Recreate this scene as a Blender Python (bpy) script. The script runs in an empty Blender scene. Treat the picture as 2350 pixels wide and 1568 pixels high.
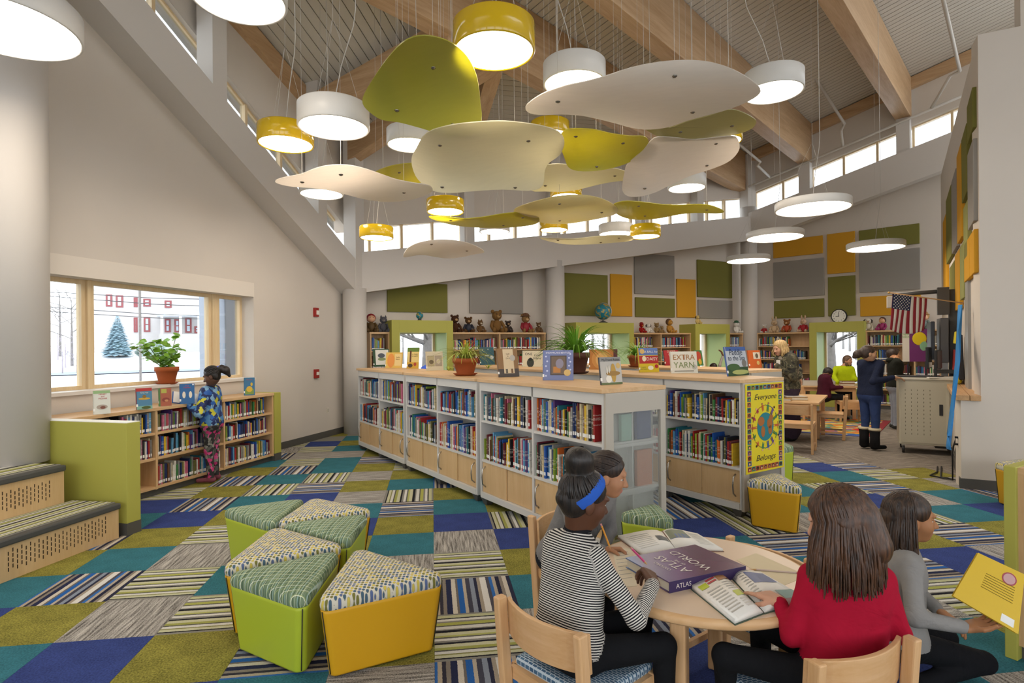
import bpy, math, random
import numpy as np
from mathutils import Matrix, Vector
R = math.radians
sc = bpy.context.scene
col = sc.collection
# ------------------------------------------------------------------ camera (pixel frame 2350 x 1568)
F = 1320.3; HY = 794.2; CX = 1175.0; ROLL = -0.0091; H = 1.55
cam = bpy.data.objects.new('camera', bpy.data.cameras.new('camera')); col.objects.link(cam)
cam.data.sensor_width = 36; cam.data.lens = F / 2350 * 36
cam.data.shift_y = (HY - 784) / 2350
cam.data.clip_start = .05; cam.data.clip_end = 400
cam.matrix_world = Matrix.Translation((0, 0, H)) @ Matrix.Rotation(R(90), 4, 'X') @ Matrix.Rotation(ROLL, 4, 'Z')
sc.camera = cam
# ------------------------------------------------------------------ world: even overcast winter sky
w = bpy.data.worlds.new('overcast_sky'); sc.world = w; w.use_nodes = True
bg = w.node_tree.nodes['Background']
bg.inputs['Color'].default_value = (.93, .965, 1, 1); bg.inputs['Strength'].default_value = 3.2
LAMP = 15.0                      # strength of every pendant diffuser
sc.view_settings.view_transform = 'Standard'; sc.view_settings.look = 'None'
sc.view_settings.exposure = 0.16; sc.view_settings.gamma = 1.0; sc.view_settings.use_curve_mapping = False
sc.cycles.max_bounces = 5; sc.cycles.diffuse_bounces = 3; sc.cycles.glossy_bounces = 2; sc.cycles.transmission_bounces = 4; sc.cycles.transparent_max_bounces = 8; sc.cycles.use_light_tree = False
sc.cycles.sample_clamp_indirect = 6
rnd = random.Random(7)
# ------------------------------------------------------------------ geometry of sight lines
c_, s_ = math.cos(ROLL), math.sin(ROLL)
def ray(x, y):
    u0, v0 = x - CX, y - HY
    return ((u0 * c_ + v0 * s_) / F, 1.0, -(-u0 * s_ + v0 * c_) / F)
def at(x, y, d):
    r = ray(x, y); return Vector((r[0] * d, d, H + r[2] * d))
def on(x, y, z=0.0):
    r = ray(x, y); d = (z - H) / r[2]; return Vector((r[0] * d, d, z))
def dirv(a): return Vector((math.sin(R(a)), math.cos(R(a)), 0))
class Frame:
    """plan frame: +x along plan direction a (degrees from +Y to +X), +y away from the viewer, z up"""
    def __init__(s, p, a):
        s.a = a; s.rz = R(90 - a); s.o = Vector((p[0], p[1], 0)); s.x = dirv(a); s.y = Vector((-s.x.y, s.x.x, 0))
    def w(s, x, y, z=0.0): return s.o + s.x * x + s.y * y + Vector((0, 0, z))
    def hit(s, px, py, off=0.0):
        """pixel -> (x, z) on the vertical plane y = off of this frame"""
        r = Vector(ray(px, py)); n = s.y; p = s.o + s.y * off
        k = p.dot(n) / r.dot(n); q = r * k
        return ((q - p).dot(s.x), H + q.z)
    def loc(s, p): q = Vector(p) - s.o; return (q.dot(s.x), q.dot(s.y), p[2])
# ------------------------------------------------------------------ materials
def lin(c):
    if isinstance(c, str):
        c = c.lstrip('#'); c = [int(c[i:i + 2], 16) / 255 for i in (0, 2, 4)]
    return tuple(v / 12.92 if v <= .04045 else ((v + .055) / 1.055) ** 2.4 for v in c[:3]) + (1,)
MATS = {}
class NT:
    def __init__(s, name):
        s.m = bpy.data.materials.new(name); s.m.use_nodes = True; s.t = s.m.node_tree
        s.b = s.t.nodes['Principled BSDF']; s.out = s.t.nodes['Material Output']
    def n(s, typ, **kw):
        nd = s.t.nodes.new('ShaderNode' + typ)
        for k, v in kw.items():
            if k in nd.inputs: nd.inputs[k].default_value = v
            else: setattr(nd, k, v)
        return nd
    def l(s, a, b):
        s.t.links.new(a, b)
    def ramp(s, fac, stops, interp='LINEAR'):
        r = s.n('ValToRGB'); cr = r.color_ramp; cr.interpolation = interp
        while len(cr.elements) < len(stops): cr.elements.new(.5)
        for e, (p, c) in zip(cr.elements, stops): e.position = p; e.color = lin(c)
        s.l(fac, r.inputs[0]); return r.outputs[0]
    def mix(s, fac, a, b, blend='MIX'):
        m = s.n('Mix', data_type='RGBA', blend_type=blend)
        for sock, v in ((m.inputs[0], fac), (m.inputs[6], a), (m.inputs[7], b)):
            if hasattr(v, 'links'): s.l(v, sock)
            else: sock.default_value = v
        return m.outputs[2]
    def math(s, op, a, b=None):
        m = s.n('Math', operation=op)
        for i, v in enumerate((a, b)):
            if v is None: continue
            if hasattr(v, 'links'): s.l(v, m.inputs[i])
            else: m.inputs[i].default_value = v
        return m.outputs[0]
    def bump(s, h, dist=.002, st=.5):
        b = s.n('Bump', Strength=st, Distance=dist); s.l(h, b.inputs['Height']); s.l(b.outputs[0], s.b.inputs['Normal'])
    def base(s, c, rough=.6, spec=.4, metal=0):
        if hasattr(c, 'links'): s.l(c, s.b.inputs['Base Color'])
        else: s.b.inputs['Base Color'].default_value = lin(c)
        s.b.inputs['Roughness'].default_value = rough; s.b.inputs['Specular IOR Level'].default_value = spec
        s.b.inputs['Metallic'].default_value = metal
    def obj(s, scale=None):
        tc = s.n('TexCoord'); o = tc.outputs['Object']
        if scale is not None:
            mp = s.n('Mapping'); mp.inputs['Scale'].default_value = scale; s.l(o, mp.inputs[0]); o = mp.outputs[0]
        return o
def M(name, c=None, rough=.6, spec=.4, metal=0, noise=0, nscale=8, **kw):
    if name in MATS: return MATS[name]
    t = NT(name)
    if noise:
        nz = t.n('TexNoise', Scale=nscale, Detail=4.0); t.l(t.obj(), nz.inputs['Vector'])
        d = lin(c); lo = tuple(v * (1 - noise) for v in d[:3]) + (1,); hi = tuple(min(1, v * (1 + noise)) for v in d[:3]) + (1,)
        t.base(t.mix(nz.outputs[0], lo, hi), rough, spec, metal)
    else: t.base(c, rough, spec, metal)
    for k, v in kw.items(): t.b.inputs[k.replace('_', ' ')].default_value = v
    MATS[name] = t.m; return t.m
def C(hexc, rough=.6): return M('paint_' + hexc.lstrip('#'), hexc, rough)
def wood(name, c1, c2, axis=0, scale=1.0, rough=.45):
    t = NT(name); sx = [9.0, 9.0, 9.0]; sx[axis] = .7
    nz = t.n('TexNoise', Scale=2.2 * scale, Detail=6.0, Distortion=.6); t.l(t.obj(sx), nz.inputs['Vector'])
    n2 = t.n('TexNoise', Scale=14.0 * scale, Detail=3.0); t.l(t.obj(sx), n2.inputs['Vector'])
    f = t.mix(.35, nz.outputs[0], n2.outputs[0])
    t.base(t.ramp(f, [(.3, c1), (.7, c2)]), rough); t.bump(n2.outputs[0], .0006, .25)
    MATS[name] = t.m; return t.m
def emis(name, c, st):
    t = NT(name); t.b.inputs['Base Color'].default_value = (.8, .8, .8, 1); t.b.inputs['Emission Color'].default_value = lin(c)
    t.b.inputs['Emission Strength'].default_value = st; MATS[name] = t.m; return t.m
def carpet(name, c, amt=.35):
    t = NT(name); o = t.obj()
    a = t.n('TexNoise', Scale=110.0, Detail=3.0); t.l(o, a.inputs['Vector'])
    b = t.n('TexNoise', Scale=7.0, Detail=3.0); t.l(o, b.inputs['Vector'])
    d = lin(c)
    lo = tuple(v * (1 - amt) for v in d[:3]) + (1,); hi = tuple(v * (1 + amt) for v in d[:3]) + (1,)
    t.base(t.mix(t.ramp(t.mix(.3, a.outputs[0], b.outputs[0]), [(.36, '#000000'), (.64, '#ffffff')]), lo, hi), .95, .1)
    t.bump(a.outputs[0], .004, .6); MATS[name] = t.m; return t.m
def stripes(name, cols, widths):
    """loop-pile stripes varying along the tile's own x (0..0.5 m)"""
    t = NT(name); o = t.obj(); sp = t.n('SeparateXYZ'); t.l(o, sp.inputs[0])
    nz = t.n('TexNoise', Scale=60.0, Detail=2.0); t.l(o, nz.inputs['Vector'])
    x = t.math('MULTIPLY', t.math('ADD', sp.outputs[0], .25), 2.0)
    x = t.math('ADD', x, t.math('MULTIPLY', t.math('SUBTRACT', nz.outputs[0], .5), .012))
    st = []; p = 0; tot = sum(widths)
    for cc, ww in zip(cols, widths): st.append((p / tot, cc)); p += ww
    # colour ramps hold 32 stops
    cl = t.ramp(x, st[:32], 'CONSTANT')
    n2 = t.n('TexNoise', Scale=170.0, Detail=2.0); t.l(o, n2.inputs['Vector'])
    t.base(t.mix(.35, cl, t.mix(n2.outputs[0], (.25, .25, .25, 1), (1, 1, 1, 1)), 'MULTIPLY'), .95, .1)
    t.bump(n2.outputs[0], .004, .6); MATS[name] = t.m; return t.m
def lineated(name, c1, c2, c3):
    t = NT(name); o = t.obj((1, .06, 1))
    a = t.n('TexNoise', Scale=70.0, Detail=3.0); t.l(o, a.inputs['Vector'])
    b = t.n('TexNoise', Scale=150.0, Detail=1.0); t.l(t.obj(), b.inputs['Vector'])
    f = t.mix(.35, a.outputs[0], b.outputs[0])
    t.base(t.ramp(f, [(.36, c1), (.5, c2), (.63, c3)]), .95, .1); t.bump(b.outputs[0], .004, .6)
    MATS[name] = t.m; return t.m
def glassy(name, tint=(.97, .99, 1, 1), gloss=.06):
    t = NT(name); t.t.nodes.remove(t.b)
    tr = t.n('BsdfTransparent', Color=tint); gl = t.n('BsdfGlossy', Roughness=.02); lw = t.n('LayerWeight', Blend=.25)
    mx = t.n('MixShader'); t.l(t.math('MULTIPLY', lw.outputs['Fresnel'], .7), mx.inputs[0]); t.l(tr.outputs[0], mx.inputs[1]); t.l(gl.outputs[0], mx.inputs[2])
    t.l(mx.outputs[0], t.out.inputs[0]); MATS[name] = t.m; return t.m
# ------------------------------------------------------------------ mesh building
class MB:
    def __init__(s): s.v = []; s.f = []; s.mi = []; s.sm = []
    def add(s, vs, fs, mi=0, smooth=False):
        b = len(s.v); s.v += [tuple(p) for p in vs]
        for f in fs: s.f.append(tuple(i + b for i in f)); s.mi.append(mi); s.sm.append(smooth)
        return s
    def box(s, x0, x1, y0, y1, z0, z1, mi=0, T=None):
        v = [(x0, y0, z0), (x1, y0, z0), (x1, y1, z0), (x0, y1, z0), (x0, y0, z1), (x1, y0, z1), (x1, y1, z1), (x0, y1, z1)]
        if T is not None: v = [tuple(T @ Vector(p)) for p in v]
        return s.add(v, [(0, 3, 2, 1), (4, 5, 6, 7), (0, 1, 5, 4), (1, 2, 6, 5), (2, 3, 7, 6), (3, 0, 4, 7)], mi)
    def hexa(s, bot, top, mi=0):
        n = len(bot); v = list(bot) + list(top)
        fs = [tuple(range(n - 1, -1, -1)), tuple(range(n, 2 * n))] + [(i, (i + 1) % n, n + (i + 1) % n, n + i) for i in range(n)]
        return s.add(v, fs, mi)
    def prism_xz(s, poly, y0, y1, mi=0):
        """polygon in (x,z) extruded from y0 to y1"""
        a = [(x, y0, z) for x, z in poly]; b = [(x, y1, z) for x, z in poly]; n = len(poly)
        fs = [tuple(range(n)), tuple(range(2 * n - 1, n - 1, -1))] + [(i, n + i, n + (i + 1) % n, (i + 1) % n) for i in range(n)]
        return s.add(a + b, fs, mi)
    def prism(s, poly, z0, z1, mi=0, smooth=False):
        return s.hexa([(x, y, z0) for x, y in poly], [(x, y, z1) for x, y in poly], mi)
    def tube(s, pts, r, n=8, mi=0, caps=True, smooth=True):
        pts = [Vector(p) for p in pts]; rs = r if isinstance(r, (list, tuple)) else [r] * len(pts)
        vs = []; prev = None
        for i, p in enumerate(pts):
            d = (pts[min(i + 1, len(pts) - 1)] - pts[max(i - 1, 0)])
            d = d.normalized() if d.length > 1e-9 else Vector((0, 0, 1))
            if prev is None:
                a = Vector((1, 0, 0)) if abs(d.x) < .8 else Vector((0, 1, 0)); u = d.cross(a).normalized()
            else:
                u = (prev - d * prev.dot(d)); u = u.normalized() if u.length > 1e-6 else d.orthogonal().normalized()
            prev = u; v = d.cross(u)
            vs += [p + (u * math.cos(2 * math.pi * k / n) + v * math.sin(2 * math.pi * k / n)) * rs[i] for k in range(n)]
        fs = [(i * n + k, i * n + (k + 1) % n, (i + 1) * n + (k + 1) % n, (i + 1) * n + k) for i in range(len(pts) - 1) for k in range(n)]
        s.add(vs, fs, mi, smooth)
        if caps:
            b = len(s.v) - len(vs); m = len(pts) - 1
            s.f.append(tuple(b + k for k in range(n - 1, -1, -1))); s.f.append(tuple(b + m * n + k for k in range(n))); s.mi += [mi, mi]; s.sm += [False, False]
        return s
    def lathe(s, prof, n=24, c=(0, 0, 0), mi=0, smooth=True, caps=True):
        vs = [(c[0] + r * math.cos(2 * math.pi * k / n), c[1] + r * math.sin(2 * math.pi * k / n), c[2] + z) for r, z in prof for k in range(n)]
        fs = [(i * n + k, i * n + (k + 1) % n, (i + 1) * n + (k + 1) % n, (i + 1) * n + k) for i in range(len(prof) - 1) for k in range(n)]
        s.add(vs, fs, mi, smooth)
        if caps:
            b = len(s.v) - len(vs); m = len(prof) - 1
            s.f.append(tuple(b + k for k in range(n - 1, -1, -1))); s.f.append(tuple(b + m * n + k for k in range(n))); s.mi += [mi, mi]; s.sm += [False, False]
        return s
    def ball(s, c, r, n=10, mi=0, T=None):
        r = r if isinstance(r, (list, tuple)) else (r, r, r); vs = []; m = n // 2 + 1
        for i in range(m + 1):
            th = math.pi * i / m
            for k in range(n):
                ph = 2 * math.pi * k / n
                p = Vector((r[0] * math.sin(th) * math.cos(ph), r[1] * math.sin(th) * math.sin(ph), r[2] * math.cos(th)))
                if T is not None: p = T @ p
                vs.append(p + Vector(c))
        fs = [(i * n + k, (i + 1) * n + k, (i + 1) * n + (k + 1) % n, i * n + (k + 1) % n) for i in range(m) for k in range(n)]
        return s.add(vs, fs, mi, True)
    def mesh(s, name, mats):
        me = bpy.data.meshes.new(name); me.from_pydata(s.v, [], s.f)
        for m in (mats if isinstance(mats, (list, tuple)) else [mats]): me.materials.append(m)
        me.polygons.foreach_set('material_index', s.mi); me.polygons.foreach_set('use_smooth', s.sm); me.update(); return me
    def build(s, name, mats, parent=None, loc=None, rz=None, bevel=0, M4=None):
        o = bpy.data.objects.new(name, s.mesh(name, mats)); col.objects.link(o)
        if parent is not None: o.parent = parent
        if loc is not None: o.location = loc
        if rz is not None: o.rotation_euler.z = rz
        if M4 is not None: o.matrix_local = M4
        if bevel:
            b = o.modifiers.new('bevel', 'BEVEL'); b.width = bevel; b.segments = 2; b.limit_method = 'ANGLE'; b.angle_limit = R(40)
        return o
def tag(o, label, cat, group=None, kind=None):
    o['label'] = label
    if cat: o['category'] = cat
    if group: o['group'] = group
    if kind: o['kind'] = kind
    return o
def struct(o): o['kind'] = 'structure'; return o
def thing(name, label, cat, loc=(0, 0, 0), rz=0, group=None):
    o = bpy.data.objects.new(name, None); col.objects.link(o); o.location = loc; o.rotation_euler.z = rz; o.empty_display_size = .05
    return tag(o, label, cat, group)
def inst(me, name, parent=None, loc=(0, 0, 0), rz=0, scale=None, M4=None):
    o = bpy.data.objects.new(name, me); col.objects.link(o)
    if parent is not None: o.parent = parent
    if M4 is not None: o.matrix_local = M4
    else:
        o.location = loc; o.rotation_euler.z = rz
        if scale is not None: o.scale = scale
    return o
def copy_tree(o, parent=None):
    c = o.copy(); col.objects.link(c); c.parent = parent
    for ch in list(o.children): copy_tree(ch, c)
    return c
_txt = {}
def text_mesh(s, mat, size=1.0, depth=.0, align='CENTER', shear=0.0, space=1.0):
    key = (s, mat.name, round(size, 4), align, shear)
    if key in _txt: return _txt[key]
    cu = bpy.data.curves.new('lettering', 'FONT'); cu.body = s; cu.size = size; cu.align_x = align; cu.align_y = 'CENTER'; cu.extrude = depth; cu.shear = shear
    cu.resolution_u = 3; cu.space_character = space
    o = bpy.data.objects.new('lettering', cu)
    me = o.to_mesh().copy(); me.name = 'lettering'; o.to_mesh_clear()
    bpy.data.objects.remove(o); bpy.data.curves.remove(cu); me.materials.clear(); me.materials.append(mat); _txt[key] = me; return me
UP = Matrix.Rotation(R(90), 4, 'X')     # local xy -> xz facing -y
ORD = ['first', 'second', 'third', 'fourth', 'fifth', 'sixth', 'seventh', 'eighth', 'ninth', 'tenth', 'eleventh', 'twelfth']
def ordinal(n):
    if n < 12: return ORD[n]
    n += 1; return '%d%s' % (n, {1: 'st', 2: 'nd', 3: 'rd'}.get(n % 10 if n % 100 not in (11, 12, 13) else 0, 'th'))
# common materials
WALL = M('warm_white_wall_paint', '#d5ccc1', .85, .2, noise=.03, nscale=2)
BEAM = M('white_beam_paint', '#d3cdc6', .7, .3)
MAPLE = wood('pale_maple', '#c9a173', '#dcb98c'); MAPLEZ = wood('pale_maple_upright', '#c9a173', '#dcb98c', 2)
BIRCH = wood('birch_ply', '#cba777', '#d9b98b', 2, .6)
GLULAM = wood('glued_laminated_timber', '#b08c64', '#cfae88', 0, .5)
FRAMEW = wood('window_frame_wood', '#d9bd90', '#e6cfa8', 2)
GREENP = M('lime_green_laminate', '#b0ad50', .55); WMET = M('white_powder_coated_metal', '#d2d0cc', .45, .4)
GREY = M('grey_rubber', '#55534f', .7); DARK = M('dark_plastic', '#2b2b2d', .5); CHROME = M('brushed_steel', '#b9b6b0', .3, .5, 1)
GLASS = glassy('window_glass')
BLACK = M('black_trim', '#17171a', .6); WHITE = M('white_paper', '#ece8df', .8)
# ================================================================== STRUCTURE
LWf = Frame((-3.09, 10.5), 15.0)          # left wall, x = s runs away from the viewer
BKf = Frame((-2.7, 10.75), 62.5)          # back row of columns and shelves
RTf = Frame((6.36, 15.46), 133.0)         # right-hand back wall
RCx = Vector((4.752, 6.095, 0)); UCx = Vector((4.90, 6.017, 0))
RWf = Frame(UCx + dirv(34.3) * 9.0, 214.3)   # panelled right wall (x=9 is the near corner)
RLf = Frame(RCx + dirv(35.4) * 9.0, 215.4)   # its thicker lower part
RRf = Frame(UCx, 117.8)                      # return wall towards the viewer
zbL = lambda s: 2.50 - .505 * s
zbB = lambda u: 2.57 + .17 * u
zbR = lambda v: 4.22 + .245 * v
EAVE_L = lambda s: 5.5 - .29 * s
EAVE_B = lambda u: 5.5 + .113 * u
EAVE_R = lambda v: 6.68 + .235 * v
def S(mb, name, mat, fr, bevel=0):
    return struct(mb.build(name, mat, loc=fr.o, rz=fr.rz, bevel=bevel))
# ---------------- floor slab and carpet tiles
mb = MB(); mb.box(-16, 22, -8, 24, -.3, -.008); floor = struct(mb.build('floor', GREY))
TH = .1377; ia = Vector((math.cos(TH), math.sin(TH), 0)); ja = Vector((math.sin(TH), -math.cos(TH), 0)); TO = Vector((1.55 * -.5641, 1.55 * 4.0586, 0))
OLs = carpet('olive_carpet', '#85803c', .5); TEs = carpet('teal_carpet', '#38707c', .28); BLs = carpet('royal_blue_carpet', '#38467e', .3)
GRs = lineated('grey_lineated_carpet', '#4a4744', '#98948e', '#c4bfb8'); MGs = lineated('warm_grey_lineated_carpet', '#5d5751', '#857d74', '#a59c91')
gs_c = ['#8e8c84', '#26262c', '#c9c8a6', '#8f8e5a', '#d8d6cf', '#5c5a55', '#a3a55a', '#c9c8a6', '#2a2a30', '#8e8c84', '#e0ded8', '#6b6962', '#b4b66c', '#c9c8a6', '#26262c', '#8e8c84', '#d8d6cf', '#5c5a55', '#b0b25e', '#8e8c84', '#dedcd4', '#2a2a30', '#c2c29a', '#8e8c84']
gs_w = [3, 2, 4, 2, 4, 2, 4, 5, 3, 3, 4, 2, 3, 5, 4, 2, 5, 2, 5, 3, 4, 2, 5, 3]
bs_c = ['#3b6fb5', '#b9ac98', '#3c3a45', '#8e857a', '#2e3350', '#d5cdbf', '#77706a', '#2e66b0', '#beb3a2', '#4a4a58', '#8f98a8', '#33354a', '#a89d8e', '#e2dfda', '#55535c', '#3a70b8', '#b5aa9b', '#2c2e44', '#8e857a', '#cfc6b8', '#33354a']
bs_w = [2, 3, 3, 3, 5, 4, 2, 5, 3, 4, 4, 3, 3, 6, 3, 3, 3, 4, 3, 4, 4]
GSs = stripes('green_striped_carpet', gs_c, gs_w); BSs = stripes('blue_striped_carpet', bs_c, bs_w)
TM = {}
for k, m in dict(O=OLs, T=TEs, B=BLs, G=GRs, M=MGs, S=GSs, U=BSs).items():
    mb = MB(); a = .2492
    mb.hexa([(-.25, -.25, -.008), (.25, -.25, -.008), (.25, .25, -.008), (-.25, .25, -.008)], [(-.25, -.25, -.003), (.25, -.25, -.003), (.25, .25, -.003), (-.25, .25, -.003)])
    mb.hexa([(-.25, -.25, -.003), (.25, -.25, -.003), (.25, .25, -.003), (-.25, .25, -.003)], [(-a, -a, 0), (a, -a, 0), (a, a, 0), (-a, a, 0)])
    TM[k] = mb.mesh('carpet_tile', m)
# tile kinds read from the photograph; upper case runs away from the viewer, lower case across
TILES = {(-1, 0): 'S', (0, 0): 'O', (-1, 1): 'u', (0, 1): 'T', (-1, 2): 'O', (0, 2): 'B', (1, 2): 'S', (-1, 3): 'T', (0, 3): 'G', (1, 3): 'B', (-1, 4): 'G', (0, 4): 's', (1, 4): 'O', (0, 5): 'U', (1, 5): 'T', (0, 6): 's', (0, 7): 'U', (-1, 6): 'O', (-1, 7): 'g', (-2, 7): 'T', (-2, 6): 'u', (-1, 5): 's',
         (-1, -1): 'T', (0, -1): 'U', (-1, -2): 'O', (-2, -1): 'O', (-2, 0): 'g', (-2, -2): 'g', (-2, -3): 'O', (-3, -3): 'T', (-3, -4): 'T', (-3, -2): 'S', (-3, -1): 'u', (-3, 0): 'B', (-4, -3): 'U', (-4, -2): 'T', (-4, -1): 'S', (-4, 0): 'T', (-2, -4): 'u', (-3, -5): 'g', (-4, -4): 's', (-4, -5): 'g', (-1, -3): 's', (-1, -4): 'B',
         (-5, 1): 'B', (-5, 2): 'O', (-5, 3): 'T', (-5, 4): 'U', (-5, 5): 'O', (-4, 2): 's', (-4, 3): 'G', (-4, 4): 's', (-4, 5): 'G', (-4, 6): 'B', (-3, 5): 's', (-3, 6): 'O', (-5, 6): 'T', (-6, 1): 'T', (-6, 2): 'U', (-6, 3): 'O', (-6, 4): 'T', (-6, 5): 'B', (-5, 0): 'U', (-6, 0): 'B', (-4, 1): 'O', (-3, 4): 'T', (-3, 7): 'B', (-4, 7): 'T', (-5, -1): 'O', (-5, -2): 'U', (-3, 3): 'G', (-3, 2): 'G', (-2, -5): 'O', (-3, -6): 'T', (-2, -6): 's', (-3, -7): 'O', (-4, -6): 's', (-3, -8): 'T', (-2, -7): 'g', (-3, -9): 'S',
         (4, 2): 'U', (4, 3): 'B', (5, 3): 'S', (4, 4): 'T', (5, 4): 'u', (5, 5): 'T', (4, 5): 's', (6, 5): 'u'}
RIGHT = [(1905, 1066, 'u'), (1945, 1090, 'T'), (2020, 1085, 's'), (1865, 1092, 'O'), (2110, 1105, 'O'), (2000, 1115, 'u'), (1920, 1118, 'S'), (1850, 1130, 'T'), (2190, 1135, 'T'), (2000, 1150, 'B'), (2130, 1135, 'G'), (2270, 1160, 'B'), (2220, 1175, 'T'), (2000, 1190, 'T'), (2290, 1205, 'O'), (2230, 1225, 'u'), (2150, 1245, 'O'), (2200, 1290, 'B'), (2290, 1265, 'G'), (2150, 1300, 'g'), (2180, 1345, 's'), (2210, 1385, 'O'), (2290, 1500, 'T'), (2200, 1500, 'S'), (1620, 1175, 'B'), (1620, 1210, 'T'), (1740, 1205, 'u'), (1790, 1250, 'T'), (1700, 1245, 's'), (1560, 1150, 'U'), (1640, 1160, 'S'), (1640, 1540, 'B')]
def cell(x, y):
    p = on(x, y) - TO; return (math.floor(p.dot(ia) / .5), math.floor(p.dot(ja) / .5))
for x, y, k in RIGHT: TILES.setdefault(cell(x, y), k)
tr = random.Random(5); cells = []
def inside(p):
    return LWf.loc(p)[1] < .2 and BKf.loc(p)[1] < .35 and RTf.loc(p)[1] < .35 and not (RLf.loc(p)[1] > .3 and RRf.loc(p)[1] > .2) and p[1] > .2
for i in range(-12, 24):
    for j in range(-24, 13):
        p = TO + ia * (.5 * i + .25) + ja * (.5 * j + .25)
        if p.y < .5 or not inside(p): continue
        if abs(p.x) > p.y * .92 + .6: continue
        k = TILES.get((i, j))
        if k is None:
            if p.x > 2.5 and p.y > 7.5 - .67 * (p.x - 4.1): k = tr.choice('Mm')
            else:
                opts = [q for q in 'OTBGSUgsuOT' if all((TILES.get(n, '') or '').upper() != q.upper() for n in ((i - 1, j), (i, j - 1), (i + 1, j), (i, j + 1)))]
                k = tr.choice(opts or 'OT')
            TILES[(i, j)] = k
        cells.append((p.y, p, k))
cells.sort(key=lambda c: c[0])
base_rz = TH
far = MB()
for n, (d, p, k) in enumerate(cells):
    rz = base_rz + (R(90) if k.islower() else 0)
    if n < 300: inst(TM[k.upper()], 'carpet_tile', floor, p, rz)
    else:
        T = Matrix.Translation(p) @ Matrix.Rotation(rz, 4, 'Z')
        far.add([T @ Vector(q) for q in ((-.249, -.249, 0), (.249, -.249, 0), (.249, .249, 0), (-.249, .249, 0))], [(0, 1, 2, 3)], 'OTBGMSU'.index(k.upper()))
fo = far.build('carpet_tiles', [OLs, TEs, BLs, GRs, MGs, GSs, BSs], floor); fo['kind'] = 'stuff'; fo['label'] = 'carpet tiles farther away'
# ---------------- left wall with the wide window
ws0, ws1, wz0, wz1 = -5.45, LWf.hit(582.5, 760)[0], 1.13, 2.285
mb = MB()
mb.prism_xz([(-12, 0), (.3, 0), (.3, wz0), (-12, wz0)], 0, .32)
mb.prism_xz([(-12, wz0), (ws0, wz0), (ws0, wz1), (-12, wz1)], 0, .32)
mb.prism_xz([(ws1, wz0), (.3, wz0), (.3, wz1), (ws1, wz1)], 0, .32)
mb.prism_xz([(-12, wz1), (.3, wz1), (.3, zbL(.3) + .57), (-12, zbL(-12) + .57)], 0, .32)
mb.prism_xz([(-12, zbL(-12) + 1.36), (.3, zbL(.3) + 1.36), (.3, EAVE_L(.3) + .3), (-7, EAVE_L(-7) + .6), (-12, EAVE_L(-12) + .9)], .02, .3)
S(mb, 'wall_left', WALL, LWf)
mb = MB(); mb.prism_xz([(-12, zbL(-12)), (-.05, zbL(-.05)), (-.05, zbL(-.05) + .56), (-12, zbL(-12) + .56)], -.35, .01); S(mb, 'trim_1', BEAM, LWf)
mb = MB(); mb.box(-12, .1, -.015, .0, .0, .105); mb.box(-12, .1, -.02, 0, 0, .012); S(mb, 'baseboard_left', GREY, LWf)
wm = MB(); wm.box(ws0, ws1 + .0, -.03, .2, wz0 - .03, wz0 + .006); S(wm, 'trim_2', M('white_sill', '#ded9d2', .5), LWf)
mb = MB(); mb.box(ws0, ws1, -.012, .002, wz1, wz1 + .2); S(mb, 'trim_3', M('header_board', '#e2d9cd', .5), LWf)
win = thing('window_1', 'wide wood framed window above the low bookcase', None, LWf.o, LWf.rz); struct(win)
fy0, fy1 = .2, .27
sx = lambda px: LWf.hit(px, 760, fy0)[0]
edges = [ws0, sx(187), sx(216), sx(481), sx(502), sx(552), ws1 - .03]
def winframe(parent, x0, x1, z0, z1, y0, y1, t=.045, mat=None, gap=.0):
    m = MB(); m.box(x0, x1, y0, y1, z0, z0 + t); m.box(x0, x1, y0, y1, z1 - t, z1); m.box(x0, x0 + t, y0, y1, z0 + t, z1 - t); m.box(x1 - t, x1, y0, y1, z0 + t, z1 - t)
    m.build('window_frame', mat or FRAMEW, parent)
    m = MB(); m.box(x0 + t * .6, x1 - t * .6, (y0 + y1) / 2 - .004, (y0 + y1) / 2 + .004, z0 + t * .6, z1 - t * .6); m.build('pane', GLASS, parent)
a, b, c, d, e, f, g = edges
for x0, x1 in ((a, b + .045), (c - .045, d + .03), (e - .03, f + .03)): winframe(win, x0, x1, wz0, wz1, fy0, fy1)
for x0, x1 in ((b + .045, c - .045), (d + .03, e - .03)):
    m = MB(); m.box(x0, x1, fy0 - .03, fy1, wz0, wz1); m.build('mullion', FRAMEW, win)
m = MB(); m.box(f + .03, ws1, fy0, fy1, wz0, wz1); m.build('jamb', M('white_jamb', '#e4e2df', .6), win)
# ---------------- clerestory glazing
def clerestory(name, fr, z0f, z1f, x0, x1, y, step, label):
    w_ = struct(thing(name, label, None, fr.o, fr.rz)); n = max(1, round((x1 - x0) / step)); q = (x1 - x0) / n
    for k in range(n):
        p0, p1 = x0 + k * q, x0 + (k + 1) * q
        m = MB(); m.prism_xz([(p0, z0f(p0)), (p1, z0f(p1)), (p1, z1f(p1)), (p0, z1f(p0))], y + .02, y + .026); m.build('pane', GLASS, w_)
        t = .035
        m = MB(); m.prism_xz([(p0, z0f(p0)), (p1, z0f(p1)), (p1, z0f(p1) + t), (p0, z0f(p0) + t)], y, y + .06); m.build('bottom_rail', FRAMEW, w_)
        m = MB(); m.prism_xz([(p0, z1f(p0) - t), (p1, z1f(p1) - t), (p1, z1f(p1)), (p0, z1f(p0))], y, y + .06); m.build('top_rail', FRAMEW, w_)
        m = MB(); m.prism_xz([(p0 - .025, z0f(p0)), (p0 + .025, z0f(p0)), (p0 + .025, z1f(p0)), (p0 - .025, z1f(p0))], y - .02, y + .06); m.build('mullion', FRAMEW, w_)
    return w_
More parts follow.
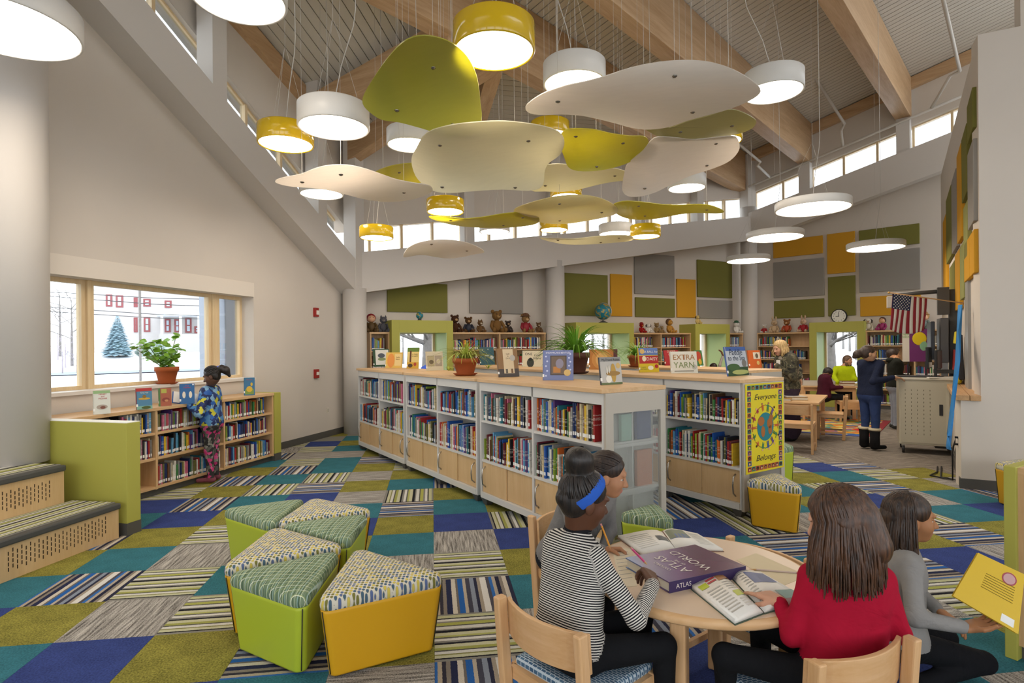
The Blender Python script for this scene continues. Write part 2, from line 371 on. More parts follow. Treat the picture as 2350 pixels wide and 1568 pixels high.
clerestory('window_2', LWf, lambda s: zbL(s) + .57, lambda s: zbL(s) + 1.36, -6.2, -.05, .1, .78, 'raked strip of high windows above the left wall beam')
for s in (-3.28, -1.05, -5.4):
    mb = MB(); mb.box(s - .12, s + .12, -.3, -.06, zbL(s) + .5, EAVE_L(s) + .1); S(mb, 'trim_4', BEAM, LWf)
# ---------------- back wall
def hole_wall(mb, x0, x1, ztop, holes, y0, y1):
    """wall from x0..x1 with rectangular holes (x0,x1,z0,z1) sorted in x"""
    p = x0
    for hx0, hx1, hz0, hz1 in holes:
        mb.prism_xz([(p, 0), (hx0, 0), (hx0, ztop(hx0)), (p, ztop(p))], y0, y1)
        mb.prism_xz([(hx0, 0), (hx1, 0), (hx1, hz0), (hx0, hz0)], y0, y1)
        mb.prism_xz([(hx0, hz1), (hx1, hz1), (hx1, ztop(hx1)), (hx0, ztop(hx0))], y0, y1); p = hx1
    mb.prism_xz([(p, 0), (x1, 0), (x1, ztop(x1)), (p, ztop(p))], y0, y1)
def nook(fr, x0, x1, y):   # pixel extents of the lime window boxes -> local
    return fr.hit(x0, 760, y)[0], fr.hit(x1, 760, y)[0]
NY = -.16
G = [nook(BKf, 899, 1040, NY), nook(BKf, 1322, 1455, NY), nook(BKf, 1596, 1675, NY)]
G4 = nook(RTf, 1857, 1983, NY)
holesB = [(a + .15, b - .13, .5, 1.86) for a, b in G]; holesR = [(G4[0] + .16, G4[1] - .14, .5, 1.86)]
mb = MB(); hole_wall(mb, -.4, 10.62, lambda u: zbB(u) + .3, holesB, .4, .7); 
mb.prism_xz([(-.3, zbB(-.3) + .1), (10.6, zbB(10.6) + .1), (10.6, 3.36 + .157 * 10.6), (-.3, 3.3)], .05, .69)
mb.prism_xz([(-.3, 3.78), (10.6, 3.84 + .163 * 10.6), (10.6, EAVE_B(10.6) + .3), (-.3, EAVE_B(-.3) + .3)], .12, .4)
S(mb, 'wall_back', WALL, BKf)
mb = MB(); mb.prism_xz([(-.2, zbB(-.2)), (10.4, zbB(10.4)), (10.4, 3.34 + .157 * 10.4), (-.2, 3.27)], -.22, .06); S(mb, 'trim_5', BEAM, BKf)
clerestory('window_3', BKf, lambda u: 3.32 + .157 * u, lambda u: 3.86 + .163 * u, .1, 10.2, .2, .62, 'long strip of high windows above the back beam')
for u in (2.05, 4.11, 6.6, 8.4):
    mb = MB(); mb.box(u - .11, u + .11, -.1, .14, 3.25 + .157 * u, EAVE_B(u) + .2); S(mb, 'trim_6', BEAM, BKf)
# ---------------- right-hand back wall
mb = MB(); hole_wall(mb, -.1, 6.2, lambda v: zbR(v) + .3, holesR, .4, .7)
mb.prism_xz([(-.1, zbR(-.1) + .1), (7.5, zbR(7.5) + .1), (7.5, 5.03 + .235 * 7.5), (-.1, 5.0)], .05, .69)
mb.prism_xz([(-.1, 5.57), (7.5, 5.59 + .237 * 7.5), (7.5, EAVE_R(7.5) + .3), (-.1, EAVE_R(-.1) + .3)], .1, .4)
S(mb, 'wall_right', WALL, RTf)
mb = MB(); mb.prism_xz([(.1, zbR(.1)), (7.5, zbR(7.5)), (7.5, 5.02 + .235 * 7.5), (.1, 5.02)], -.2, .06); S(mb, 'trim_7', BEAM, RTf)
clerestory('window_4', RTf, lambda v: 5.02 + .235 * v, lambda v: 5.6 + .237 * v, .15, 7.2, .2, .72, 'raked strip of high windows above the right hand wall')
for v in (1.45, 3.52):
    mb = MB(); mb.box(v - .13, v + .13, -.12, .13, 4.9 + .235 * v, EAVE_R(v)); S(mb, 'trim_8', BEAM, RTf)
mb = MB(); mb.box(-.05, 6, .37, .4, 0, .1); S(mb, 'baseboard_right', GREY, RTf)
# ---------------- panelled right wall, its ledge and the return
mb = MB(); mb.prism_xz([(8.99, 0), (8.99, 4.76), (1.6, 5.05), (1.6, 0)], 0, .04); S(mb, 'wall_panel', WALL, RWf)
mb = MB(); mb.prism_xz([(1.6, 0), (8.99, 0), (8.99, .93), (1.6, .93)], -.005, .02); S(mb, 'wall_ledge', WALL, RLf)
mb = MB(); mb.prism_xz([(0, 0), (6, 0), (6, 4.76), (0, 4.76)], .0, .28); mb.prism_xz([(.36, 4.7), (6, 4.7), (6, 9), (.36, 9)], .06, .26); mb.prism_xz([(-.17, 0), (.0, 0), (.0, .93), (-.17, .93)], 0, .28); S(mb, 'wall_return', WALL, RRf)
mb = MB(); mb.box(-.185, 6, -.015, 0, 0, .105); S(mb, 'baseboard_return', GREY, RRf)
mb = MB(); mb.box(1.6, 9.01, -.02, -.006, 0, .105); S(mb, 'baseboard_ledge', GREY, RLf)
ledge = thing('window_sill_ledge', 'laminated maple ledge board on top of the low right wall', 'ledge', RLf.o, RLf.rz)
LEDGEW = wood('ledge_maple', '#b98d5e', '#d2a878', 0)
for k in range(2):
    m = MB(); m.box(3.0, 9.02 - .0 * k, (-.06, .075)[k], (.07, .165)[k], .93, .985); m.build('board', LEDGEW, ledge, bevel=.004)
# ---------------- unseen walls added behind the viewer, openings sized to shape the fill light
mb = MB(); mb.box(-8.5, 12.2, -3.8, -3.5, 0, .7); mb.box(-8.5, 12.2, -3.8, -3.5, 3.6, 10.5)
for k in range(8): mb.box(-8.5 + k * 2.9, -8.1 + k * 2.9, -3.8, -3.5, .7, 3.6)
struct(mb.build('added_wall_rear', WALL))
mb = MB(); mb.box(12, 12.3, -3.8, 5, 0, .7); mb.box(12, 12.3, -3.8, 5, 3.6, 10.5); mb.box(-8.5, -8.2, -3.8, 1, 0, 9.5)
struct(mb.build('added_wall_side', WALL))
# ---------------- columns
def column(name, label, p, r, z0, z1):
    m = MB(); m.lathe([(r, z0), (r, z1)], 48); return tag(m.build(name, BEAM, loc=(p[0], p[1], 0)), label, 'column')
column('round_column', 'round white column at the far end of the left wall', LWf.w(.02, -.24), .21, 0, 2.62)
column('round_column', 'round white column behind the big spider plant', BKf.w(4.11, -.02), .21, 0, 3.4)
column('round_column', 'round white column where back wall and right wall meet', BKf.w(10.23, -.02), .21, 0, 5.2)
column('round_column', 'thick round white column rising from the carpeted steps', (-4.27, 4.88), .28, .6, 5.6)
for fr, u, z0, z1 in ((LWf, .02, 2.6, 5.5), (BKf, 10.23, 4.3, 6.6)):
    mb = MB(); mb.box(u - .15, u + .15, -.36 if fr is LWf else -.14, -.12 if fr is LWf else .14, z0, z1); S(mb, 'trim_9', BEAM, fr)
# ---------------- roof deck on timber beams
PE = dirv(223); E2 = Vector((6.19, 15.48, 0))
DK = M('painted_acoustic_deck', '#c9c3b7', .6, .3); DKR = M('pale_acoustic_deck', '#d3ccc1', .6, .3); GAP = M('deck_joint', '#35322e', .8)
def P2(t): q = E2 + PE * t; return Vector((q.x, q.y, 6.65 + .014 * t))
M1 = P2(9.355); M2 = P2(10.22); M1L = Vector((M1.x, M1.y, 6.12))
BK0 = BKf.w(-.2, .25, EAVE_B(-.2)); BK1 = BKf.w(10.5, .25, EAVE_B(10.5)); XL = LWf.w(-7.2, .1, 7.6); BKL = LWf.w(.25, .1, EAVE_L(.25))
roof = struct(thing('ceiling', 'pitched ceiling of painted acoustic deck planks on timber beams', None))
def clip2(poly, a, b):
    def cut(pts, f):
        out = []
        for i, p in enumerate(pts):
            q = pts[(i + 1) % len(pts)]; fp, fq = f(p), f(q)
            if fp >= 0: out.append(p)
            if (fp >= 0) != (fq >= 0): k = fp / (fp - fq); out.append((p[0] + (q[0] - p[0]) * k, p[1] + (q[1] - p[1]) * k))
        return out
    pts = cut(poly, lambda p: p[1] - a)
    return cut(pts, lambda p: b - p[1]) if pts else pts
def deck(poly, e1, step, gap, mat, smax=1e9):
    poly = [Vector(p) for p in poly]; n = (poly[1] - poly[0]).cross(poly[2] - poly[0]).normalized()
    if n.z < 0: n = -n
    e1 = (e1 - n * e1.dot(n)).normalized(); e2 = n.cross(e1); o = poly[0]
    P = [((p - o).dot(e1), (p - o).dot(e2)) for p in poly]
    lo, hi = min(p[1] for p in P), max(p[1] for p in P); k = lo
    m = MB(); m.hexa([p + n * .05 for p in poly], [p + n * .16 for p in poly]); m.build('roof_board', GAP, roof)
    while k < hi - .02:
        q = clip2(P, k + gap / 2, min(k + step - gap / 2, hi)); k += step
        if len(q) < 3: continue
        v = [o + e1 * a + e2 * b for a, b in q]
        m = MB(); m.hexa(v, [p + n * .045 for p in v]); m.build('deck_plank', mat, roof)
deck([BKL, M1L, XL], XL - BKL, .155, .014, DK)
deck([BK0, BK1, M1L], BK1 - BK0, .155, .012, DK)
def PR(v, t): q = E2 + PE * t + RTf.x * v; return Vector((q.x, q.y, 6.65 + .014 * t + .235 * v))
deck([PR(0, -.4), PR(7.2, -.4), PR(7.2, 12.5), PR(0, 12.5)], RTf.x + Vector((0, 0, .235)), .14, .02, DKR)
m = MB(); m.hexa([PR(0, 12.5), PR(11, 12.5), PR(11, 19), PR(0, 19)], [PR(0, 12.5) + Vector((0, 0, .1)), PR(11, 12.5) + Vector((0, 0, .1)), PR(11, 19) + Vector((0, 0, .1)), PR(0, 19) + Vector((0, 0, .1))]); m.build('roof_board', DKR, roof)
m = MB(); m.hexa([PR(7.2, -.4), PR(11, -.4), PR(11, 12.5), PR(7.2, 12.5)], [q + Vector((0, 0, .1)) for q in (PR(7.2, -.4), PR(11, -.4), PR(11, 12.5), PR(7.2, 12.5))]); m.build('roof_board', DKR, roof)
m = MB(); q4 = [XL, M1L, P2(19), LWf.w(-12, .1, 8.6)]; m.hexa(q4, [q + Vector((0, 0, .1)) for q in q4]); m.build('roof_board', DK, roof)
def timber(name, label, A, B, zb0, zb1, zt0, zt1, wd=.24, group=None, cat='beam'):
    A = Vector((A[0], A[1], 0)); B = Vector((B[0], B[1], 0)); L = (B - A).length; d = (B - A) / L
    m = MB(); m.prism_xz([(0, zb0), (L, zb1), (L, zt1), (0, zt0)], -wd / 2, wd / 2)
    return tag(m.build(name, GLULAM, loc=A, rz=math.atan2(d.y, d.x), bevel=.006), label, cat, group)
Bm = [(0, 'large laminated timber beam crossing the middle of the ceiling'), (1.59, 'laminated timber beam ending above the second post on the right'), (3.66, 'laminated timber beam nearest the panelled right wall')]
for v, lb in Bm:
    A = E2 + RTf.x * v + PE * -.1; B = A + PE * 13.5; zb = 5.65 + .262 * v; zt = 6.66 + .235 * v
    timber('roof_beam', lb, A, B, zb, zb + .22, zt, zt + .2, .3)
timber('roof_beam', 'short diagonal timber beam rising from the far left column', LWf.w(.0, -.2), M1, 4.9, 5.72, 5.28, 6.1)
timber('roof_beam', 'short diagonal timber beam rising from the left wall post', LWf.w(-1.05, -.1), M2, 5.25, 5.72, 5.63, 6.1)
timber('roof_beam', 'short timber beam running down to the back wall behind the lamps', M1, BKf.w(2.05, .05), 5.75, 5.2, 6.12, 5.58)
timber('ledger_beam', 'slim timber ledger under the deck along the left wall', LWf.w(-9, -.02), LWf.w(-.2, -.02), EAVE_L(-9) - .3, EAVE_L(-.2) - .3, EAVE_L(-9) - .02, EAVE_L(-.2) - .02, .14)
timber('ledger_beam', 'slim timber ledger under the deck along the right wall', RTf.w(-.1, .04), RTf.w(7.2, .04), EAVE_R(-.1) - .27, EAVE_R(7.2) - .27, EAVE_R(-.1) - .02, EAVE_R(7.2) - .02, .14)
# sprinkler pipes
PIPE = M('white_pipe_paint', '#d2cdc5', .5)
def pipe(label, pts, r=.022):
    m = MB(); m.tube(pts, r, 8); return tag(m.build('sprinkler_pipe', PIPE), label, 'pipe')
pipe('white sprinkler pipe following the beam above the right hand windows', [RTf.w(.1, -.16, 5.72), RTf.w(7.2, -.16, 5.72 + .235 * 7.1)], .03)
pipe('white sprinkler pipe descending across the deck to the middle right windows', [at(1730, -40, 10.6), at(1938, 284, 13.5), at(1930, 300, 13.5), RTf.w(2.33, -.16, 6.25)], .032)
pipe('white sprinkler pipe descending across the deck at the far right', [at(2160, -20, 9.5), at(2203, 163, 11.8), at(2180, 175, 11.9), RTf.w(4.05, -.16, 6.66)], .032)
pipe('white sprinkler pipe running down beside the large ceiling beam', [at(1280, 0, 9.6), at(1480, 150, 11.2), at(1745, 372, 14.2), at(1738, 380, 14.3), RTf.w(.65, -.16, 5.86)], .03)
pipe('thin white conduit crossing the deck behind the yellow lamp', [at(1320, 45, 10), at(1465, 155, 11.3)], .016)
pipe('thin curved conduit hanging at upper left of the ceiling', [at(760, 30, 8.2), at(775, 60, 8.3), at(800, 50, 8.5), at(830, 5, 8.6)], .014)
for x, y, d, lb in ((1762, 92, 11.5, 'small white ceiling detector above the right lamps'), (1427, 130, 11, 'small white ceiling detector beside the middle pipe'), (1265, 18, 9.6, 'small yellow ceiling box next to the big yellow lamp')):
    m = MB(); m.lathe([(.02, .05), (.07, .04), (.08, 0), (.05, -.04), (.0, -.05)], 14); tag(m.build('ceiling_detector', C('#d8b822') if 'yellow c' in lb else PIPE, loc=at(x, y, d)), lb, 'detector')
# ================================================================== OUTSIDE
SNOW = M('snow', '#e9edf2', .9, .2, noise=.05, nscale=.4); ROAD = M('asphalt', '#8d97a6', .9); BARK = M('grey_bark', '#7b7672', .9, .1, noise=.3, nscale=12)
def terrain(d): return -.12 if d < 60 else min(1.45, -.12 + (d - 60) * .14)
mb = MB(); n = 0
ds = [0, 12, 30, 50, 60, 64, 68, 71.5, 100, 160]
for k, d in enumerate(ds):
    for q in range(13):
        a = R(-150 + q * 20); mb.v.append((math.sin(a) * d * 1.0, math.cos(a) * d, terrain(d) if a < .3 else -.12))
for k in range(len(ds) - 1):
    for q in range(12): mb.f.append((k * 13 + q, k * 13 + q + 1, (k + 1) * 13 + q + 1, (k + 1) * 13 + q)); mb.mi.append(0); mb.sm.append(True)
gr = mb.build('snowy_ground', SNOW); gr.location.z = -.25; struct(gr)
def od(x, y, d): return at(x, y, d)
a, b = on(110, 862, -.3), on(600, 846, -.3); 
rd = (b - a).normalized(); rn = Vector((-rd.y, rd.x, 0))
m = MB(); m.hexa([a - rd * 30, b + rd * 40, b + rd * 40 + rn * 6, a - rd * 30 + rn * 6], [q + Vector((0, 0, .03)) for q in (a - rd * 30, b + rd * 40, b + rd * 40 + rn * 6, a - rd * 30 + rn * 6)]); tag(m.build('street', ROAD), 'grey street running past the wide window', 'street')
HD = 62.0; hw = Frame(at(225, 780, HD), 66)
hs = lambda px, py: hw.hit(px, py)
x0, _ = hs(212, 780); x1, _ = hs(620, 780); zb_ = hs(400, 790)[1] - 1.5; zt_ = hs(300, 600)[1]
house = thing('house', 'pale two storey house with red trimmed windows across the street', 'house', hw.o, hw.rz)
m = MB(); m.prism_xz([(x0, zb_), (x1, zb_), (x1, zt_), (x0, zt_)], 0, 9); m.build('wall', M('white_clapboard', '#b7b2b0', .8), house)
m = MB(); m.prism_xz([(x0 - .6, zt_), (x1 + .6, zt_), (x1 - 3, zt_ + 4), (x0 + 3, zt_ + 4)], -.6, 9.6); m.build('roof', M('snowy_roof', '#c9cbd0', .8), house)
HR = M('dark_red_trim', '#8a4a4c', .7); HG = M('house_glass', '#a9b7c2', .2)
for X0, Y0, X1, Y1 in ((615, 180, 690, 320), (730, 190, 815, 330), (935, 215, 980, 325), (1045, 230, 1130, 320), (1290, 250, 1370, 335), (935, 445, 980, 615), (1050, 440, 1125, 610), (1290, 460, 1360, 615), (1400, 465, 1470, 615), (1525, 450, 1600, 620), (1630, 545, 1700, 625)):
    (wx0, wz1_), (wx1, wz0_) = hs(120 + X0 / 5, 640 + Y0 / 5), hs(120 + X1 / 5, 640 + Y1 / 5)
    m = MB(); m.box(wx0, wx1, -.08, .05, wz0_, wz1_); w_ = m.build('window', HR, house)
    m = MB(); m.box(wx0 + .18, wx1 - .18, -.1, -.05, wz0_ + .18, (wz0_ + wz1_) / 2 - .06); m.box(wx0 + .18, wx1 - .18, -.1, -.05, (wz0_ + wz1_) / 2 + .06, wz1_ - .18); m.build('pane', HG, w_)
(px0, pz), (px1, _), (pxm, pzt) = hs(362, 727), hs(478, 728), hs(408, 704)
m = MB(); v = [(px0, -3.2, pz), (px1, -3.2, pz), (px1, 0, pz), (px0, 0, pz), (px0 + 2, -1, pzt), (px1 - 2, -1, pzt), (px1 - 2, 0, pzt), (px0 + 2, 0, pzt)]
m.add(v, [(0, 3, 2, 1), (4, 5, 6, 7), (0, 1, 5, 4), (1, 2, 6, 5), (2, 3, 7, 6), (3, 0, 4, 7)]); m.build('porch_roof', M('snow_roof', '#e6eaee', .8), house)
for q in (.15, .5, .85):
    m = MB(); xx = px0 + (px1 - px0) * q; m.box(xx - .12, xx + .12, -2.9, -2.6, zb_, pz); m.build('porch_post', M('porch_white', '#e1dedb', .7), house)
m = MB(); m.box(px0 + .5, px1, -3.0, -2.7, zb_, hs(430, 768)[1]); m.build('porch_wall', M('porch_grey', '#b4b0ac', .8), house)
# spruce
def spruce(base, h, r):
    t = thing('spruce_tree', 'blue grey spruce standing on the snowy lawn', 'tree', base); g = random.Random(3); m = MB()
    for k in range(26):
        f = k / 26; z = .12 * h + .86 * h * f; rr = r * (1 - f) ** .8 + .06
        for q in range(11):
            a = q * 2 * math.pi / 11 + k * .7 + g.uniform(-.15, .15); l = rr * g.uniform(.8, 1.1); wv = l * .28 + .05
            d = Vector((math.cos(a), math.sin(a), 0)); s2 = Vector((-d.y, d.x, 0)); tip = d * l + Vector((0, 0, z - .22 * l))
            m.add([Vector((0, 0, z)), d * l * .55 + s2 * wv + Vector((0, 0, z - .1 * l)), tip, d * l * .55 - s2 * wv + Vector((0, 0, z - .1 * l)), d * l * .5 + Vector((0, 0, z + .05))], [(0, 1, 4), (1, 2, 4), (2, 3, 4), (3, 0, 4), (0, 3, 2, 1)])
    m.build('foliage', M('spruce_needles', '#7d95a0', .9, .1, noise=.25, nscale=3), t); m = MB(); m.tube([(0, 0, -.2), (0, 0, h * .95)], [.12, .02], 7); m.build('trunk', BARK, t)
def gnd(x, d): p = at(x, 794, d); return Vector((p.x, p.y, terrain(math.hypot(p.x, p.y)) - .27))
spruce(gnd(270, 56), 4.3, 1.4)
def shrub(label, c, r, mat, name='shrub', nn=160, sq=.7, seed=1):
    g = random.Random(seed); m = MB()
    for k in range(nn):
        u = Vector((g.gauss(0, 1), g.gauss(0, 1), abs(g.gauss(0, 1)))); u.normalize(); p = Vector((u.x * r, u.y * r, u.z * r * sq)) * g.uniform(.6, 1)
        m.ball(p, r * g.uniform(.1, .2), 5)
    return tag(m.build(name, mat, loc=c), label, 'shrub')
shrub('low grey green bush beside the house porch', gnd(356, 59), 1.7, M('bush_green', '#8f9c96', .9, .1, noise=.3, nscale=3))
def bare_tree(label, base, h, r, seed, lean=0, dep=3, bark=None, low=.35):
    bark = bark or BARK
    g = random.Random(seed); t = thing('bare_tree', label, 'tree', base); m = MB()
    m.tube([(0, 0, -.3), (lean * .3, 0, h * .3), (lean * .6, 0, h * .6), (lean, 0, h)], [r, r * .85, r * .6, r * .15], 9); m.build('trunk', bark, t)
    m = MB()
    def br(p, d, l, rr, n):
        q = p + d * l; mid = (p + q) / 2 + Vector((g.uniform(-.08, .08), g.uniform(-.08, .08), .02)) * l
        m.tube([p, mid, q], [rr, rr * .75, rr * .4], 4, caps=False)
        if n:
            for _ in range(3):
                d2 = (d + Vector((g.uniform(-.8, .8), g.uniform(-.8, .8), g.uniform(-.1, .6)))).normalized(); br(p.lerp(q, g.uniform(.45, 1)), d2, l * .62, rr * .5, n - 1)
    for k in range(9):
        f = g.uniform(low, .95); a = g.uniform(0, 6.28); br(Vector((lean * f, 0, h * f)), Vector((math.cos(a), math.sin(a), g.uniform(.3, 1))).normalized(), h * .28, r * .3, dep)
    m.build('branches', bark, t)
bare_tree('bare snowy tree at the left edge of the wide window', gnd(165, 50), 6, .12, 11)
bare_tree('bare tree beyond the left pane close to the column', gnd(138, 54), 6.5, .12, 12)
bare_tree('bare tree trunk outside the first lime window', gnd(985, 21), 4.2, .34, 13)
bare_tree('thick bare tree trunk outside the lime window by the tables', gnd(1903, 19.5), 4.2, .24, 14)
for k, (x, d) in enumerate(((1360, 45), (1385, 48), (1410, 46), (1432, 44), (925, 60), (1000, 58), (1950, 60), (1965, 55), (1935, 62))):
    bare_tree('distant bare tree, %s of the row seen through the lime windows' % ordinal(k), gnd(x, d), 5, .13, 20 + k, dep=2)
for k, (y0, y1) in enumerate(((686, 702), (712, 722), (722, 729), (677, 683))):
    m = MB(); A, B = at(60, y0 - 10, 30), at(640, y1 + 8, 30); m.tube([A, A.lerp(B, .5) - Vector((0, 0, .12)), B], .018, 5); tag(m.build('utility_wire', DARK), 'thin overhead utility wire outside the wide window, %s from bottom' % ordinal([2, 1, 0, 3][k]), 'wire')
pb = at(322, 800, 30); m = MB(); m.tube([(0, 0, -1.2), (0, 0, 5.2)], .06, 8); tag(m.build('utility_pole', BARK, loc=(pb.x, pb.y, .2)), 'thin utility pole in front of the house', 'pole')
TWIG = M('leafless_twigs', '#a59ca2', .95, .1)
for k, (x, d, h) in enumerate(((150, 49, 3.4), (176, 46, 2.6), (133, 52, 4.2), (166, 53, 4.0), (186, 50, 3.0), (143, 45, 2.4))): bare_tree('pale leafless bush behind the left pane, %s of six' % ordinal(k), gnd(x, d), h, .05, 50 + k, dep=4, bark=TWIG, low=.05)
m = MB(); q0 = LWf.w(LWf.hit(516, 760, 1.2)[0], 1.2); m.box(0, 1.05, 0, .5, -.3, 3.2); tag(m.build('exterior_pier', M('exterior_grey_panel', '#b3bccb', .7), loc=q0, rz=LWf.rz), 'pale blue grey outside pier beyond the right window pane', 'pier')
# mailbox outside first lime window
mp = at(982, 822, 20); t = thing('mailbox', 'blue mail collection box in the snow outside', 'mailbox', (mp.x, mp.y, -.35))
m = MB(); m.prism_xz([(-.25, .25), (.25, .25), (.25, 1.0), (.2, 1.2), (0, 1.3), (-.2, 1.2), (-.25, 1.0)], -.25, .25); m.build('body', M('mailbox_blue', '#2f4a9c', .5), t)
m = MB(); [m.box(x - .03, x + .03, y - .03, y + .03, 0, .26) for x in (-.2, .2) for y in (-.2, .2)]; m.build('legs', DARK, t)
# ================================================================== FURNITURE
def P_(m, name, mat, parent, bevel=0): return m.build(name, mat, parent, bevel=bevel)
def bx(parent, name, mat, *b, bevel=0):
    m = MB(); m.box(*b); return m.build(name, mat, parent, bevel=bevel)
BOOKS = []
PAL = [('red', '#a32a2a'), ('white', '#dcd8ce'), ('navy blue', '#25345f'), ('yellow', '#d9b432'), ('black', '#222226'), ('teal', '#2c7480'), ('orange', '#c9672a'), ('cream', '#cfc09a'), ('sky blue', '#5f9cc4'), ('green', '#3e7d45'), ('purple', '#5a3c78'), ('maroon', '#6b2230'), ('grey', '#8b8b88'), ('brown', '#6d4a30'), ('lime green', '#8fa63a'), ('royal blue', '#2455a4'), ('pink', '#c56a86'), ('olive', '#6d6a3a')]
BOOKW = [0, 0, 1, 1, 1, 1, 2, 2, 2, 3, 4, 4, 4, 5, 6, 7, 7, 7, 8, 8, 9, 10, 11, 11, 12, 12, 12, 13, 13, 14, 15, 15, 16, 17]
def spine_mat(n, c):
    t = NT('book_cloth_' + n.replace(' ', '_')); o = t.obj(); sp = t.n('SeparateXYZ'); t.l(o, sp.inputs[0])
    oi = t.n('ObjectInfo'); z = t.math('ADD', sp.outputs[2], t.math('MULTIPLY', oi.outputs['Random'], .12))
    lum = sum(lin(c)[:3]); k = '#efe9da' if lum < 1.2 else '#3a3a44'
    cl = t.ramp(z, [(0, c), (.44, k), (.47, c), (.55, c), (.58, k), (.66, c), (.7, k), (.74, c)], 'CONSTANT')
    nz = t.n('TexNoise', Scale=40.0, Detail=2.0); t.l(o, nz.inputs['Vector'])
    t.base(t.mix(t.math('MULTIPLY', t.math('GREATER_THAN', nz.outputs[0], .5), .6), lin(c), cl), .45, .4); return t.m
SPINE = [spine_mat(n, c) for n, c in PAL]; PAGES = M('page_block', '#d9d2c0', .9); LABELW = M('white_spine_label', '#efefec', .6)
BV = [(0, 0, 0), (1, 0, 0), (1, 1, 0), (0, 1, 0), (0, 0, 1), (1, 0, 1), (1, 1, 1), (0, 1, 1), (.12, .04, .985), (.88, .04, .985), (.88, 1, .985), (.12, 1, .985)]
BFc = [(0, 1, 5, 4), (1, 2, 6, 5), (3, 0, 4, 7), (0, 3, 2, 1), (4, 5, 9, 8), (5, 6, 10, 9), (7, 4, 8, 11)]; BFp = [(8, 9, 10, 11), (2, 3, 7, 6)]
BM_ = []
for k, (n, c) in enumerate(PAL):
    m = MB(); m.add(BV, BFc, 0); m.add(BV, BFp, 1); BM_.append(m.mesh('book', [SPINE[k], PAGES]))
LM_ = MB().add([(.04, -.012, .0), (.96, -.012, 0), (.96, -.012, 1), (.04, -.012, 1), (.04, .01, 0), (.96, .01, 0), (.96, .01, 1), (.04, .01, 1)], [(0, 1, 2, 3), (0, 4, 5, 1), (3, 2, 6, 7), (0, 3, 7, 4), (1, 5, 6, 2)]).mesh('spine_label', LABELW)
def fill(fr, x0, x1, y, z, hmin, hmax, where, seed, tmin=.009, tmax=.026, dep=.2, gapp=.03, pal=None, lean=.25, stop=1.0):
    g = random.Random(seed); x = x0 + .004; n = 0; hb = g.uniform(hmin, hmax); xe = x0 + (x1 - x0) * stop
    while True:
        t = g.uniform(tmin, tmax)
        if x + t > xe - .004: break
        if g.random() < .1: hb = g.uniform(hmin, hmax)
        h = min(hmax, max(hmin, g.gauss(hb, .018))); ln = 0
        if g.random() < gapp: x += g.uniform(.005, .03)
        if g.random() < lean: ln = g.uniform(-.035, .05)
        k = g.choice(pal) if pal else g.choice(BOOKW)
        p = fr.w(x, y + g.uniform(-.004, .02), z)
        T = Matrix.Translation(p) @ Matrix.Rotation(fr.rz, 4, 'Z') @ Matrix.Rotation(ln, 4, 'Y') @ Matrix.Diagonal((t, dep * g.uniform(.8, 1), h, 1))
        q = fr.w(x, y, z + .1); vis = abs(q.x) < q.y * .92
        BOOKS.append((h * t ** .5 / q.y ** 1.5 * (1 if vis else .05), T, k, t, h, where, n)); n += 1
        x += t + .0012 + abs(ln) * h * .5
# ---------------- low bookcase under the window
LBf = Frame((-3.249, 8.027), 14.7)
bc = thing('low_bookcase', 'long low maple bookcase under the wide window', 'bookcase', LBf.o, LBf.rz)
bx(bc, 'end_panel', GREENP, -.13, 0, -.02, .42, .1, .935, bevel=.004); bx(bc, 'base_cap', GREY, -.132, .002, -.02, .42, 0, .1)
bx(bc, 'top', MAPLE, -3.0, -.13, -.012, .43, .9, .935, bevel=.003); bx(bc, 'plinth', GREY, -3.0, -.13, .05, .4, 0, .075); bx(bc, 'back_panel', MAPLEZ, -3.0, -.13, .3, .31, .07, .9)
ups = [-3.0, -2.03, -1.06, -.16]
for u in ups: bx(bc, 'upright', MAPLEZ, u, u + .026, 0, .3, .07, .9)
for i in range(3):
    for z in (.075, .38, .645): bx(bc, 'shelf', MAPLE, ups[i] + .026, ups[i + 1], .004, .3, z, z + .025)
    bay = ('left end bay', 'middle bay', 'right end bay')[i]
    for q, z in enumerate((.1, .405, .67)):
        if i == 0 and q == 0: continue
        fill(LBf, ups[i] + .03, ups[i + 1], .03, z, .17, .215, '%s shelf, %s under window' % (('bottom', 'middle', 'top')[q], bay), 100 + i * 3 + q, .012, .026, .15, stop=(.97, .95, .88)[q] if i == 2 else .99)
gp = thing('green_end_wall', 'chunky lime green panel between carpeted steps and low bookcase', 'panel', LBf.o, LBf.rz)
bx(gp, 'panel', GREENP, -3.13, -3.0, -.86, .42, .1, .935, bevel=.003); bx(gp, 'top_cap', M('white_cap', '#dfe0d8', .5), -3.128, -3.002, -.858, .42, .935, .94); bx(gp, 'base_cap', GREY, -3.132, -2.998, -.862, .42, 0, .1)
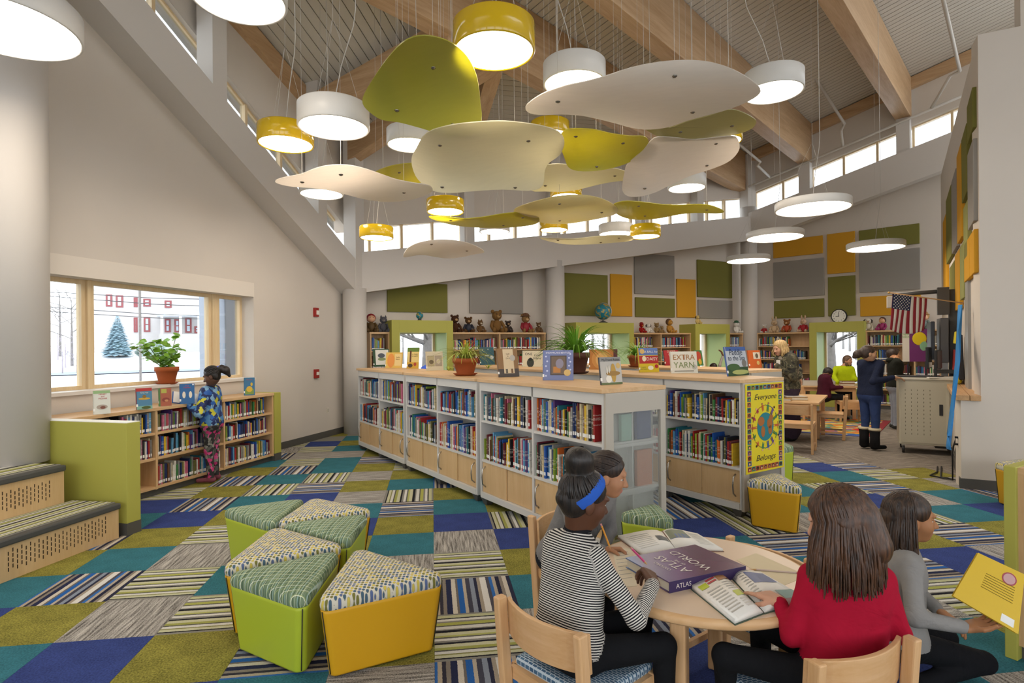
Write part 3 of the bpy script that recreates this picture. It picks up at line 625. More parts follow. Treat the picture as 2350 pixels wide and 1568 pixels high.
# ---------------- carpeted steps
BLf = Frame((-3.24, 4.785), 10.2)
TREADC = GSs
SLOT = M('slot_shadow', '#4a3a28', .9)
for lab, y0, y1, z0, z1 in (('lower', 0, .46, 0, .29), ('upper', .45, 1.28, 0, .605)):
    st = thing('carpeted_step', '%s carpeted reading step with slotted birch front' % lab, 'step', BLf.o, BLf.rz)
    xe = -.05 if lab == 'lower' else -.12
    n = 3; L = 3.0 / n
    for k in range(n):
        xa = xe - 3.0 + L * k + (.45 if 0 else 0)
        a = bx(st, 'front_panel', BIRCH, xa + .002, xa + L - .002, y0, y0 + .02, z0 if lab == 'lower' else .29, z1 - .05)
        m = MB(); zz0 = (z0 if lab == 'lower' else .29) + .06; H_ = .13
        for i in range(26):
            for j in range(4):
                sx_ = xa + .12 + i * .03; sz = zz0 + j * .036 + (.018 if i % 2 else 0); m.box(sx_, sx_ + .007, y0 - .0015, y0 + .004, sz, sz + .026)
        s_o = m.build('perforation', SLOT, a); s_o['kind'] = 'stuff'
    bx(st, 'body', BIRCH, xe - 3.0, xe, y0 + .02, y1, z0, z1 - .03)
    bx(st, 'nosing', M('charcoal_vinyl', '#4b4b49', .55), xe - 3.0, xe, y0 - .025, y0 + .035, z1 - .05, z1, bevel=.012)
    for k in range(6):
        a = xe - 3.0 + k * .5
        o = inst(TM['S'], 'carpet_tile', st, (a + .25, y0 + .035 + (y1 - y0 - .04) / 2, z1 + .002), R(90) if k % 2 else R(90), ); o.scale = ((y1 - y0 - .04) / .5, 1, 1)
# ---------------- mobile shelving runs
SA = 146.9
def shelf_unit(parent, fr, x0, L=1.8, deep=.62, open_end=False):
    u = parent; m = {}
    for x in (x0, x0 + L / 2 - .012, x0 + L - .025):
        if open_end and x > x0 + L * .8:
            for y in (0, deep - .04): bx(u, 'upright', WMET, x, x + .025, y, y + .04, .07, 1.2)
        else: bx(u, 'upright', WMET, x, x + .025, 0.0, deep, .07, 1.2)
    for y in (0.0, deep - .02):
        bx(u, 'header', WMET, x0 + .025, x0 + L - .025, y, y + .02, 1.115, 1.2); bx(u, 'bottom_rail', WMET, x0 + .025, x0 + L - .025, y - .008, y + .03, .07, .125)
    bx(u, 'divider_panel', WMET, x0 + .025, x0 + L - .025, deep / 2 - .006, deep / 2 + .006, .1, 1.19)
    for z in (.805, .42):
        for h in (0, 1):
            a = x0 + .025 + h * (L / 2 - .012); bx(u, 'shelf', WMET, a, a + L / 2 - .037, .004, deep - .004, z, z + .022)
    for h in (0, 1):
        a = x0 + .03 + h * (L / 2 - .012); w2 = L / 2 - .045
        for q in (0, 1):
            d = bx(u, 'door', BIRCH, a + q * w2 * .5, a + w2 * (.5 + .5 * q), .012 + q * .012, .022 + q * .012, .128, .418)
            if q == 0 or h == 1:
                xx = a + .05 if q == 0 else a + w2 - .05
                mm = MB(); mm.tube([(xx, .012, .18), (xx, -.02, .21), (xx, -.028, .28), (xx, -.02, .35), (xx, .012, .38)], .007, 6); mm.build('handle', CHROME, d)
    t = bx(u, 'top', MAPLE, x0 - .005, x0 + L + .005, -.025, deep + .025, 1.2, 1.232, bevel=.003)
    for x in (x0 + .06, x0 + L / 2, x0 + L - .06):
        for y in (.05, deep - .05):
            mm = MB(); mm.hexa([(x - .025, y - .03, 0), (x + .025, y - .03, 0), (x + .025, y + .03, 0), (x - .025, y + .03, 0)], [(x - .06, y - .05, .07), (x + .06, y - .05, .07), (x + .06, y + .05, .07), (x - .06, y + .05, .07)]); mm.build('foot', GREY, u)
def run(origin, n, names, seed, key, stops=None):
    fr = Frame(origin, SA)
    for k in range(n):
        u = thing('shelving_unit', names[k], 'shelving', fr.o, fr.rz, key); shelf_unit(u, fr, k * 1.86, open_end=(seed == 300 and k == 2))
        for h in (0, 1):
            for q, z in enumerate((.827, .442)):
                w_ = '%s %s shelf, unit %s' % (('upper', 'lower')[q], ('left', 'right')[h], names[k].split('shelving unit ')[1])
                a = k * 1.86 + .03 + h * .888
                fill(fr, a, a + .85, .02, z, .2, .275 if q == 0 else .29, w_, seed + k * 10 + h * 2 + q, .007, .022, .2, lean=.2, stop=.9 if k == 2 and seed == 300 and h else .93 if (k + h + q) % 3 else .99)
        last = u
    return fr, last
S1f, S1last = run((-2.355, 8.78), 3, ['white shelving unit farthest along the front run', 'white shelving unit in middle of front run', 'white shelving unit behind the seated girls'], 300, 'white mobile shelving units')
n2 = Vector((2.03, 5.10, 0)); S2f, S2last = run(n2 - dirv(SA) * 5.52, 3, ['white shelving unit farthest along the second run', 'white shelving unit in middle of second run', 'white shelving unit carrying the yellow poster'], 400, 'white mobile shelving units')
n3 = Vector((2.83, 6.85, 0)); S3f, S3last = run(n3 - dirv(SA) * 3.66, 2, ['white shelving unit at left of third run', 'white shelving unit at right of third run'], 500, 'white mobile shelving units')
FROST = NT('frosted_panel'); FROST.base('#c9c9c6', .38, .4); tr_ = FROST.n('BsdfTransparent', Color=(.93, .94, .93, 1)); mx_ = FROST.n('MixShader', Fac=.82); FROST.l(FROST.b.outputs[0], mx_.inputs[1]); FROST.l(tr_.outputs[0], mx_.inputs[2]); FROST.l(mx_.outputs[0], FROST.out.inputs[0]); FROST = FROST.m
EPAN = M('taupe_end_frame', '#b9b1a4', .5)
def end_panel(fr, last, xe, frost):
    T = Matrix.Translation((xe, 0, 0)) @ Matrix.Rotation(R(90), 4, 'Z')   # local x -> depth of the unit, -y -> outwards
    m = MB()
    for b in ((0, .075, -.02, .008, .06, 1.2), (.565, .62, -.02, .008, .06, 1.2), (.075, .565, -.02, .008, 1.05, 1.2), (.075, .565, -.02, .008, .06, .12)): m.box(*b)
    m.build('end_frame', EPAN, last, M4=T)
    if frost:
        m = MB(); m.box(.07, .57, -.004, .0, .11, 1.06); m.build('frosted_pane', FROST, last, M4=T)
        m = MB(); m.box(.05, .58, .075, .08, .12, 1.15); m.build('inner_sheet', M('pale_inner_sheet', '#c4c3be', .6), last, M4=T)
        for z in (.46, .8): m = MB(); m.box(.05, .58, .006, .075, z - .012, z + .012); m.build('end_shelf', WMET, last, M4=T)
    else:
        m = MB(); m.box(.07, .57, -.01, .0, .11, 1.06); m.build('end_sheet', M('grey_end_sheet', '#8a857d', .6), last, M4=T)
    return T
end_panel(S1f, S1last, 5.52, True); TP = end_panel(S2f, S2last, 5.52, False); end_panel(S3f, S3last, 3.66, False)
# blurred things stored behind the frosted end
for k, (y, z, w_, h, c, lb) in enumerate(((.36, .83, .15, .24, '#3b4a78', 'dark blue book standing behind the frosted end panel'), (.2, .83, .12, .2, '#9fc0b0', 'pale green book standing behind the frosted end panel'), (.36, .444, .16, .3, '#c98a6a', 'patchwork orange book low behind the frosted end panel'))):
    m = MB(); m.box(0, .03, 0, w_, 0, h); tag(m.build('book', C(c), loc=S1f.w(5.46, y, z), rz=S1f.rz), lb, 'book')
# ---------------- back wall bookcases and lime green window boxes
NOOKG = M('pale_green_lining', '#c3d69a', .6)
def wall_case(fr, x0, x1, label, seed, nb, stops, group='maple wall bookcases', pal=None):
    c = thing('wall_bookcase', label, 'bookcase', fr.w(x0, 0), fr.rz, group); L = x1 - x0
    bx(c, 'top', MAPLE, -.01, L + .01, -.01, .37, 1.8, 1.835); bx(c, 'plinth', GREY, 0, L, .03, .36, 0, .09); bx(c, 'back_panel', MAPLEZ, 0, L, .35, .36, .09, 1.8)
    for k in range(nb + 1): a = (L - .025) * k / nb; bx(c, 'upright', MAPLEZ, a, a + .025, 0, .35, .09, 1.8)
    for k in range(nb):
        a = (L - .025) * k / nb + .025; b = (L - .025) * (k + 1) / nb
        for q, z in enumerate((.09, .44, .78, 1.12, 1.46)):
            bx(c, 'shelf', MAPLE, a, b, .004, .35, z, z + .022)
            st = stops[(k * 5 + q + seed) % len(stops)]
            if st: fill(Frame(fr.w(x0, 0), fr.a), a, b, .06, z + .022, .19, .25, '%s shelf, %s' % (('bottom', 'second', 'middle', 'fourth', 'top')[q], label), seed * 50 + k * 10 + q, .014, .034, .18, stop=st)
STP = [.95, .9, .98, .8, .92, .6, .97]
wall_case(BKf, .05, G[0][0], 'maple bookcase between corner column and first lime window', 11, 1, STP)
wall_case(BKf, G[0][1], 3.87, 'maple bookcase below the teddy bears', 12, 2, STP)
wall_case(BKf, G[1][1], G[2][0], 'maple bookcase between two lime window boxes', 13, 2, STP)
wall_case(BKf, G[2][1], 10.0, 'narrow maple bookcase left of the right hand column', 14, 1, STP)
wall_case(RTf, .22, G4[0], 'maple bookcase behind the woman in camouflage', 15, 1, STP)
wall_case(RTf, G4[1], G4[1] + 1.9, 'maple bookcase behind the flag and computer cart', 16, 2, STP)
def lime_box(fr, x0, x1, hole, label, zb=.42):
    o = thing('window_box', label, 'window box', fr.w(x0, 0), fr.rz, 'lime green window boxes'); L = x1 - x0; h0, h1 = hole[0] - x0, hole[1] - x0
    bx(o, 'jamb', GREENP, 0, h0, NY, .42, 0, 2.06, bevel=.003); bx(o, 'jamb', GREENP, h1, L, NY, .42, 0, 2.06, bevel=.003)
    bx(o, 'header', GREENP, h0, h1, NY, .42, 1.82, 2.06); bx(o, 'bench', GREENP, h0, h1, NY, .42, 0, .46)
    bx(o, 'lining', NOOKG, h1 - .012, h1 - .001, NY + .01, .52, .46, 1.82); bx(o, 'lining', NOOKG, h0 + .001, h0 + .012, NY + .01, .52, .46, 1.82)
    winframe(o, h0 + .01, h1 - .01, .5, 1.86, .5, .56, .05)
    return o
for k, (a, b) in enumerate(G): lime_box(BKf, a, b, holesB[k], ('lime green box around the window behind the spider plant', 'lime green window box under the large globe', 'narrow lime green window box left of the snowman toy')[k])
lime_box(RTf, G4[0], G4[1], holesR[0], 'tall lime green window box under the wall clock')
# ---------------- triangular ottomans
def fabric_dots():
    t = NT('dotted_cushion_fabric'); mp = t.n('Mapping'); mp.inputs['Scale'].default_value = (54, 54, 0); t.l(t.obj(), mp.inputs[0])
    v = t.n('TexVoronoi', Scale=1.0, Randomness=.12); v.voronoi_dimensions = '2D'; t.l(mp.outputs[0], v.inputs['Vector'])
    cr = t.ramp(t.n('SeparateColor').outputs[0], [(0, '#6f7f95')])
    sepc = t.n('SeparateColor'); t.l(v.outputs['Color'], sepc.inputs[0])
    cc = t.ramp(sepc.outputs[0], [(0, '#4d6678'), (.35, '#7d7a3c'), (.62, '#d3bf5a'), (.85, '#5f6f96')], 'CONSTANT')
    d = t.math('LESS_THAN', v.outputs['Distance'], .36); ring = t.math('MULTIPLY', t.math('LESS_THAN', v.outputs['Distance'], .42), .6)
    b = t.mix(ring, lin('#d8d2c0'), lin('#57543f')); t.base(t.mix(d, b, cc), .85, .2); return t.m
def fabric_plaid():
    t = NT('plaid_cushion_fabric'); o = t.obj(); sp = t.n('SeparateXYZ'); t.l(o, sp.inputs[0])
    def lines(ax, f, w_, off=0):
        return t.math('LESS_THAN', t.math('FRACT', t.math('ADD', t.math('MULTIPLY', sp.outputs[ax], f), off)), w_)
    nz = t.n('TexNoise', Scale=3.0, Detail=2.0); mp = t.n('Mapping'); mp.inputs['Scale'].default_value = (60, 2, 1); t.l(o, mp.inputs[0]); t.l(mp.outputs[0], nz.inputs['Vector'])
    b = t.ramp(nz.outputs[0], [(.35, '#4d6350'), (.5, '#6f8467'), (.65, '#87997e')])
    a = t.mix(t.math('MULTIPLY', lines(0, 40, .1), .8), b, lin('#d4dcc0')); a = t.mix(t.math('MULTIPLY', lines(0, 27, .1, .3), .6), a, lin('#9fc0c0'))
    a = t.mix(t.math('MULTIPLY', lines(1, 25, .07), .85), a, lin('#e3e6cf')); a = t.mix(t.math('MULTIPLY', lines(1, 34, .06, .4), .6), a, lin('#b9c66a'))
    t.base(a, .85, .2); return t.m
DOTS = fabric_dots(); PLAID = fabric_plaid(); VG = M('lime_vinyl', '#b3c236', .42); VY = M('golden_yellow_vinyl', '#d9a41c', .42); STITCH = M('dark_stitching', '#3a3a2c', .8)
def rtri(pts, inset, r, n=6):
    c = sum(pts, Vector((0, 0, 0))) / 3; out = []
    P = [c + (p - c) * (1 - inset) for p in pts]
    for i in range(3):
        p, a, b = P[i], P[i - 1], P[(i + 1) % 3]; u = (a - p).normalized(); v = (b - p).normalized(); half = u.angle(v) / 2; dd = r / math.tan(half)
        A, B = p + u * dd, p + v * dd; cc = p + (u + v).normalized() * (r / math.sin(half))
        for k in range(n + 1):
            q = A.lerp(B, k / n) - cc; out.append(cc + q.normalized() * r)
    return out
def ottoman(pxs, green, label, ztop=.385, side=None, group='triangular ottomans'):
    V = [on(x, y, ztop) for x, y in pxs]; c = sum(V, Vector()) / 3; c.z = 0; V = [v - c for v in V]
    for v in V: v.z = 0
    if side:
        L = sum((V[i] - V[i - 1]).length for i in range(3)) / 3; V = [v * (side / L) for v in V]
    if (V[1] - V[0]).cross(V[2] - V[0]).z < 0: V = [V[0], V[2], V[1]]
    o = thing('ottoman', label, 'ottoman', c, 0, group)
    m = MB(); rings = [(.15, .012), (.145, .02), (.03, .315), (.02, .335)]; vs = []; N = 0
    for ins, z in rings:
        q = rtri(V, ins, .035); N = len(q); vs += [(p.x, p.y, z) for p in q]
    m.add(vs, [(i * N + k, i * N + (k + 1) % N, (i + 1) * N + (k + 1) % N, (i + 1) * N + k) for i in range(len(rings) - 1) for k in range(N)], 0, True)
    m.f.append(tuple(range(N - 1, -1, -1))); m.mi.append(0); m.sm.append(False); m.f.append(tuple(range((len(rings) - 1) * N, len(rings) * N))); m.mi.append(0); m.sm.append(False)
    m.build('body', VG if green else VY, o)
    m = MB(); rings = [(.02, .334), (.0, .345), (-.005, .36), (.01, .378), (.05, .392), (.25, .404), (.6, .41), (.93, .412)]; vs = []
    for ins, z in rings: q = rtri(V, ins, .04 * (1 - max(0, ins)) + .002); vs += [(p.x, p.y, z) for p in q]
    m.add(vs, [(i * N + k, i * N + (k + 1) % N, (i + 1) * N + (k + 1) % N, (i + 1) * N + k) for i in range(len(rings) - 1) for k in range(N)], 0, True)
    m.f.append(tuple(range((len(rings) - 1) * N, len(rings) * N))); m.mi.append(0); m.sm.append(True)
    m.build('cushion', PLAID if green else DOTS, o)
    for i in range(3):
        a, b = rtri(V, .145, .035), rtri(V, .022, .035); k = i * 7 + 3; n_ = Vector((a[k].x, a[k].y, 0)).normalized() * .002
        m = MB(); m.tube([(a[k].x + n_.x, a[k].y + n_.y, .02), (b[k].x + n_.x, b[k].y + n_.y, .33)], .0028, 5); m.build('corner_seam', STITCH, o)
    return o
ottoman([(514, 1319), (698, 1380), (784, 1263)], True, 'lime green plaid topped ottoman nearest the camera')
ottoman([(723, 1386), (1030, 1321), (817, 1257)], False, 'yellow dotted ottoman nearest the camera at right')
ottoman([(501, 1309), (629, 1209), (796, 1253)], False, 'yellow dotted ottoman squeezed behind the nearest green one')
ottoman([(636, 1205), (800, 1246), (846, 1181)], True, 'lime green plaid ottoman in middle of the left cluster')
ottoman([(630, 1203), (718, 1143), (863, 1172)], False, 'yellow dotted ottoman at back of the left cluster')
ottoman([(507, 1170), (623, 1206), (703, 1145)], True, 'lime green plaid ottoman at far left of the cluster')
ottoman([(1416, 1181), (1506, 1156), (1553, 1201)], True, 'lime green ottoman by the frosted shelf end')
ottoman([(1708, 1104), (1782, 1085), (1849, 1123)], False, 'yellow dotted ottoman below the yellow poster')
ottoman([(1748, 1042), (1790, 1008), (1836, 1027)], True, 'lime green ottoman behind the poster shelf', side=.55)
ottoman([(2268, 1062), (2372, 1050), (2385, 1092)], False, 'yellow dotted ottoman at the right wall', side=.62)
# ---------------- round table and chairs
TC = Vector((.79, 2.46, 0)); TZ = .585
CHW = wood('chair_maple', '#c89a66', '#dcb488', 0, .8); CHWZ = wood('chair_maple_upright', '#c89a66', '#dcb488', 2, .8)
TBW = wood('table_edge_maple', '#c99b66', '#dfb98d', 0, .6)
tb = thing('round_table', 'low round maple table with open books on it', 'table', TC)
m = MB(); m.lathe([(.42, -.04), (.455, -.037), (.466, -.028), (.466, -.01), (.458, -.002), (.45, 0)], 64, (0, 0, TZ)); m.build('tabletop', TBW, tb)
m = MB(); m.lathe([(.446, 0), (.446, .0012)], 64, (0, 0, TZ - .0004)); m.build('laminate_surface', M('pinkish_laminate', '#d8bfa4', .35), tb)
for a in (240, 330, 60, 150):
    x, y = .34 * math.cos(R(a)), .34 * math.sin(R(a)); T = Matrix.Translation((x, y, 0)) @ Matrix.Rotation(R(a), 4, 'Z')
    m = MB(); m.box(-.03, .03, -.03, .03, 0, TZ - .04, T=T); m.build('leg', CHWZ, tb, bevel=.008)
for a in (240, 60):
    pass
def fabric_blue():
    t = NT('blue_grid_fabric'); v = t.n('TexBrick', Scale=22.0); v.inputs['Color1'].default_value = lin('#3f5e7c'); v.inputs['Color2'].default_value = lin('#56768f'); v.inputs['Mortar'].default_value = lin('#b9c6cf'); v.inputs['Mortar Size'].default_value = .04
    t.l(t.obj((1, 1, 0)), v.inputs['Vector']); t.base(v.outputs[0], .85, .2); return t.m
BLUEF = fabric_blue()
def chair(p, fwd, label, sc_=1.0, cushion=True, group='maple chairs', seat_z=.33, top=.605):
    """p = middle of the backrest on the floor, fwd = plan direction the sitter faces"""
    rz = math.atan2(fwd[1], fwd[0]) - R(90); o = thing('wooden_chair', label, 'chair', (p[0], p[1], 0), rz, group); W = .2 * sc_; D = .36 * sc_
    for s in (-1, 1):
        m = MB(); x = s * W
        m.prism_xz([(0, 0), (.045, 0), (.045, top), (0, top)], -.016, .016)
        m.v = [(x + yy * 1.0, xx - .02 - .05 * max(0, (zz - seat_z) / (top - seat_z)), zz) for xx, yy, zz in m.v]; m.build('back_post', CHWZ, o, bevel=.006)
        bx(o, 'leg', CHWZ, x - .018, x + .018, D - .02, D + .02, 0, seat_z, bevel=.005)
        bx(o, 'side_rail', CHW, x - .012, x + .012, .02, D, seat_z - .05, seat_z - .005); bx(o, 'side_stretcher', CHW, x - .01, x + .01, .02, D, .1, .13)
    bx(o, 'front_rail', CHW, -W, W, D - .012, D + .012, seat_z - .05, seat_z - .005); bx(o, 'rear_rail', CHW, -W, W, 0, .024, seat_z - .05, seat_z - .005)
    m = MB(); n = 12; z0, z1 = top - .155, top - .015
    for k in range(n + 1):
        x = -W + 2 * W * k / n; b = -.055 * (1 - (x / W) ** 2) - .038
        for (dy, z) in ((0, z0), (.018, z0), (.018, z1), (0, z1)): m.v.append((x, b + dy + .035 - .01 * (z - z0) / (z1 - z0), z))
    for k in range(n):
        for q in range(4): m.f.append((k * 4 + q, k * 4 + (q + 1) % 4, k * 4 + 4 + (q + 1) % 4, k * 4 + 4 + q)); m.mi.append(0); m.sm.append(False)
    m.f += [(3, 2, 1, 0), tuple(n * 4 + q for q in range(4))]; m.mi += [0, 0]; m.sm += [False, False]
    m.build('backrest', CHW, o, bevel=.003)
    if cushion:
        m = MB(); m.box(-W + .005, W - .005, .02, D + .015, seat_z - .01, seat_z + .028); q = m.build('seat_cushion', BLUEF, o, bevel=.014)
    else: bx(o, 'seat', CHW, -W - .01, W + .01, .0, D + .03, seat_z - .005, seat_z + .018, bevel=.005)
    return o
chair((.115, 2.06), (.74, .67), 'maple chair of the girl in the striped shirt')
chair((1.07, 1.82), (-.34, .94), 'maple chair of the girl in red')
chair((.28, 3.30), (.68, -.73), 'maple chair behind the striped girl, mostly hidden')
chair((1.20, 2.78), (-.8, -.6), 'empty maple chair pushed to far side of round table', top=.56)
# ---------------- tables and chairs at the back
def rect_table(fr, x0, x1, y0, y1, z, label):
    o = thing('library_table', label, 'table', fr.o, fr.rz, 'rectangular maple tables')
    bx(o, 'tabletop', MAPLE, x0, x1, y0, y1, z - .035, z, bevel=.006)
    for x in (x0 + .04, x1 - .1):
        for y in (y0 + .04, y1 - .1): bx(o, 'leg', CHWZ, x, x + .06, y, y + .06, 0, z - .035)
    bx(o, 'apron', CHW, x0 + .07, x1 - .07, y0 + .05, y0 + .07, z - .11, z - .035); bx(o, 'apron', CHW, x0 + .07, x1 - .07, y1 - .07, y1 - .05, z - .11, z - .035)
T2f = Frame((4.53, 8.5), 123); rect_table(T2f, -1.05, 0, 0, 1.5, .67, 'rectangular maple table with craft trays beside the shelving')
T3f = Frame((6.95, 11.55), 112); rect_table(T3f, -1.05, 0, 0, .8, .67, 'rectangular maple table where two children sit')
chair((3.98, 8.1), (.54, .84), 'maple chair facing away in front of the craft tray table', 1.05, False, seat_z=.40, top=.7)
chair((5.35, 9.3), (-.86, .5), 'maple chair at right side of the craft tray table', 1.0, False, seat_z=.40, top=.7)
chair((6.55, 11.1), (.3, .95), 'maple chair tucked under the farther table', 1.0, False, seat_z=.40, top=.42)
chair((5.75, 11.6), (.9, .1), 'maple chair holding the boy in maroon', 1.0, False, seat_z=.38, top=.7)
# rug
RGf = Frame(on(1830, 985), 108)
rug = NT('patchwork_rug'); v = rug.n('TexVoronoi', Scale=5.0); v.distance = 'CHEBYCHEV'; rug.l(rug.obj((1, 2.2, 1)), v.inputs['Vector']); sc_n = rug.n('SeparateColor'); rug.l(v.outputs['Color'], sc_n.inputs[0])
rug.base(rug.ramp(sc_n.outputs[0], [(0, '#b8323a'), (.2, '#d8a838'), (.4, '#4f8f70'), (.55, '#3f68a8'), (.7, '#d0763a'), (.85, '#cfc27a')], 'CONSTANT'), .95, .1)
ra, rb_, rc = on(1745, 985), on(1990, 1002), on(2028, 966); m = MB(); rd_ = rc - rb_; q = [ra, rb_, rc, ra + rd_]
o = thing('patchwork_rug', 'multicoloured patchwork rug under the tables', 'rug')
m.hexa([p + Vector((0, 0, .001)) for p in q], [p + Vector((0, 0, .008)) for p in q]); m.build('pile', rug.m, o)
m = MB(); d0 = (rb_ - ra).normalized() * .12
m.hexa([rb_ + Vector((0, 0, .001)), rb_ + d0 + Vector((0, 0, .001)), rc + d0 + Vector((0, 0, .001)), rc + Vector((0, 0, .001))], [rb_ + Vector((0, 0, .009)), rb_ + d0 + Vector((0, 0, .009)), rc + d0 + Vector((0, 0, .009)), rc + Vector((0, 0, .009))]); m.build('border', C('#8f2430'), o)
n_ = Vector((0, 0, 0)); d1 = -(rd_.normalized()) * .1
m = MB(); m.hexa([p + Vector((0, 0, .001)) for p in (ra + d1, rb_ + d1, rb_, ra)], [p + Vector((0, 0, .009)) for p in (ra + d1, rb_ + d1, rb_, ra)]); m.build('border', C('#4a62b0'), o)
# ---------------- computer cart
CTf = Frame(on(2064, 1040), 121)
ct = thing('laptop_cart', 'beige metal laptop charging cart on casters by the right wall', 'cart', CTf.o, CTf.rz)
BEIGE = M('beige_enamel', '#c3bda9', .5)
bx(ct, 'cabinet', BEIGE, 0, .66, 0, .6, .13, 1.03, bevel=.008); bx(ct, 'worktop', M('cart_top', '#cfcabb', .5), -.02, .68, -.02, .62, 1.03, 1.06, bevel=.006)
dr = bx(ct, 'door', M('beige_door', '#bcb6a2', .5), .02, .64, -.008, 0, .16, 1.0)
m = MB()
for i in range(5):
    for j in range(12): m.box(.07 + i * .07, .077 + i * .07, -.0095, -.004, .27 + j * .055, .292 + j * .055)
q = m.build('vent_slots', M('slot_grey', '#7a7565', .8), dr); q['kind'] = 'stuff'
bx(dr, 'latch', DARK, .455, .495, -.015, -.007, .55, .7); bx(dr, 'locking_bar', BEIGE, .53, .565, -.022, -.008, .2, .95)
for x in (.05, .61):
    for y in (.06, .54):
        mm = MB(); mm.tube([(x - .015, y, .06), (x + .015, y, .06)], .055, 16); mm.build('caster', DARK, ct)
        bx(ct, 'caster_fork', CHROME, x - .02, x + .02, y - .03, y + .03, .1, .135)
# monitors and keyboards on the cart
def monitor(label, p, rz, w_, h, z, tilt=0):
    o = thing('computer_monitor', label, 'monitor', (p[0], p[1], z), rz)
    bx(o, 'base', DARK, -.11, .11, -.08, .08, 0, .015); bx(o, 'neck', DARK, -.02, .02, -.015, .015, .015, .2); bx(o, 'housing', DARK, -w_ / 2, w_ / 2, -.045, -.015, .12, .12 + h, bevel=.005); bx(o, 'screen', M('screen_dark', '#15181c', .15), -w_ / 2 + .015, w_ / 2 - .015, -.048, -.044, .135, .105 + h)
p = CTf.w(.34, .3); monitor('black flat computer monitor seen edge on above the cart', p, R(48), .4, .3, 1.06)
p = CTf.w(.43, .12); monitor('slim black monitor leaning on the cart beside the other', p, R(44), .34, .26, 1.06)
kb = thing('keyboard', 'black keyboard on top of the beige cart', 'keyboard', CTf.w(.18, .12, 1.06), CTf.rz); bx(kb, 'case', DARK, -.2, .2, -.07, .07, 0, .018, bevel=.004); bx(kb, 'keys', M('key_grey', '#4a4a4d', .6), -.19, .19, -.06, .06, .018, .024)
m = MB(); m.box(-.18, .22, -.09, .09, 0, .012); tag(m.build('paper_stack', WHITE, loc=CTf.w(.5, .08, 1.061), rz=CTf.rz + .2), 'white papers lying at front of the cart top', 'papers')
# interactive board on its tall dark mount
ib = thing('board_mount', 'tall dark grey board lift with projector boom beside the cart', 'display mount', CTf.w(.72, .8), CTf.rz)
DG = M('dark_grey_metal', '#4c4b49', .5)
bx(ib, 'column', DG, -.06, .2, 0, .12, 0, 2.32, bevel=.01); bx(ib, 'cheek', DG, -.2, -.06, -.06, .04, 1.95, 2.35); bx(ib, 'foot', DG, -.25, .3, -.1, .3, 0, .06)
m = MB(); m.tube([(-.1, .02, 2.3), (-.75, .1, 2.28)], .03, 8); m.build('boom', DG, ib); bx(ib, 'projector', M('projector_white', '#c9c5bd', .5), -.82, -.7, .04, .16, 2.08, 2.26, bevel=.01)
for k, (x, w_, z0, z1, c) in enumerate(((-.18, .1, 1.25, 1.9, '#57575a'), (-.3, .05, 1.3, 1.85, '#2f3540'))): bx(ib, 'display_panel', M('display_%d' % k, c, .4), x, x + w_, -.14 - k * .08, .3, z0, z1, bevel=.01)
bx(ib, 'pen_tray', DG, -.26, .12, -.24, -.05, 1.1, 1.15); bx(ib, 'support', M('alu', '#a9a8a6', .35, .5, .6), -.16, -.08, -.03, .03, .06, 1.3)
# ---------------- right hand low bookcase (partly out of frame)
RBf = Frame(on(2310, 1505), 150)
rb = thing('low_bookcase', 'low maple bookcase with lime edge at right frame edge', 'bookcase', RBf.o, RBf.rz)
bx(rb, 'end_panel', GREENP, 0, .05, -.02, .36, .0, .94, bevel=.004); bx(rb, 'top', MAPLE, .05, 1.5, 0, .36, .9, .935)
bx(rb, 'upright', MAPLEZ, .05, .075, 0, .36, .07, .9); bx(rb, 'back_panel', MAPLEZ, .05, 1.5, .345, .36, .07, .9); bx(rb, 'plinth', GREY, .05, 1.5, .03, .35, 0, .07)
for z in (.07, .36, .64): bx(rb, 'shelf', MAPLE, .075, 1.5, .01, .345, z, z + .025)
bx(rb, 'upright', MAPLEZ, 1.475, 1.5, 0, .36, .07, .9)
# ---------------- books: the 300 that show largest are objects, the rest one mass
BOOKS.sort(key=lambda b: -b[0]); rest = MB(); lab = MB()
for n, (sz, T, k, t, h, where, idx) in enumerate(BOOKS):
    if n < 300:
        o = bpy.data.objects.new('book', BM_[k]); col.objects.link(o); o.matrix_world = T
        wd = ('thin ' if t < .013 else 'thick ' if t > .02 else '') + PAL[k][0]
        tag(o, '%s book, %s from left, %s' % (wd, ordinal(idx), where), 'book', 'books on the white shelving')
        c = bpy.data.objects.new('spine_label', LM_); col.objects.link(c); c.parent = o; c.location = (0, 0, .09); c.scale = (1, 1, .028 / h)
    else:
        rest.add([T @ Vector(v) for v in BV], BFc, k); rest.add([T @ Vector(v) for v in BV], BFp, len(PAL))
        L = T @ Matrix.Translation((0, 0, .09)) @ Matrix.Diagonal((1, 1, .03 / h, 1)); rest.add([L @ Vector(v) for v in ((.04, -.012, 0), (.96, -.012, 0), (.96, -.012, 1), (.04, -.012, 1))], [(0, 1, 2, 3)], len(PAL) + 1)
SOLID = [M('far_book_' + n.replace(' ', '_'), c, .5, noise=.35, nscale=30) for n, c in PAL]
o = rest.build('shelved_books', SOLID + [PAGES, LABELW]); tag(o, 'rows of books on the farther shelves', 'books', kind='stuff')
print('books', len(BOOKS))
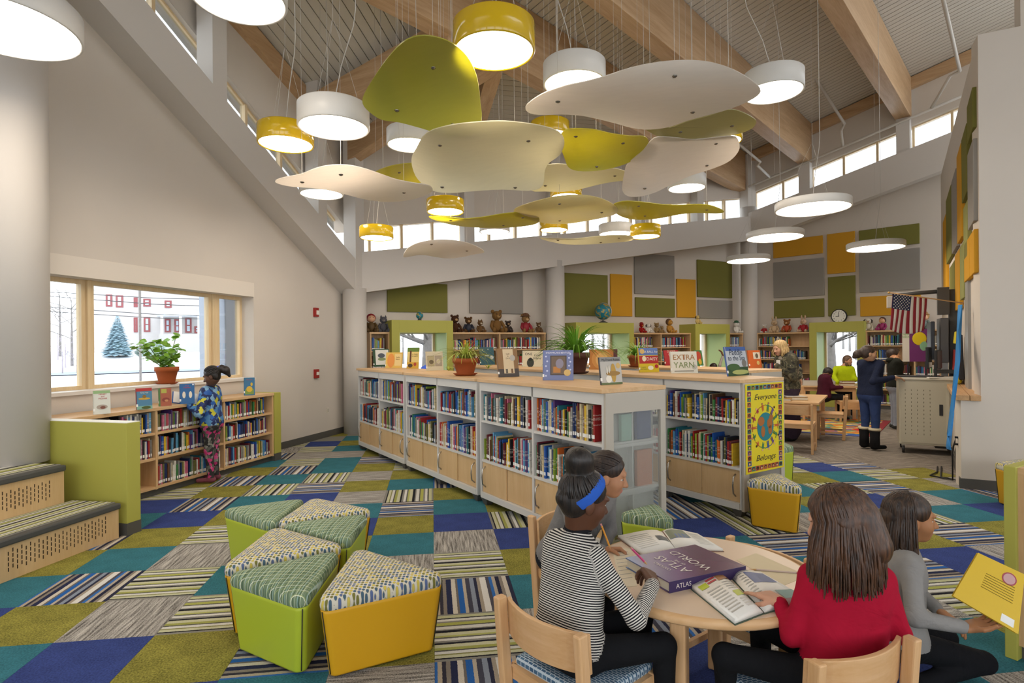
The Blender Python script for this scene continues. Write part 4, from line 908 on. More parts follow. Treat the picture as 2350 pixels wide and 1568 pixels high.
# ================================================================== LAMPS
DIFF = emis('lit_lamp_diffuser', '#fff0de', LAMP); LW_ = M('white_lamp_shell', '#dddbd6', .35, .4); LY_ = M('glossy_yellow_lamp_shell', '#d8b31c', .12, .6); CABLE = M('pale_cable', '#cfcac2', .5)
def roof_z(x, y):
    q = Vector((x, y, 0)) - E2; t = q.dot(PE); v = q.dot(RTf.x)
    if v > 0: return 6.72 + .235 * v
    s = LWf.loc((x, y, 0))[0]; return 6.12 - .1 * min(0, s)
def lamp(x, y, wpx, D, hgt, yellow, label, kink=None, group='round pendant lamps'):
    d = D * F / wpx; c = at(x, y, d); r = D / 2
    o = thing('pendant_lamp', label, 'lamp', c, 0, group)
    m = MB(); m.lathe([(r - .02, .006), (r - .018, -.006), (r - .006, -.008), (r, 0), (r, hgt - .01), (r - .01, hgt), (0.01, hgt)], 48, caps=False); m.build('shell', LY_ if yellow else LW_, o)
    m = MB(); nn_ = 36; m.add([((r - .016) * math.cos(2 * math.pi * k / nn_), -(r - .016) * math.sin(2 * math.pi * k / nn_), .001) for k in range(nn_)], [tuple(range(nn_))]); m.build('diffuser', DIFF, o)
    zt = roof_z(c.x, c.y) - c.z
    for k in range(3):
        a = R(30 + 120 * k); m = MB(); m.tube([(math.cos(a) * r * .8, math.sin(a) * r * .8, hgt), (math.cos(a) * .01, math.sin(a) * .01, hgt + .75)], .0016, 4, caps=False); m.build('suspension_wire', CABLE, o)
    kx = kink if kink is not None else .1
    m = MB(); m.tube([(0, 0, hgt), (kx * .35, 0, hgt + .35), (kx * .9, 0, hgt + .7), (kx, 0, hgt + .85), (kx * .8, 0, zt)], .0042, 6, caps=False); m.build('power_cord', CABLE, o)
    m = MB(); m.tube([(0, 0, hgt + .75), (0, 0, zt)], .0016, 4, caps=False); m.build('suspension_wire', CABLE, o)
    return o
lamp(1134, 118, 188, .61, .2, True, 'largest yellow drum lamp at top centre')
lamp(766, 293, 160, .61, .19, False, 'white drum lamp right of the high left yellow one', .2)
lamp(656, 331, 124, .52, .17, True, 'yellow drum lamp farthest left')
lamp(940, 333, 104, .56, .19, False, 'white drum lamp half hidden behind the large cream petal')
lamp(1318, 192, 143, .61, .2, False, 'white drum lamp just behind the biggest white petal', -.2)
lamp(1774, 212, 132, .61, .2, False, 'white drum lamp at right tip of biggest white petal', -.3)
lamp(738, 446, 98, .56, .17, False, 'white drum lamp below the left white petal')
lamp(1022, 486, 86, .46, .15, True, 'small yellow drum lamp above the left yellow green petal')
lamp(864, 546, 77, .46, .15, True, 'small yellow drum lamp in front of the far left clerestory window')
lamp(1135, 532, 70, .5, .15, False, 'small white drum lamp under the left yellow green petal')
lamp(1271, 528, 65, .46, .15, True, 'small yellow drum lamp under the pale yellow petal')
lamp(1299, 452, 73, .46, .15, True, 'small yellow drum lamp above the pale yellow petal')
lamp(1413, 537, 78, .56, .15, False, 'white drum lamp overlapped by a small yellow drum')
lamp(1481, 543, 69, .44, .16, True, 'small yellow drum lamp overlapping a white one')
lamp(1576, 432, 85, .56, .19, False, 'white drum lamp right of the tan petal')
lamp(1655, 325, 92, .5, .17, True, 'yellow drum lamp mostly hidden behind olive petal')
lamp(1262, 312, 90, .5, .17, True, 'yellow drum lamp mostly hidden behind cream petal')
lamp(1865, 480, 160, .91, .1, False, 'flat white disc lamp nearest the right wall beam', .1, 'flat disc lamps')
lamp(1778, 546, 123, .91, .1, False, 'flat white disc lamp left of the yellow wall panels', .1, 'flat disc lamps')
lamp(1717, 599, 95, .91, .1, False, 'smallest flat white disc lamp by the right hand column', .1, 'flat disc lamps')
lamp(2009, 570, 118, .91, .1, False, 'flat white disc lamp over the grey wall panel', .1, 'flat disc lamps')
lamp(-4, 62, 318, .91, .17, False, 'large white drum lamp cut by upper left corner', 0)
lamp(548, 0, 210, .61, .18, False, 'white drum lamp cut by the top edge', 0)
# ================================================================== ACOUSTIC PETALS
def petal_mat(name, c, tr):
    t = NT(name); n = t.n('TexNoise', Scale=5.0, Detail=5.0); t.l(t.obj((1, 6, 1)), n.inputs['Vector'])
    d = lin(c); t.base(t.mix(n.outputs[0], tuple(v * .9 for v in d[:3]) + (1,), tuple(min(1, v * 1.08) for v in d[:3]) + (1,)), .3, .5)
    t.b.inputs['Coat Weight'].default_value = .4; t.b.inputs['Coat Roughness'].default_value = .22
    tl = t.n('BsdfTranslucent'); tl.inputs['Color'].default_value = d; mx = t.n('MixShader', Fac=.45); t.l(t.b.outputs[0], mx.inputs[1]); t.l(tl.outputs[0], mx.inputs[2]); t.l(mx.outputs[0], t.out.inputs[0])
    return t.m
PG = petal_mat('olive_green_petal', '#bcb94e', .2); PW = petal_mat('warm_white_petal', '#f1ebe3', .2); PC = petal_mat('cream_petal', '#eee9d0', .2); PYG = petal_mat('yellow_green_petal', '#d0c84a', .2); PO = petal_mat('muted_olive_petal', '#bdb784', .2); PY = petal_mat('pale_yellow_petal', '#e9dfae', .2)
BOLT = M('steel_bolt', '#8e8a84', .25, .5, .9)
def petal(pts, bolts, d0, tilt, mat, label, bow=.06, saddle=.0, group='curved acoustic petals'):
    pts = [Vector((x, y, 0)) for x, y in pts]; n0 = len(pts); out = []
    for i in range(n0):        # smooth closed outline
        p0, p1, p2, p3 = pts[i - 1], pts[i], pts[(i + 1) % n0], pts[(i + 2) % n0]
        for q in range(3):
            t = q / 3; out.append(.5 * (2 * p1 + (p2 - p0) * t + (2 * p0 - 5 * p1 + 4 * p2 - p3) * t * t + (3 * p1 - p0 - 3 * p2 + p3) * t ** 3))
    cx = sum(p.x for p in out) / len(out); cy = sum(p.y for p in out) / len(out)
    C0 = at(cx, cy, d0); nrm = Vector((0, -math.sin(R(tilt)), -math.cos(R(tilt))))
    wpx = max(p.x for p in out) - min(p.x for p in out); hpx = max(p.y for p in out) - min(p.y for p in out)
    cam0 = Vector((0, 0, H))
    def P(x, y):
        r = Vector(ray(x, y)); k = (C0 - cam0).dot(nrm) / r.dot(nrm)
        u, v = (x - cx) / (wpx / 2), (y - cy) / (hpx / 2)
        k *= 1 + (bow * (u * u - .3) + saddle * (v * v - .3) + .03 * math.sin(2.4 * u + .6)) * .8
        return cam0 + r * k
    N = len(out); rings = 9; vs = []
    for k in range(1, rings + 1):
        f = k / rings; vs += [P(cx + (p.x - cx) * f, cy + (p.y - cy) * f) for p in out]
    vs.append(P(cx, cy)); vs = [v - C0 for v in vs]
    fs = [(i * N + k, i * N + (k + 1) % N, (i + 1) * N + (k + 1) % N, (i + 1) * N + k) for i in range(rings - 1) for k in range(N)] + [(rings * N, (k + 1) % N, k) for k in range(N)]
    o = thing('acoustic_petal', label, 'ceiling panel', C0, 0, group)
    m = MB(); m.add(vs, fs, 0, True); q = m.build('petal_sheet', mat, o); so = q.modifiers.new('thickness', 'SOLIDIFY'); so.thickness = .008; so.offset = 0; es = q.modifiers.new('crisp_rim', 'EDGE_SPLIT'); es.split_angle = R(40)
    for x, y in bolts:
        b = P(x, y) - C0; m = MB(); m.lathe([(.0, -.014), (.012, -.012), (.014, -.008), (.02, -.006), (.02, 0)], 12, caps=False); m.build('bolt', BOLT, o, loc=b)
        zt = roof_z(b.x + C0.x, b.y + C0.y) - C0.z; m = MB(); m.tube([b, (b.x, b.y, zt)], .0016, 4, caps=False); m.build('suspension_wire', CABLE, o)
    return o
z3 = lambda L: [(560 + x / 2.529, y / 2.529) for x, y in L]
z4 = lambda L: [(1200 + x / 2.529, y / 2.529) for x, y in L]
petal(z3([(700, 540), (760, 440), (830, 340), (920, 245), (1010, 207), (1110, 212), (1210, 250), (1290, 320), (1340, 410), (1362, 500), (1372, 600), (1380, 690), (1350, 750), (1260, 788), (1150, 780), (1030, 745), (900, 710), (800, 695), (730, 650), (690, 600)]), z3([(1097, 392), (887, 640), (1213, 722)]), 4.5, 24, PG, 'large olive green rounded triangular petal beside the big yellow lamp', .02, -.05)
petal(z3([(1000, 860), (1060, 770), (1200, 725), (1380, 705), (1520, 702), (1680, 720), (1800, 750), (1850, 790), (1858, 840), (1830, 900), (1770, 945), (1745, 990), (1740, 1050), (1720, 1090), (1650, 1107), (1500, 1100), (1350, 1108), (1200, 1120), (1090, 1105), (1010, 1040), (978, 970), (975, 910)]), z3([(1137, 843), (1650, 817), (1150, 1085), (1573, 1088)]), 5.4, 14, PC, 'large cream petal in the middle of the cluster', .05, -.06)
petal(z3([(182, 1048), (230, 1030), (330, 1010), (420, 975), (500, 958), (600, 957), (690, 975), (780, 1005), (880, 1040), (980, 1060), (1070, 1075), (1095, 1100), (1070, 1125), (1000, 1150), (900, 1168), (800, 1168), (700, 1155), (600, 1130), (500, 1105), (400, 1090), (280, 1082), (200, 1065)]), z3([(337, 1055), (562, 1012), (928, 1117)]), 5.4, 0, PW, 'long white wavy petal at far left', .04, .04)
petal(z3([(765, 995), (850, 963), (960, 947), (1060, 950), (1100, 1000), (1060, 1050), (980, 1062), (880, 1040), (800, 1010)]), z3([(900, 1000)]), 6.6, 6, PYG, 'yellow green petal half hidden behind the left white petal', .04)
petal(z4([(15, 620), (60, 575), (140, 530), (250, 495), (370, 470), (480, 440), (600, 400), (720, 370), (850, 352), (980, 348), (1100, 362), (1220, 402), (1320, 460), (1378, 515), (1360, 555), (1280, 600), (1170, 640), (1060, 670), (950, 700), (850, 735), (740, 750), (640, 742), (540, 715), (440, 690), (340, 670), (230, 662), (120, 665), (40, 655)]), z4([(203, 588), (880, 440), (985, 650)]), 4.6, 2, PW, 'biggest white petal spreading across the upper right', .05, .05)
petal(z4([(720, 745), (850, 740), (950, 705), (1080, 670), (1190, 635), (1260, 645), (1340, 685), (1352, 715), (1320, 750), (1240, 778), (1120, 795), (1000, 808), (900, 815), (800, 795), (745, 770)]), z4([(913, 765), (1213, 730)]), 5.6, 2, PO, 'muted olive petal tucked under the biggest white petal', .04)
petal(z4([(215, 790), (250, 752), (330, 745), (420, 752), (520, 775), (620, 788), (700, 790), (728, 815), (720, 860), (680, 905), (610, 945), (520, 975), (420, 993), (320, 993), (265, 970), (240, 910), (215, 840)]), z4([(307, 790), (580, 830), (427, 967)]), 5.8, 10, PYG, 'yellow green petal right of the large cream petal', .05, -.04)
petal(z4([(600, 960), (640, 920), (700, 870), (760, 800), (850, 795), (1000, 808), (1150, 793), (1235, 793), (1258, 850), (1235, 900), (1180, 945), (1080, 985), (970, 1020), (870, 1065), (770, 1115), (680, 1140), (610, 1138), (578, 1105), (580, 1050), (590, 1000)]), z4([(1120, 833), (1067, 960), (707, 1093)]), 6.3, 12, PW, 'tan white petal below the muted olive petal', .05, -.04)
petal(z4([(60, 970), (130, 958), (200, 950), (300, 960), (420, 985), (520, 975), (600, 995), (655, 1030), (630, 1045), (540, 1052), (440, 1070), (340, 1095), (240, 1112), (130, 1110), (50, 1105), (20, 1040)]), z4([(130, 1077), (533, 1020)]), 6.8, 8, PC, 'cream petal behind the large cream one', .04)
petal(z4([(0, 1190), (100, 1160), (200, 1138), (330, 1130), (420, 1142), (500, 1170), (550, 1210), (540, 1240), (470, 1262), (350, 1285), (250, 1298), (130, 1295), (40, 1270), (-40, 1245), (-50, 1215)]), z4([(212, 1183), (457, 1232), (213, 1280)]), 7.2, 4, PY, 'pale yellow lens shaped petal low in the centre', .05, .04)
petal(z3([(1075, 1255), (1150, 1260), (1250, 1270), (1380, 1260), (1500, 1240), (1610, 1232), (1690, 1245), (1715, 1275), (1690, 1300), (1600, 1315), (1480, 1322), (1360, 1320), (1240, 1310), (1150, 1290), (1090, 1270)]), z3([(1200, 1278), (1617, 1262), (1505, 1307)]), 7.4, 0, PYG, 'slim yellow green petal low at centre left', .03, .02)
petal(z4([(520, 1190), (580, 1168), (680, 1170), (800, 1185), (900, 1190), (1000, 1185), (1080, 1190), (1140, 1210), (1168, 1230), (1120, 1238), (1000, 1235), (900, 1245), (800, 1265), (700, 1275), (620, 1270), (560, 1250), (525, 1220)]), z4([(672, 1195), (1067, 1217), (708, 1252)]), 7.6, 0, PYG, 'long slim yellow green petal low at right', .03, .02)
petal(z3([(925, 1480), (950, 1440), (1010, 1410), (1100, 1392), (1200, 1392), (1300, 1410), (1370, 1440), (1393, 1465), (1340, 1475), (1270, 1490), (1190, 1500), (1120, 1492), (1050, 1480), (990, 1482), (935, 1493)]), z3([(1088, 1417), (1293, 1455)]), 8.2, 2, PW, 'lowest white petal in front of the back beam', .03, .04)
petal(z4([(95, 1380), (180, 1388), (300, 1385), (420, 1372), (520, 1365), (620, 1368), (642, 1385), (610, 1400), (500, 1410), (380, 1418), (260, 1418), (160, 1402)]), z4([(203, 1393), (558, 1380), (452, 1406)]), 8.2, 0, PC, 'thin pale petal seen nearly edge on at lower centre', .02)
# ================================================================== WALL PANELS
FAB = {}
for k, c in dict(green='#7d7a40', yellow='#d29c34', grey='#9a958e', lightgreen='#9a9a60').items():
    t = NT('acoustic_fabric_' + k); n = t.n('TexNoise', Scale=220.0, Detail=1.0); t.l(t.obj((1, 1, 4)), n.inputs['Vector']); d = lin(c); t.base(t.mix(n.outputs[0], tuple(v * .85 for v in d[:3]) + (1,), tuple(v * 1.12 for v in d[:3]) + (1,)), .95, .1); FAB[k] = t.m
def wpanel(fr, y, x0, y0, x1, y1, colr, label, ext=(0, 0)):
    xm = (y0 + y1) / 2; a = fr.hit(x0, xm, y - .04)[0]; b = fr.hit(x1, xm, y - .04)[0]; zt = fr.hit((x0 + x1) / 2, y0, y - .04)[1] + ext[1]; zb = fr.hit((x0 + x1) / 2, y1, y - .04)[1]
    m = MB(); m.box(a - ext[0], b, -.045, 0, zb, zt); return tag(m.build('fabric_baffle', FAB[colr], loc=fr.o + fr.y * y, rz=fr.rz, bevel=.008), label, 'wall panel', 'fabric acoustic wall panels')
for a in ((889, 661, 1027, 717, 'green', 'green fabric panel above the first lime window', (0, .1)), (1078, 650, 1200, 720, 'grey', 'grey fabric panel above the teddy bears', (0, .35)), (1296, 629, 1395, 725, 'green', 'large green fabric panel behind the big globe', (.4, 0)), (1402, 630, 1451, 726, 'yellow', 'tall yellow fabric panel right of the big globe'), (1457, 595, 1548, 676, 'grey', 'square grey fabric panel high on the middle back wall', (0, .12)), (1459, 684, 1549, 728, 'green', 'wide green fabric panel under the square grey one'), (1554, 641, 1597, 729, 'yellow', 'narrow yellow fabric panel left of the last green square'), (1601, 599, 1680, 683, 'green', 'square green fabric panel near the right hand column'), (1603, 689, 1681, 731, 'grey', 'small grey fabric panel above the third lime window')):
    wpanel(BKf, .4, a[0], a[1], a[2], a[3], a[4], a[5], a[6] if len(a) > 6 else (0, 0))
for a in ((1774, 547, 1888, 587, 'yellow', 'wide yellow fabric panel highest at left of right hand wall'), (1775, 597, 1891, 681, 'grey', 'large grey fabric panel left of the clock panels'), (1776, 688, 1891, 729, 'green', 'low green fabric panel left of the clock'), (1898, 534, 1962, 627, 'yellow', 'tall yellow fabric panel above the green clock panel'), (1900, 634, 1963, 725, 'green', 'tall green fabric panel right above the clock'), (1971, 521, 2110, 566, 'green', 'wide green fabric panel behind the flat disc lamp'), (1972, 575, 2112, 668, 'grey', 'largest grey fabric panel right of the clock'), (1974, 678, 2113, 724, 'yellow', 'wide yellow fabric panel behind the flag')):
    wpanel(RTf, .4, *a)
def rpanel(x0, x1, z0, z1, colr, label):
    m = MB(); m.box(x0, x1, -.045, 0, z0, z1); tag(m.build('fabric_baffle', FAB[colr], loc=RWf.o, rz=RWf.rz, bevel=.008), label, 'wall panel', 'fabric acoustic wall panels')
RP = [(8.3, 8.93, 3.82, 4.25, 'green', 'nearest top'), (8.3, 8.95, 2.83, 3.7, 'grey', 'nearest middle'), (8.45, 8.96, 2.28, 2.74, 'yellow', 'nearest low'), (7.75, 8.4, 2.28, 2.74, 'yellow', 'second low'), (7.5, 8.2, 3.3, 4.1, 'green', 'second top'), (7.7, 8.2, 2.55, 3.2, 'lightgreen', 'second middle'), (6.7, 7.4, 2.9, 4.1, 'yellow', 'third tall'), (7.1, 7.65, 2.1, 2.8, 'lightgreen', 'third low'), (6.2, 7.0, 2.0, 2.8, 'yellow', 'fourth low'), (5.6, 6.5, 2.9, 4.0, 'grey', 'fourth tall'), (5.0, 6.1, 2.0, 2.75, 'green', 'fifth low'), (4.2, 5.5, 2.9, 4.0, 'green', 'fifth tall'), (3.2, 4.1, 2.4, 3.8, 'yellow', 'farthest tall')]
for a in RP: rpanel(*a[:5], '%s fabric panel on the receding right wall, %s' % (a[4].replace('light', 'pale '), a[5]))
# fire alarm devices and outlet
def wallbit(px, py, w_, h, mat, name, label, cat, fr=LWf, y=0, dep=.04, hit=None):
    x, z = fr.hit(px, py, y); o = thing(name, label, cat, fr.w(x, y, z), fr.rz); bx(o, 'housing', mat, -w_ / 2, w_ / 2, -dep, 0, -h / 2, h / 2, bevel=.004); return o
REDP = M('alarm_red', '#9c2420', .4)
o = wallbit(723, 717, .11, .15, REDP, 'fire_alarm_strobe', 'red fire alarm strobe high on left wall', 'alarm'); bx(o, 'strobe_lens', WHITE, -.02, .04, -.055, -.04, -.04, .03)
o = wallbit(724, 858, .11, .15, REDP, 'fire_alarm_pull', 'red fire alarm pull station below the strobe', 'alarm'); bx(o, 'pull_handle', WHITE, -.03, .03, -.052, -.04, -.02, .03)
o = wallbit(752, 942, .06, .09, C('#dcd4c6'), 'wall_outlet', 'cream wall outlet near the corner column', 'outlet', dep=.008); bx(o, 'socket', C('#b9b2a4'), -.015, .015, -.01, -.008, -.03, .03)
# ================================================================== CLOCK
cx_, cz_ = RTf.hit(1926, 726, .33); ck = thing('wall_clock', 'round white wall clock with black rim', 'clock', RTf.w(cx_, .33, cz_), RTf.rz)
m = MB(); m.lathe([(.165, -.02), (.175, -.015), (.175, .04)], 32); m.v = [(x, z * -1 if 0 else -z, y) for x, y, z in m.v]; m.build('rim', BLACK, ck)
m = MB(); m.lathe([(.155, 0), (.155, .003)], 32); m.v = [(x, -.042 - z, y) for x, y, z in m.v]; m.build('face', C('#eceae4'), ck)
for h in range(12):
    a = R(90 - 30 * (h + 1)); o = inst(text_mesh(str(h + 1), BLACK, .045), 'numeral', ck, M4=Matrix.Translation((math.cos(a) * .12, -.047, math.sin(a) * .12)) @ UP)
for a, l, nm in ((92, .1, 'minute_hand'), (182, .07, 'hour_hand')):
    m = MB(); m.box(-.01, l, -.05, -.048, -.006, .006); m.build(nm, BLACK, ck, M4=Matrix.Rotation(R(-a), 4, 'Y'))
# ================================================================== FLAG
pA = at(2040, 672, 7.35); pB = RWf.w(RWf.hit(2212, 696)[0], 0, RWf.hit(2212, 696)[1]); 
fl = thing('flag', 'small american flag hanging from a wooden pole on right wall', 'flag', pA)
dv = (pB - pA); L = dv.length; dn = dv / L
m = MB(); m.tube([(0, 0, 0), dv], .008, 8); m.build('pole', CHW, fl); m = MB(); m.ball((0, 0, 0), .015); m.build('finial', C('#b08a4a'), fl)
f0 = dn * .06; fw = .56; fh = .47
FR, FW, FB = M('flag_red', '#8f2230', .8), M('flag_white', '#dedad2', .8), M('flag_blue', '#252c4e', .8)
def fpt(u, v):  # u along pole 0..1, v down 0..1
    return f0 + dn * (fw * u - .07 * v * (1 - .5 * u)) + Vector((0, 0, -fh * v * (1 - .1 * u) - .05 * math.sin(math.pi * u) * v * v)) + Vector((0, -.025 * math.sin(u * 9 + v * 2) * v, 0))
nv = 16
for k in range(13):
    m = MB(); u0, u1 = k / 13, (k + 1) / 13; vs = []
    for j in range(nv + 1):
        for q in range(3): vs.append(fpt(u0 + (u1 - u0) * q / 2, j / nv))
    m.add(vs, [(j * 3 + q, j * 3 + q + 1, j * 3 + q + 4, j * 3 + q + 3) for j in range(nv) for q in range(2)], 0, True)
    s = m.build('stripe', FR if k % 2 == 0 else FW, fl); q = s.modifiers.new('thickness', 'SOLIDIFY'); q.thickness = .002
m = MB(); vs = []
for j in range(7):
    for q in range(8): vs.append(fpt(q / 7 * 7 / 13, j / 6 * .42) + Vector((0, -.0035, 0)))
m.add(vs, [(j * 8 + q, j * 8 + q + 1, j * 8 + q + 9, j * 8 + q + 8) for j in range(6) for q in range(7)], 0, True); cn = m.build('canton', FB, fl)
st = MB()
for r_ in range(9):
    for q in range(6 if r_ % 2 == 0 else 5):
        c = fpt((q + (.6 if r_ % 2 == 0 else 1.1)) / 6.2 * 7 / 13, (r_ + .7) / 9.4 * .42) + Vector((0, -.006, 0)); rr = .011
        p = [c + Vector((math.cos(R(90 + 36 * k)) * (rr if k % 2 == 0 else rr * .42), 0, math.sin(R(90 + 36 * k)) * (rr if k % 2 == 0 else rr * .42))) for k in range(10)]
        st.add([c] + p, [(0, 1 + (k + 1) % 10, 1 + k) for k in range(10)])
s = st.build('stars', FW, cn); s['kind'] = 'stuff'
# blue cloth, yellow bag, pouches hanging at right wall
q0 = RWf.hit(2208, 700, -.08); p0 = RWf.w(q0[0], -.08, q0[1])
m = MB(); BC = M('bright_blue_cloth', '#2a7ab8', .8)
pth = [(2208, 700), (2206, 760), (2202, 830), (2196, 890), (2189, 950), (2184, 1000), (2182, 1030)]
Pq = []
for i, (x, y) in enumerate(pth): a, b = RWf.hit(x, y, -.1 - .035 * i); Pq.append(RWf.w(a, -.1 - .035 * i, b) - p0)
vs = []
for i, p in enumerate(Pq):
    wd = .07 + .03 * math.sin(i * 1.3)
    for k in range(5): vs.append(p + RWf.x * wd * (k - 2) / 2 + RWf.y * (-.03 * ((k + i) % 2)))
m.add(vs, [(i * 5 + k, i * 5 + k + 1, i * 5 + k + 6, i * 5 + k + 5) for i in range(len(Pq) - 1) for k in range(4)], 0, True)
o = tag(m.build('hanging_cloth', BC, loc=p0), 'long bright blue cloth hanging down the right wall', 'cloth'); q = o.modifiers.new('thickness', 'SOLIDIFY'); q.thickness = .006
def pouch(px, py, w_, h, c, label, y=-.06):
    a, b = RWf.hit(px, py, y); m = MB(); m.hexa([(-w_ * .5, -.03, -h / 2), (w_ * .5, -.03, -h / 2), (w_ * .5, .03, -h / 2), (-w_ * .5, .03, -h / 2)], [(-w_ * .25, -.015, h / 2), (w_ * .25, -.015, h / 2), (w_ * .25, .015, h / 2), (-w_ * .25, .015, h / 2)])
    tag(m.build('hanging_pouch', C(c), loc=RWf.w(a, y, b), rz=RWf.rz, bevel=.012), label, 'pouch')
pouch(2194, 775, .22, .17, '#d6c52e', 'yellow cloth pouch hung beside the blue cloth'); pouch(2190, 830, .16, .35, '#c84a44', 'red pouch hung under the yellow one'); pouch(2206, 820, .12, .6, '#26262b', 'long black bag hung on the right wall', -.035)
a, b = RWf.hit(2222, 800, -.02); m = MB(); m.box(-.3, .12, -.03, 0, -1.0, .8); tag(m.build('white_board', M('board_grey', '#a3a29f', .35), loc=RWf.w(a, 0, 1.75), rz=RWf.rz), 'grey framed board seen edge on against right wall', 'board')
for k, (x, y) in enumerate(((2200, 881), (2208, 880), (2192, 889))):
    p = RLf.w(6.5 + .25 * k, .06, 1.03); m = MB(); m.ball((0, 0, 0), .045); tag(m.build('yellow_ball', C('#cfc02a'), loc=p), 'small yellow foam ball on right ledge, %s from left' % ['second', 'third', 'first'][k], 'ball')
# outlets with cords under the ledge
for k, (x, y) in enumerate(((2203, 1012),)):
    px_ = RLf.hit(x, y, -.006); o = thing('wall_outlet', 'white outlet with two black plugs under the ledge', 'outlet', RLf.w(px_[0], -.006, px_[1]), RLf.rz); bx(o, 'plate', C('#d8d2c8'), -.06, .06, -.008, 0, -.09, .09); bx(o, 'plug', BLACK, -.012, .012, -.045, -.008, .025, .045); bx(o, 'plug', BLACK, -.012, .012, -.045, -.008, -.05, -.03)
for k, (pts, lb) in enumerate((([(2203, 1004), (2194, 1006), (2188, 1025), (2186, 1050), (2186, 1072)], 'black power cable dropping from outlet to floor'), ([(2203, 1017), (2196, 1020), (2192, 1038), (2194, 1060), (2196, 1078)], 'black power cable looping on floor beside the first'))):
    P = [at(x, y, 6.32 + .02 * i) for i, (x, y) in enumerate(pts)]
    P[-1].z = .012
    e = P[-1]; P += [Vector((e.x - .03, e.y + .1, .012)), Vector((e.x - .07, e.y + .25 - .1 * k, .012)), Vector((e.x + .12, e.y + .4, .012)), Vector((e.x + .35, e.y + .7, .012))]
    m = MB(); m.tube(P, .008, 6); tag(m.build('power_cable', BLACK), lb, 'cable')
# colourful poster on easel behind the cart
pc = at(2106, 775, 11.3); o = thing('easel_poster', 'purple and yellow poster standing behind the cart', 'poster', (pc.x, pc.y, 0), R(-10))
bx(o, 'sheet', C('#6d2f6c'), -.15, .2, 0, .012, 1.17, 1.81); bx(o, 'margin', C('#d9d6cb'), -.27, -.15, 0, .012, 1.17, 1.81); m = MB(); m.ball((.03, -.004, 1.62), (.13, .006, .13), 14); m.build('yellow_burst', C('#d7bf1e'), o); m = MB(); m.ball((.1, -.005, 1.48), (.07, .006, .1), 12); m.build('green_shape', C('#7fae8c'), o)
for s in (-.2, .2): m = MB(); m.tube([(s, .03, 0), (s * .6, .03, 1.95)], .012, 6); m.build('easel_leg', BLACK, o)
inst(text_mesh('NEW\nSEEDS', C('#4f9a3a'), .05), 'lettering', o, M4=Matrix.Translation((-.21, -.003, 1.68)) @ UP)
# ================================================================== POSTER on the shelf end
PYL = M('poster_yellow', '#e0cb1e', .5)
po = thing('poster', 'yellow poster reading Everyone Belongs with people around a globe', 'poster', S2f.o, S2f.rz)
PT = TP @ Matrix.Translation((.02, -.026, .39)) @ Matrix.Diagonal((.58 / .535, 1, .8 / .93, 1))      # local x across, z up, -y outwards
pw, ph = .535, .93
def pp(name, mat, *b):
    m = MB(); m.box(*b); return m.build(name, mat, po, M4=PT)
pp('sheet', PYL, 0, pw, 0, .004, 0, ph)
bc_ = ['#3f7a6a', '#8a3f5a', '#b5642e', '#3a5a8a', '#6a8a3a', '#a8432f', '#2f6f80', '#7a5a8a']; gq = random.Random(2)
skin = ['#6b4226', '#a8704a', '#d9a77f', '#4a2c1a', '#c48a5e']
def cellface(x, z):
    pp('border_square', C(gq.choice(bc_)), x, x + .05, -.001, 0, z, z + .05)
    c = PT @ Vector((x + .025, -.0012, z + .024)); m = MB(); m.lathe([(.018, 0), (.018, .0004)], 10); m.build('border_hair', C(gq.choice(['#241a14', '#3a2416', '#15110f'])), po, M4=PT @ Matrix.Translation((x + .025, -.0012, z + .026)) @ UP)
    m = MB(); m.lathe([(.012, 0), (.012, .0004)], 10); m.build('border_face', C(gq.choice(skin)), po, M4=PT @ Matrix.Translation((x + .025, -.0018, z + .022)) @ UP)
for k in range(9): cellface(.022 + k * .0545, .865); cellface(.022 + k * .0545, .02)
for k in range(14): cellface(.022, .08 + k * .0555); cellface(.458, .08 + k * .0555)
inst(text_mesh('Everyone', C('#2a2320'), .082, shear=.35), 'lettering', po, M4=PT @ Matrix.Translation((pw / 2, -.002, .785)) @ UP)
inst(text_mesh('Belongs', C('#2a2320'), .088, shear=.35), 'lettering', po, M4=PT @ Matrix.Translation((pw / 2, -.002, .145)) @ UP)
def disc(parent, name, mat, rx, rz_, x, z, y=-.0015, n=28, T=None):
    m = MB(); m.lathe([(1, 0), (1, .0006)], n); m.v = [(a * rx, b * rz_, c) for a, b, c in m.v]; return m.build(name, mat, parent, M4=(T or PT) @ Matrix.Translation((x, y, z)) @ UP)
disc(po, 'globe', C('#1f7a84'), .115, .15, pw / 2, .47)
for dx, dz, rx, rz_ in ((-.06, .06, .045, .05), (-.035, -.05, .028, .06), (.06, .03, .04, .055), (.065, -.04, .028, .05), (.08, .09, .03, .03)): disc(po, 'continent', C('#a8652c'), rx, rz_, pw / 2 + dx, .47 + dz, -.0024, 10)
for k in range(14):
    a = 2 * math.pi * k / 14; cx2, cz2 = pw / 2 + math.cos(a) * .168, .47 + math.sin(a) * .215; c1 = C(gq.choice(['#a8324a', '#3a5a9a', '#6a4a8a', '#c0622a', '#3f7a4a']))
    T = PT @ Matrix.Translation((cx2, -.002, cz2)) @ Matrix.Rotation(-(a - R(90)), 4, 'Y')
    m = MB(); m.box(-.013, .013, 0, .001, -.03, .02); m.box(-.04, .04, .0, .001, .004, .012); m.box(-.013, -.004, 0, .001, -.055, -.03); m.box(.004, .013, 0, .001, -.055, -.03); m.build('figure', c1, po, M4=T)
    disc(po, 'figure_head', C(gq.choice(skin)), .012, .012, 0, .034, 0, 10, T)
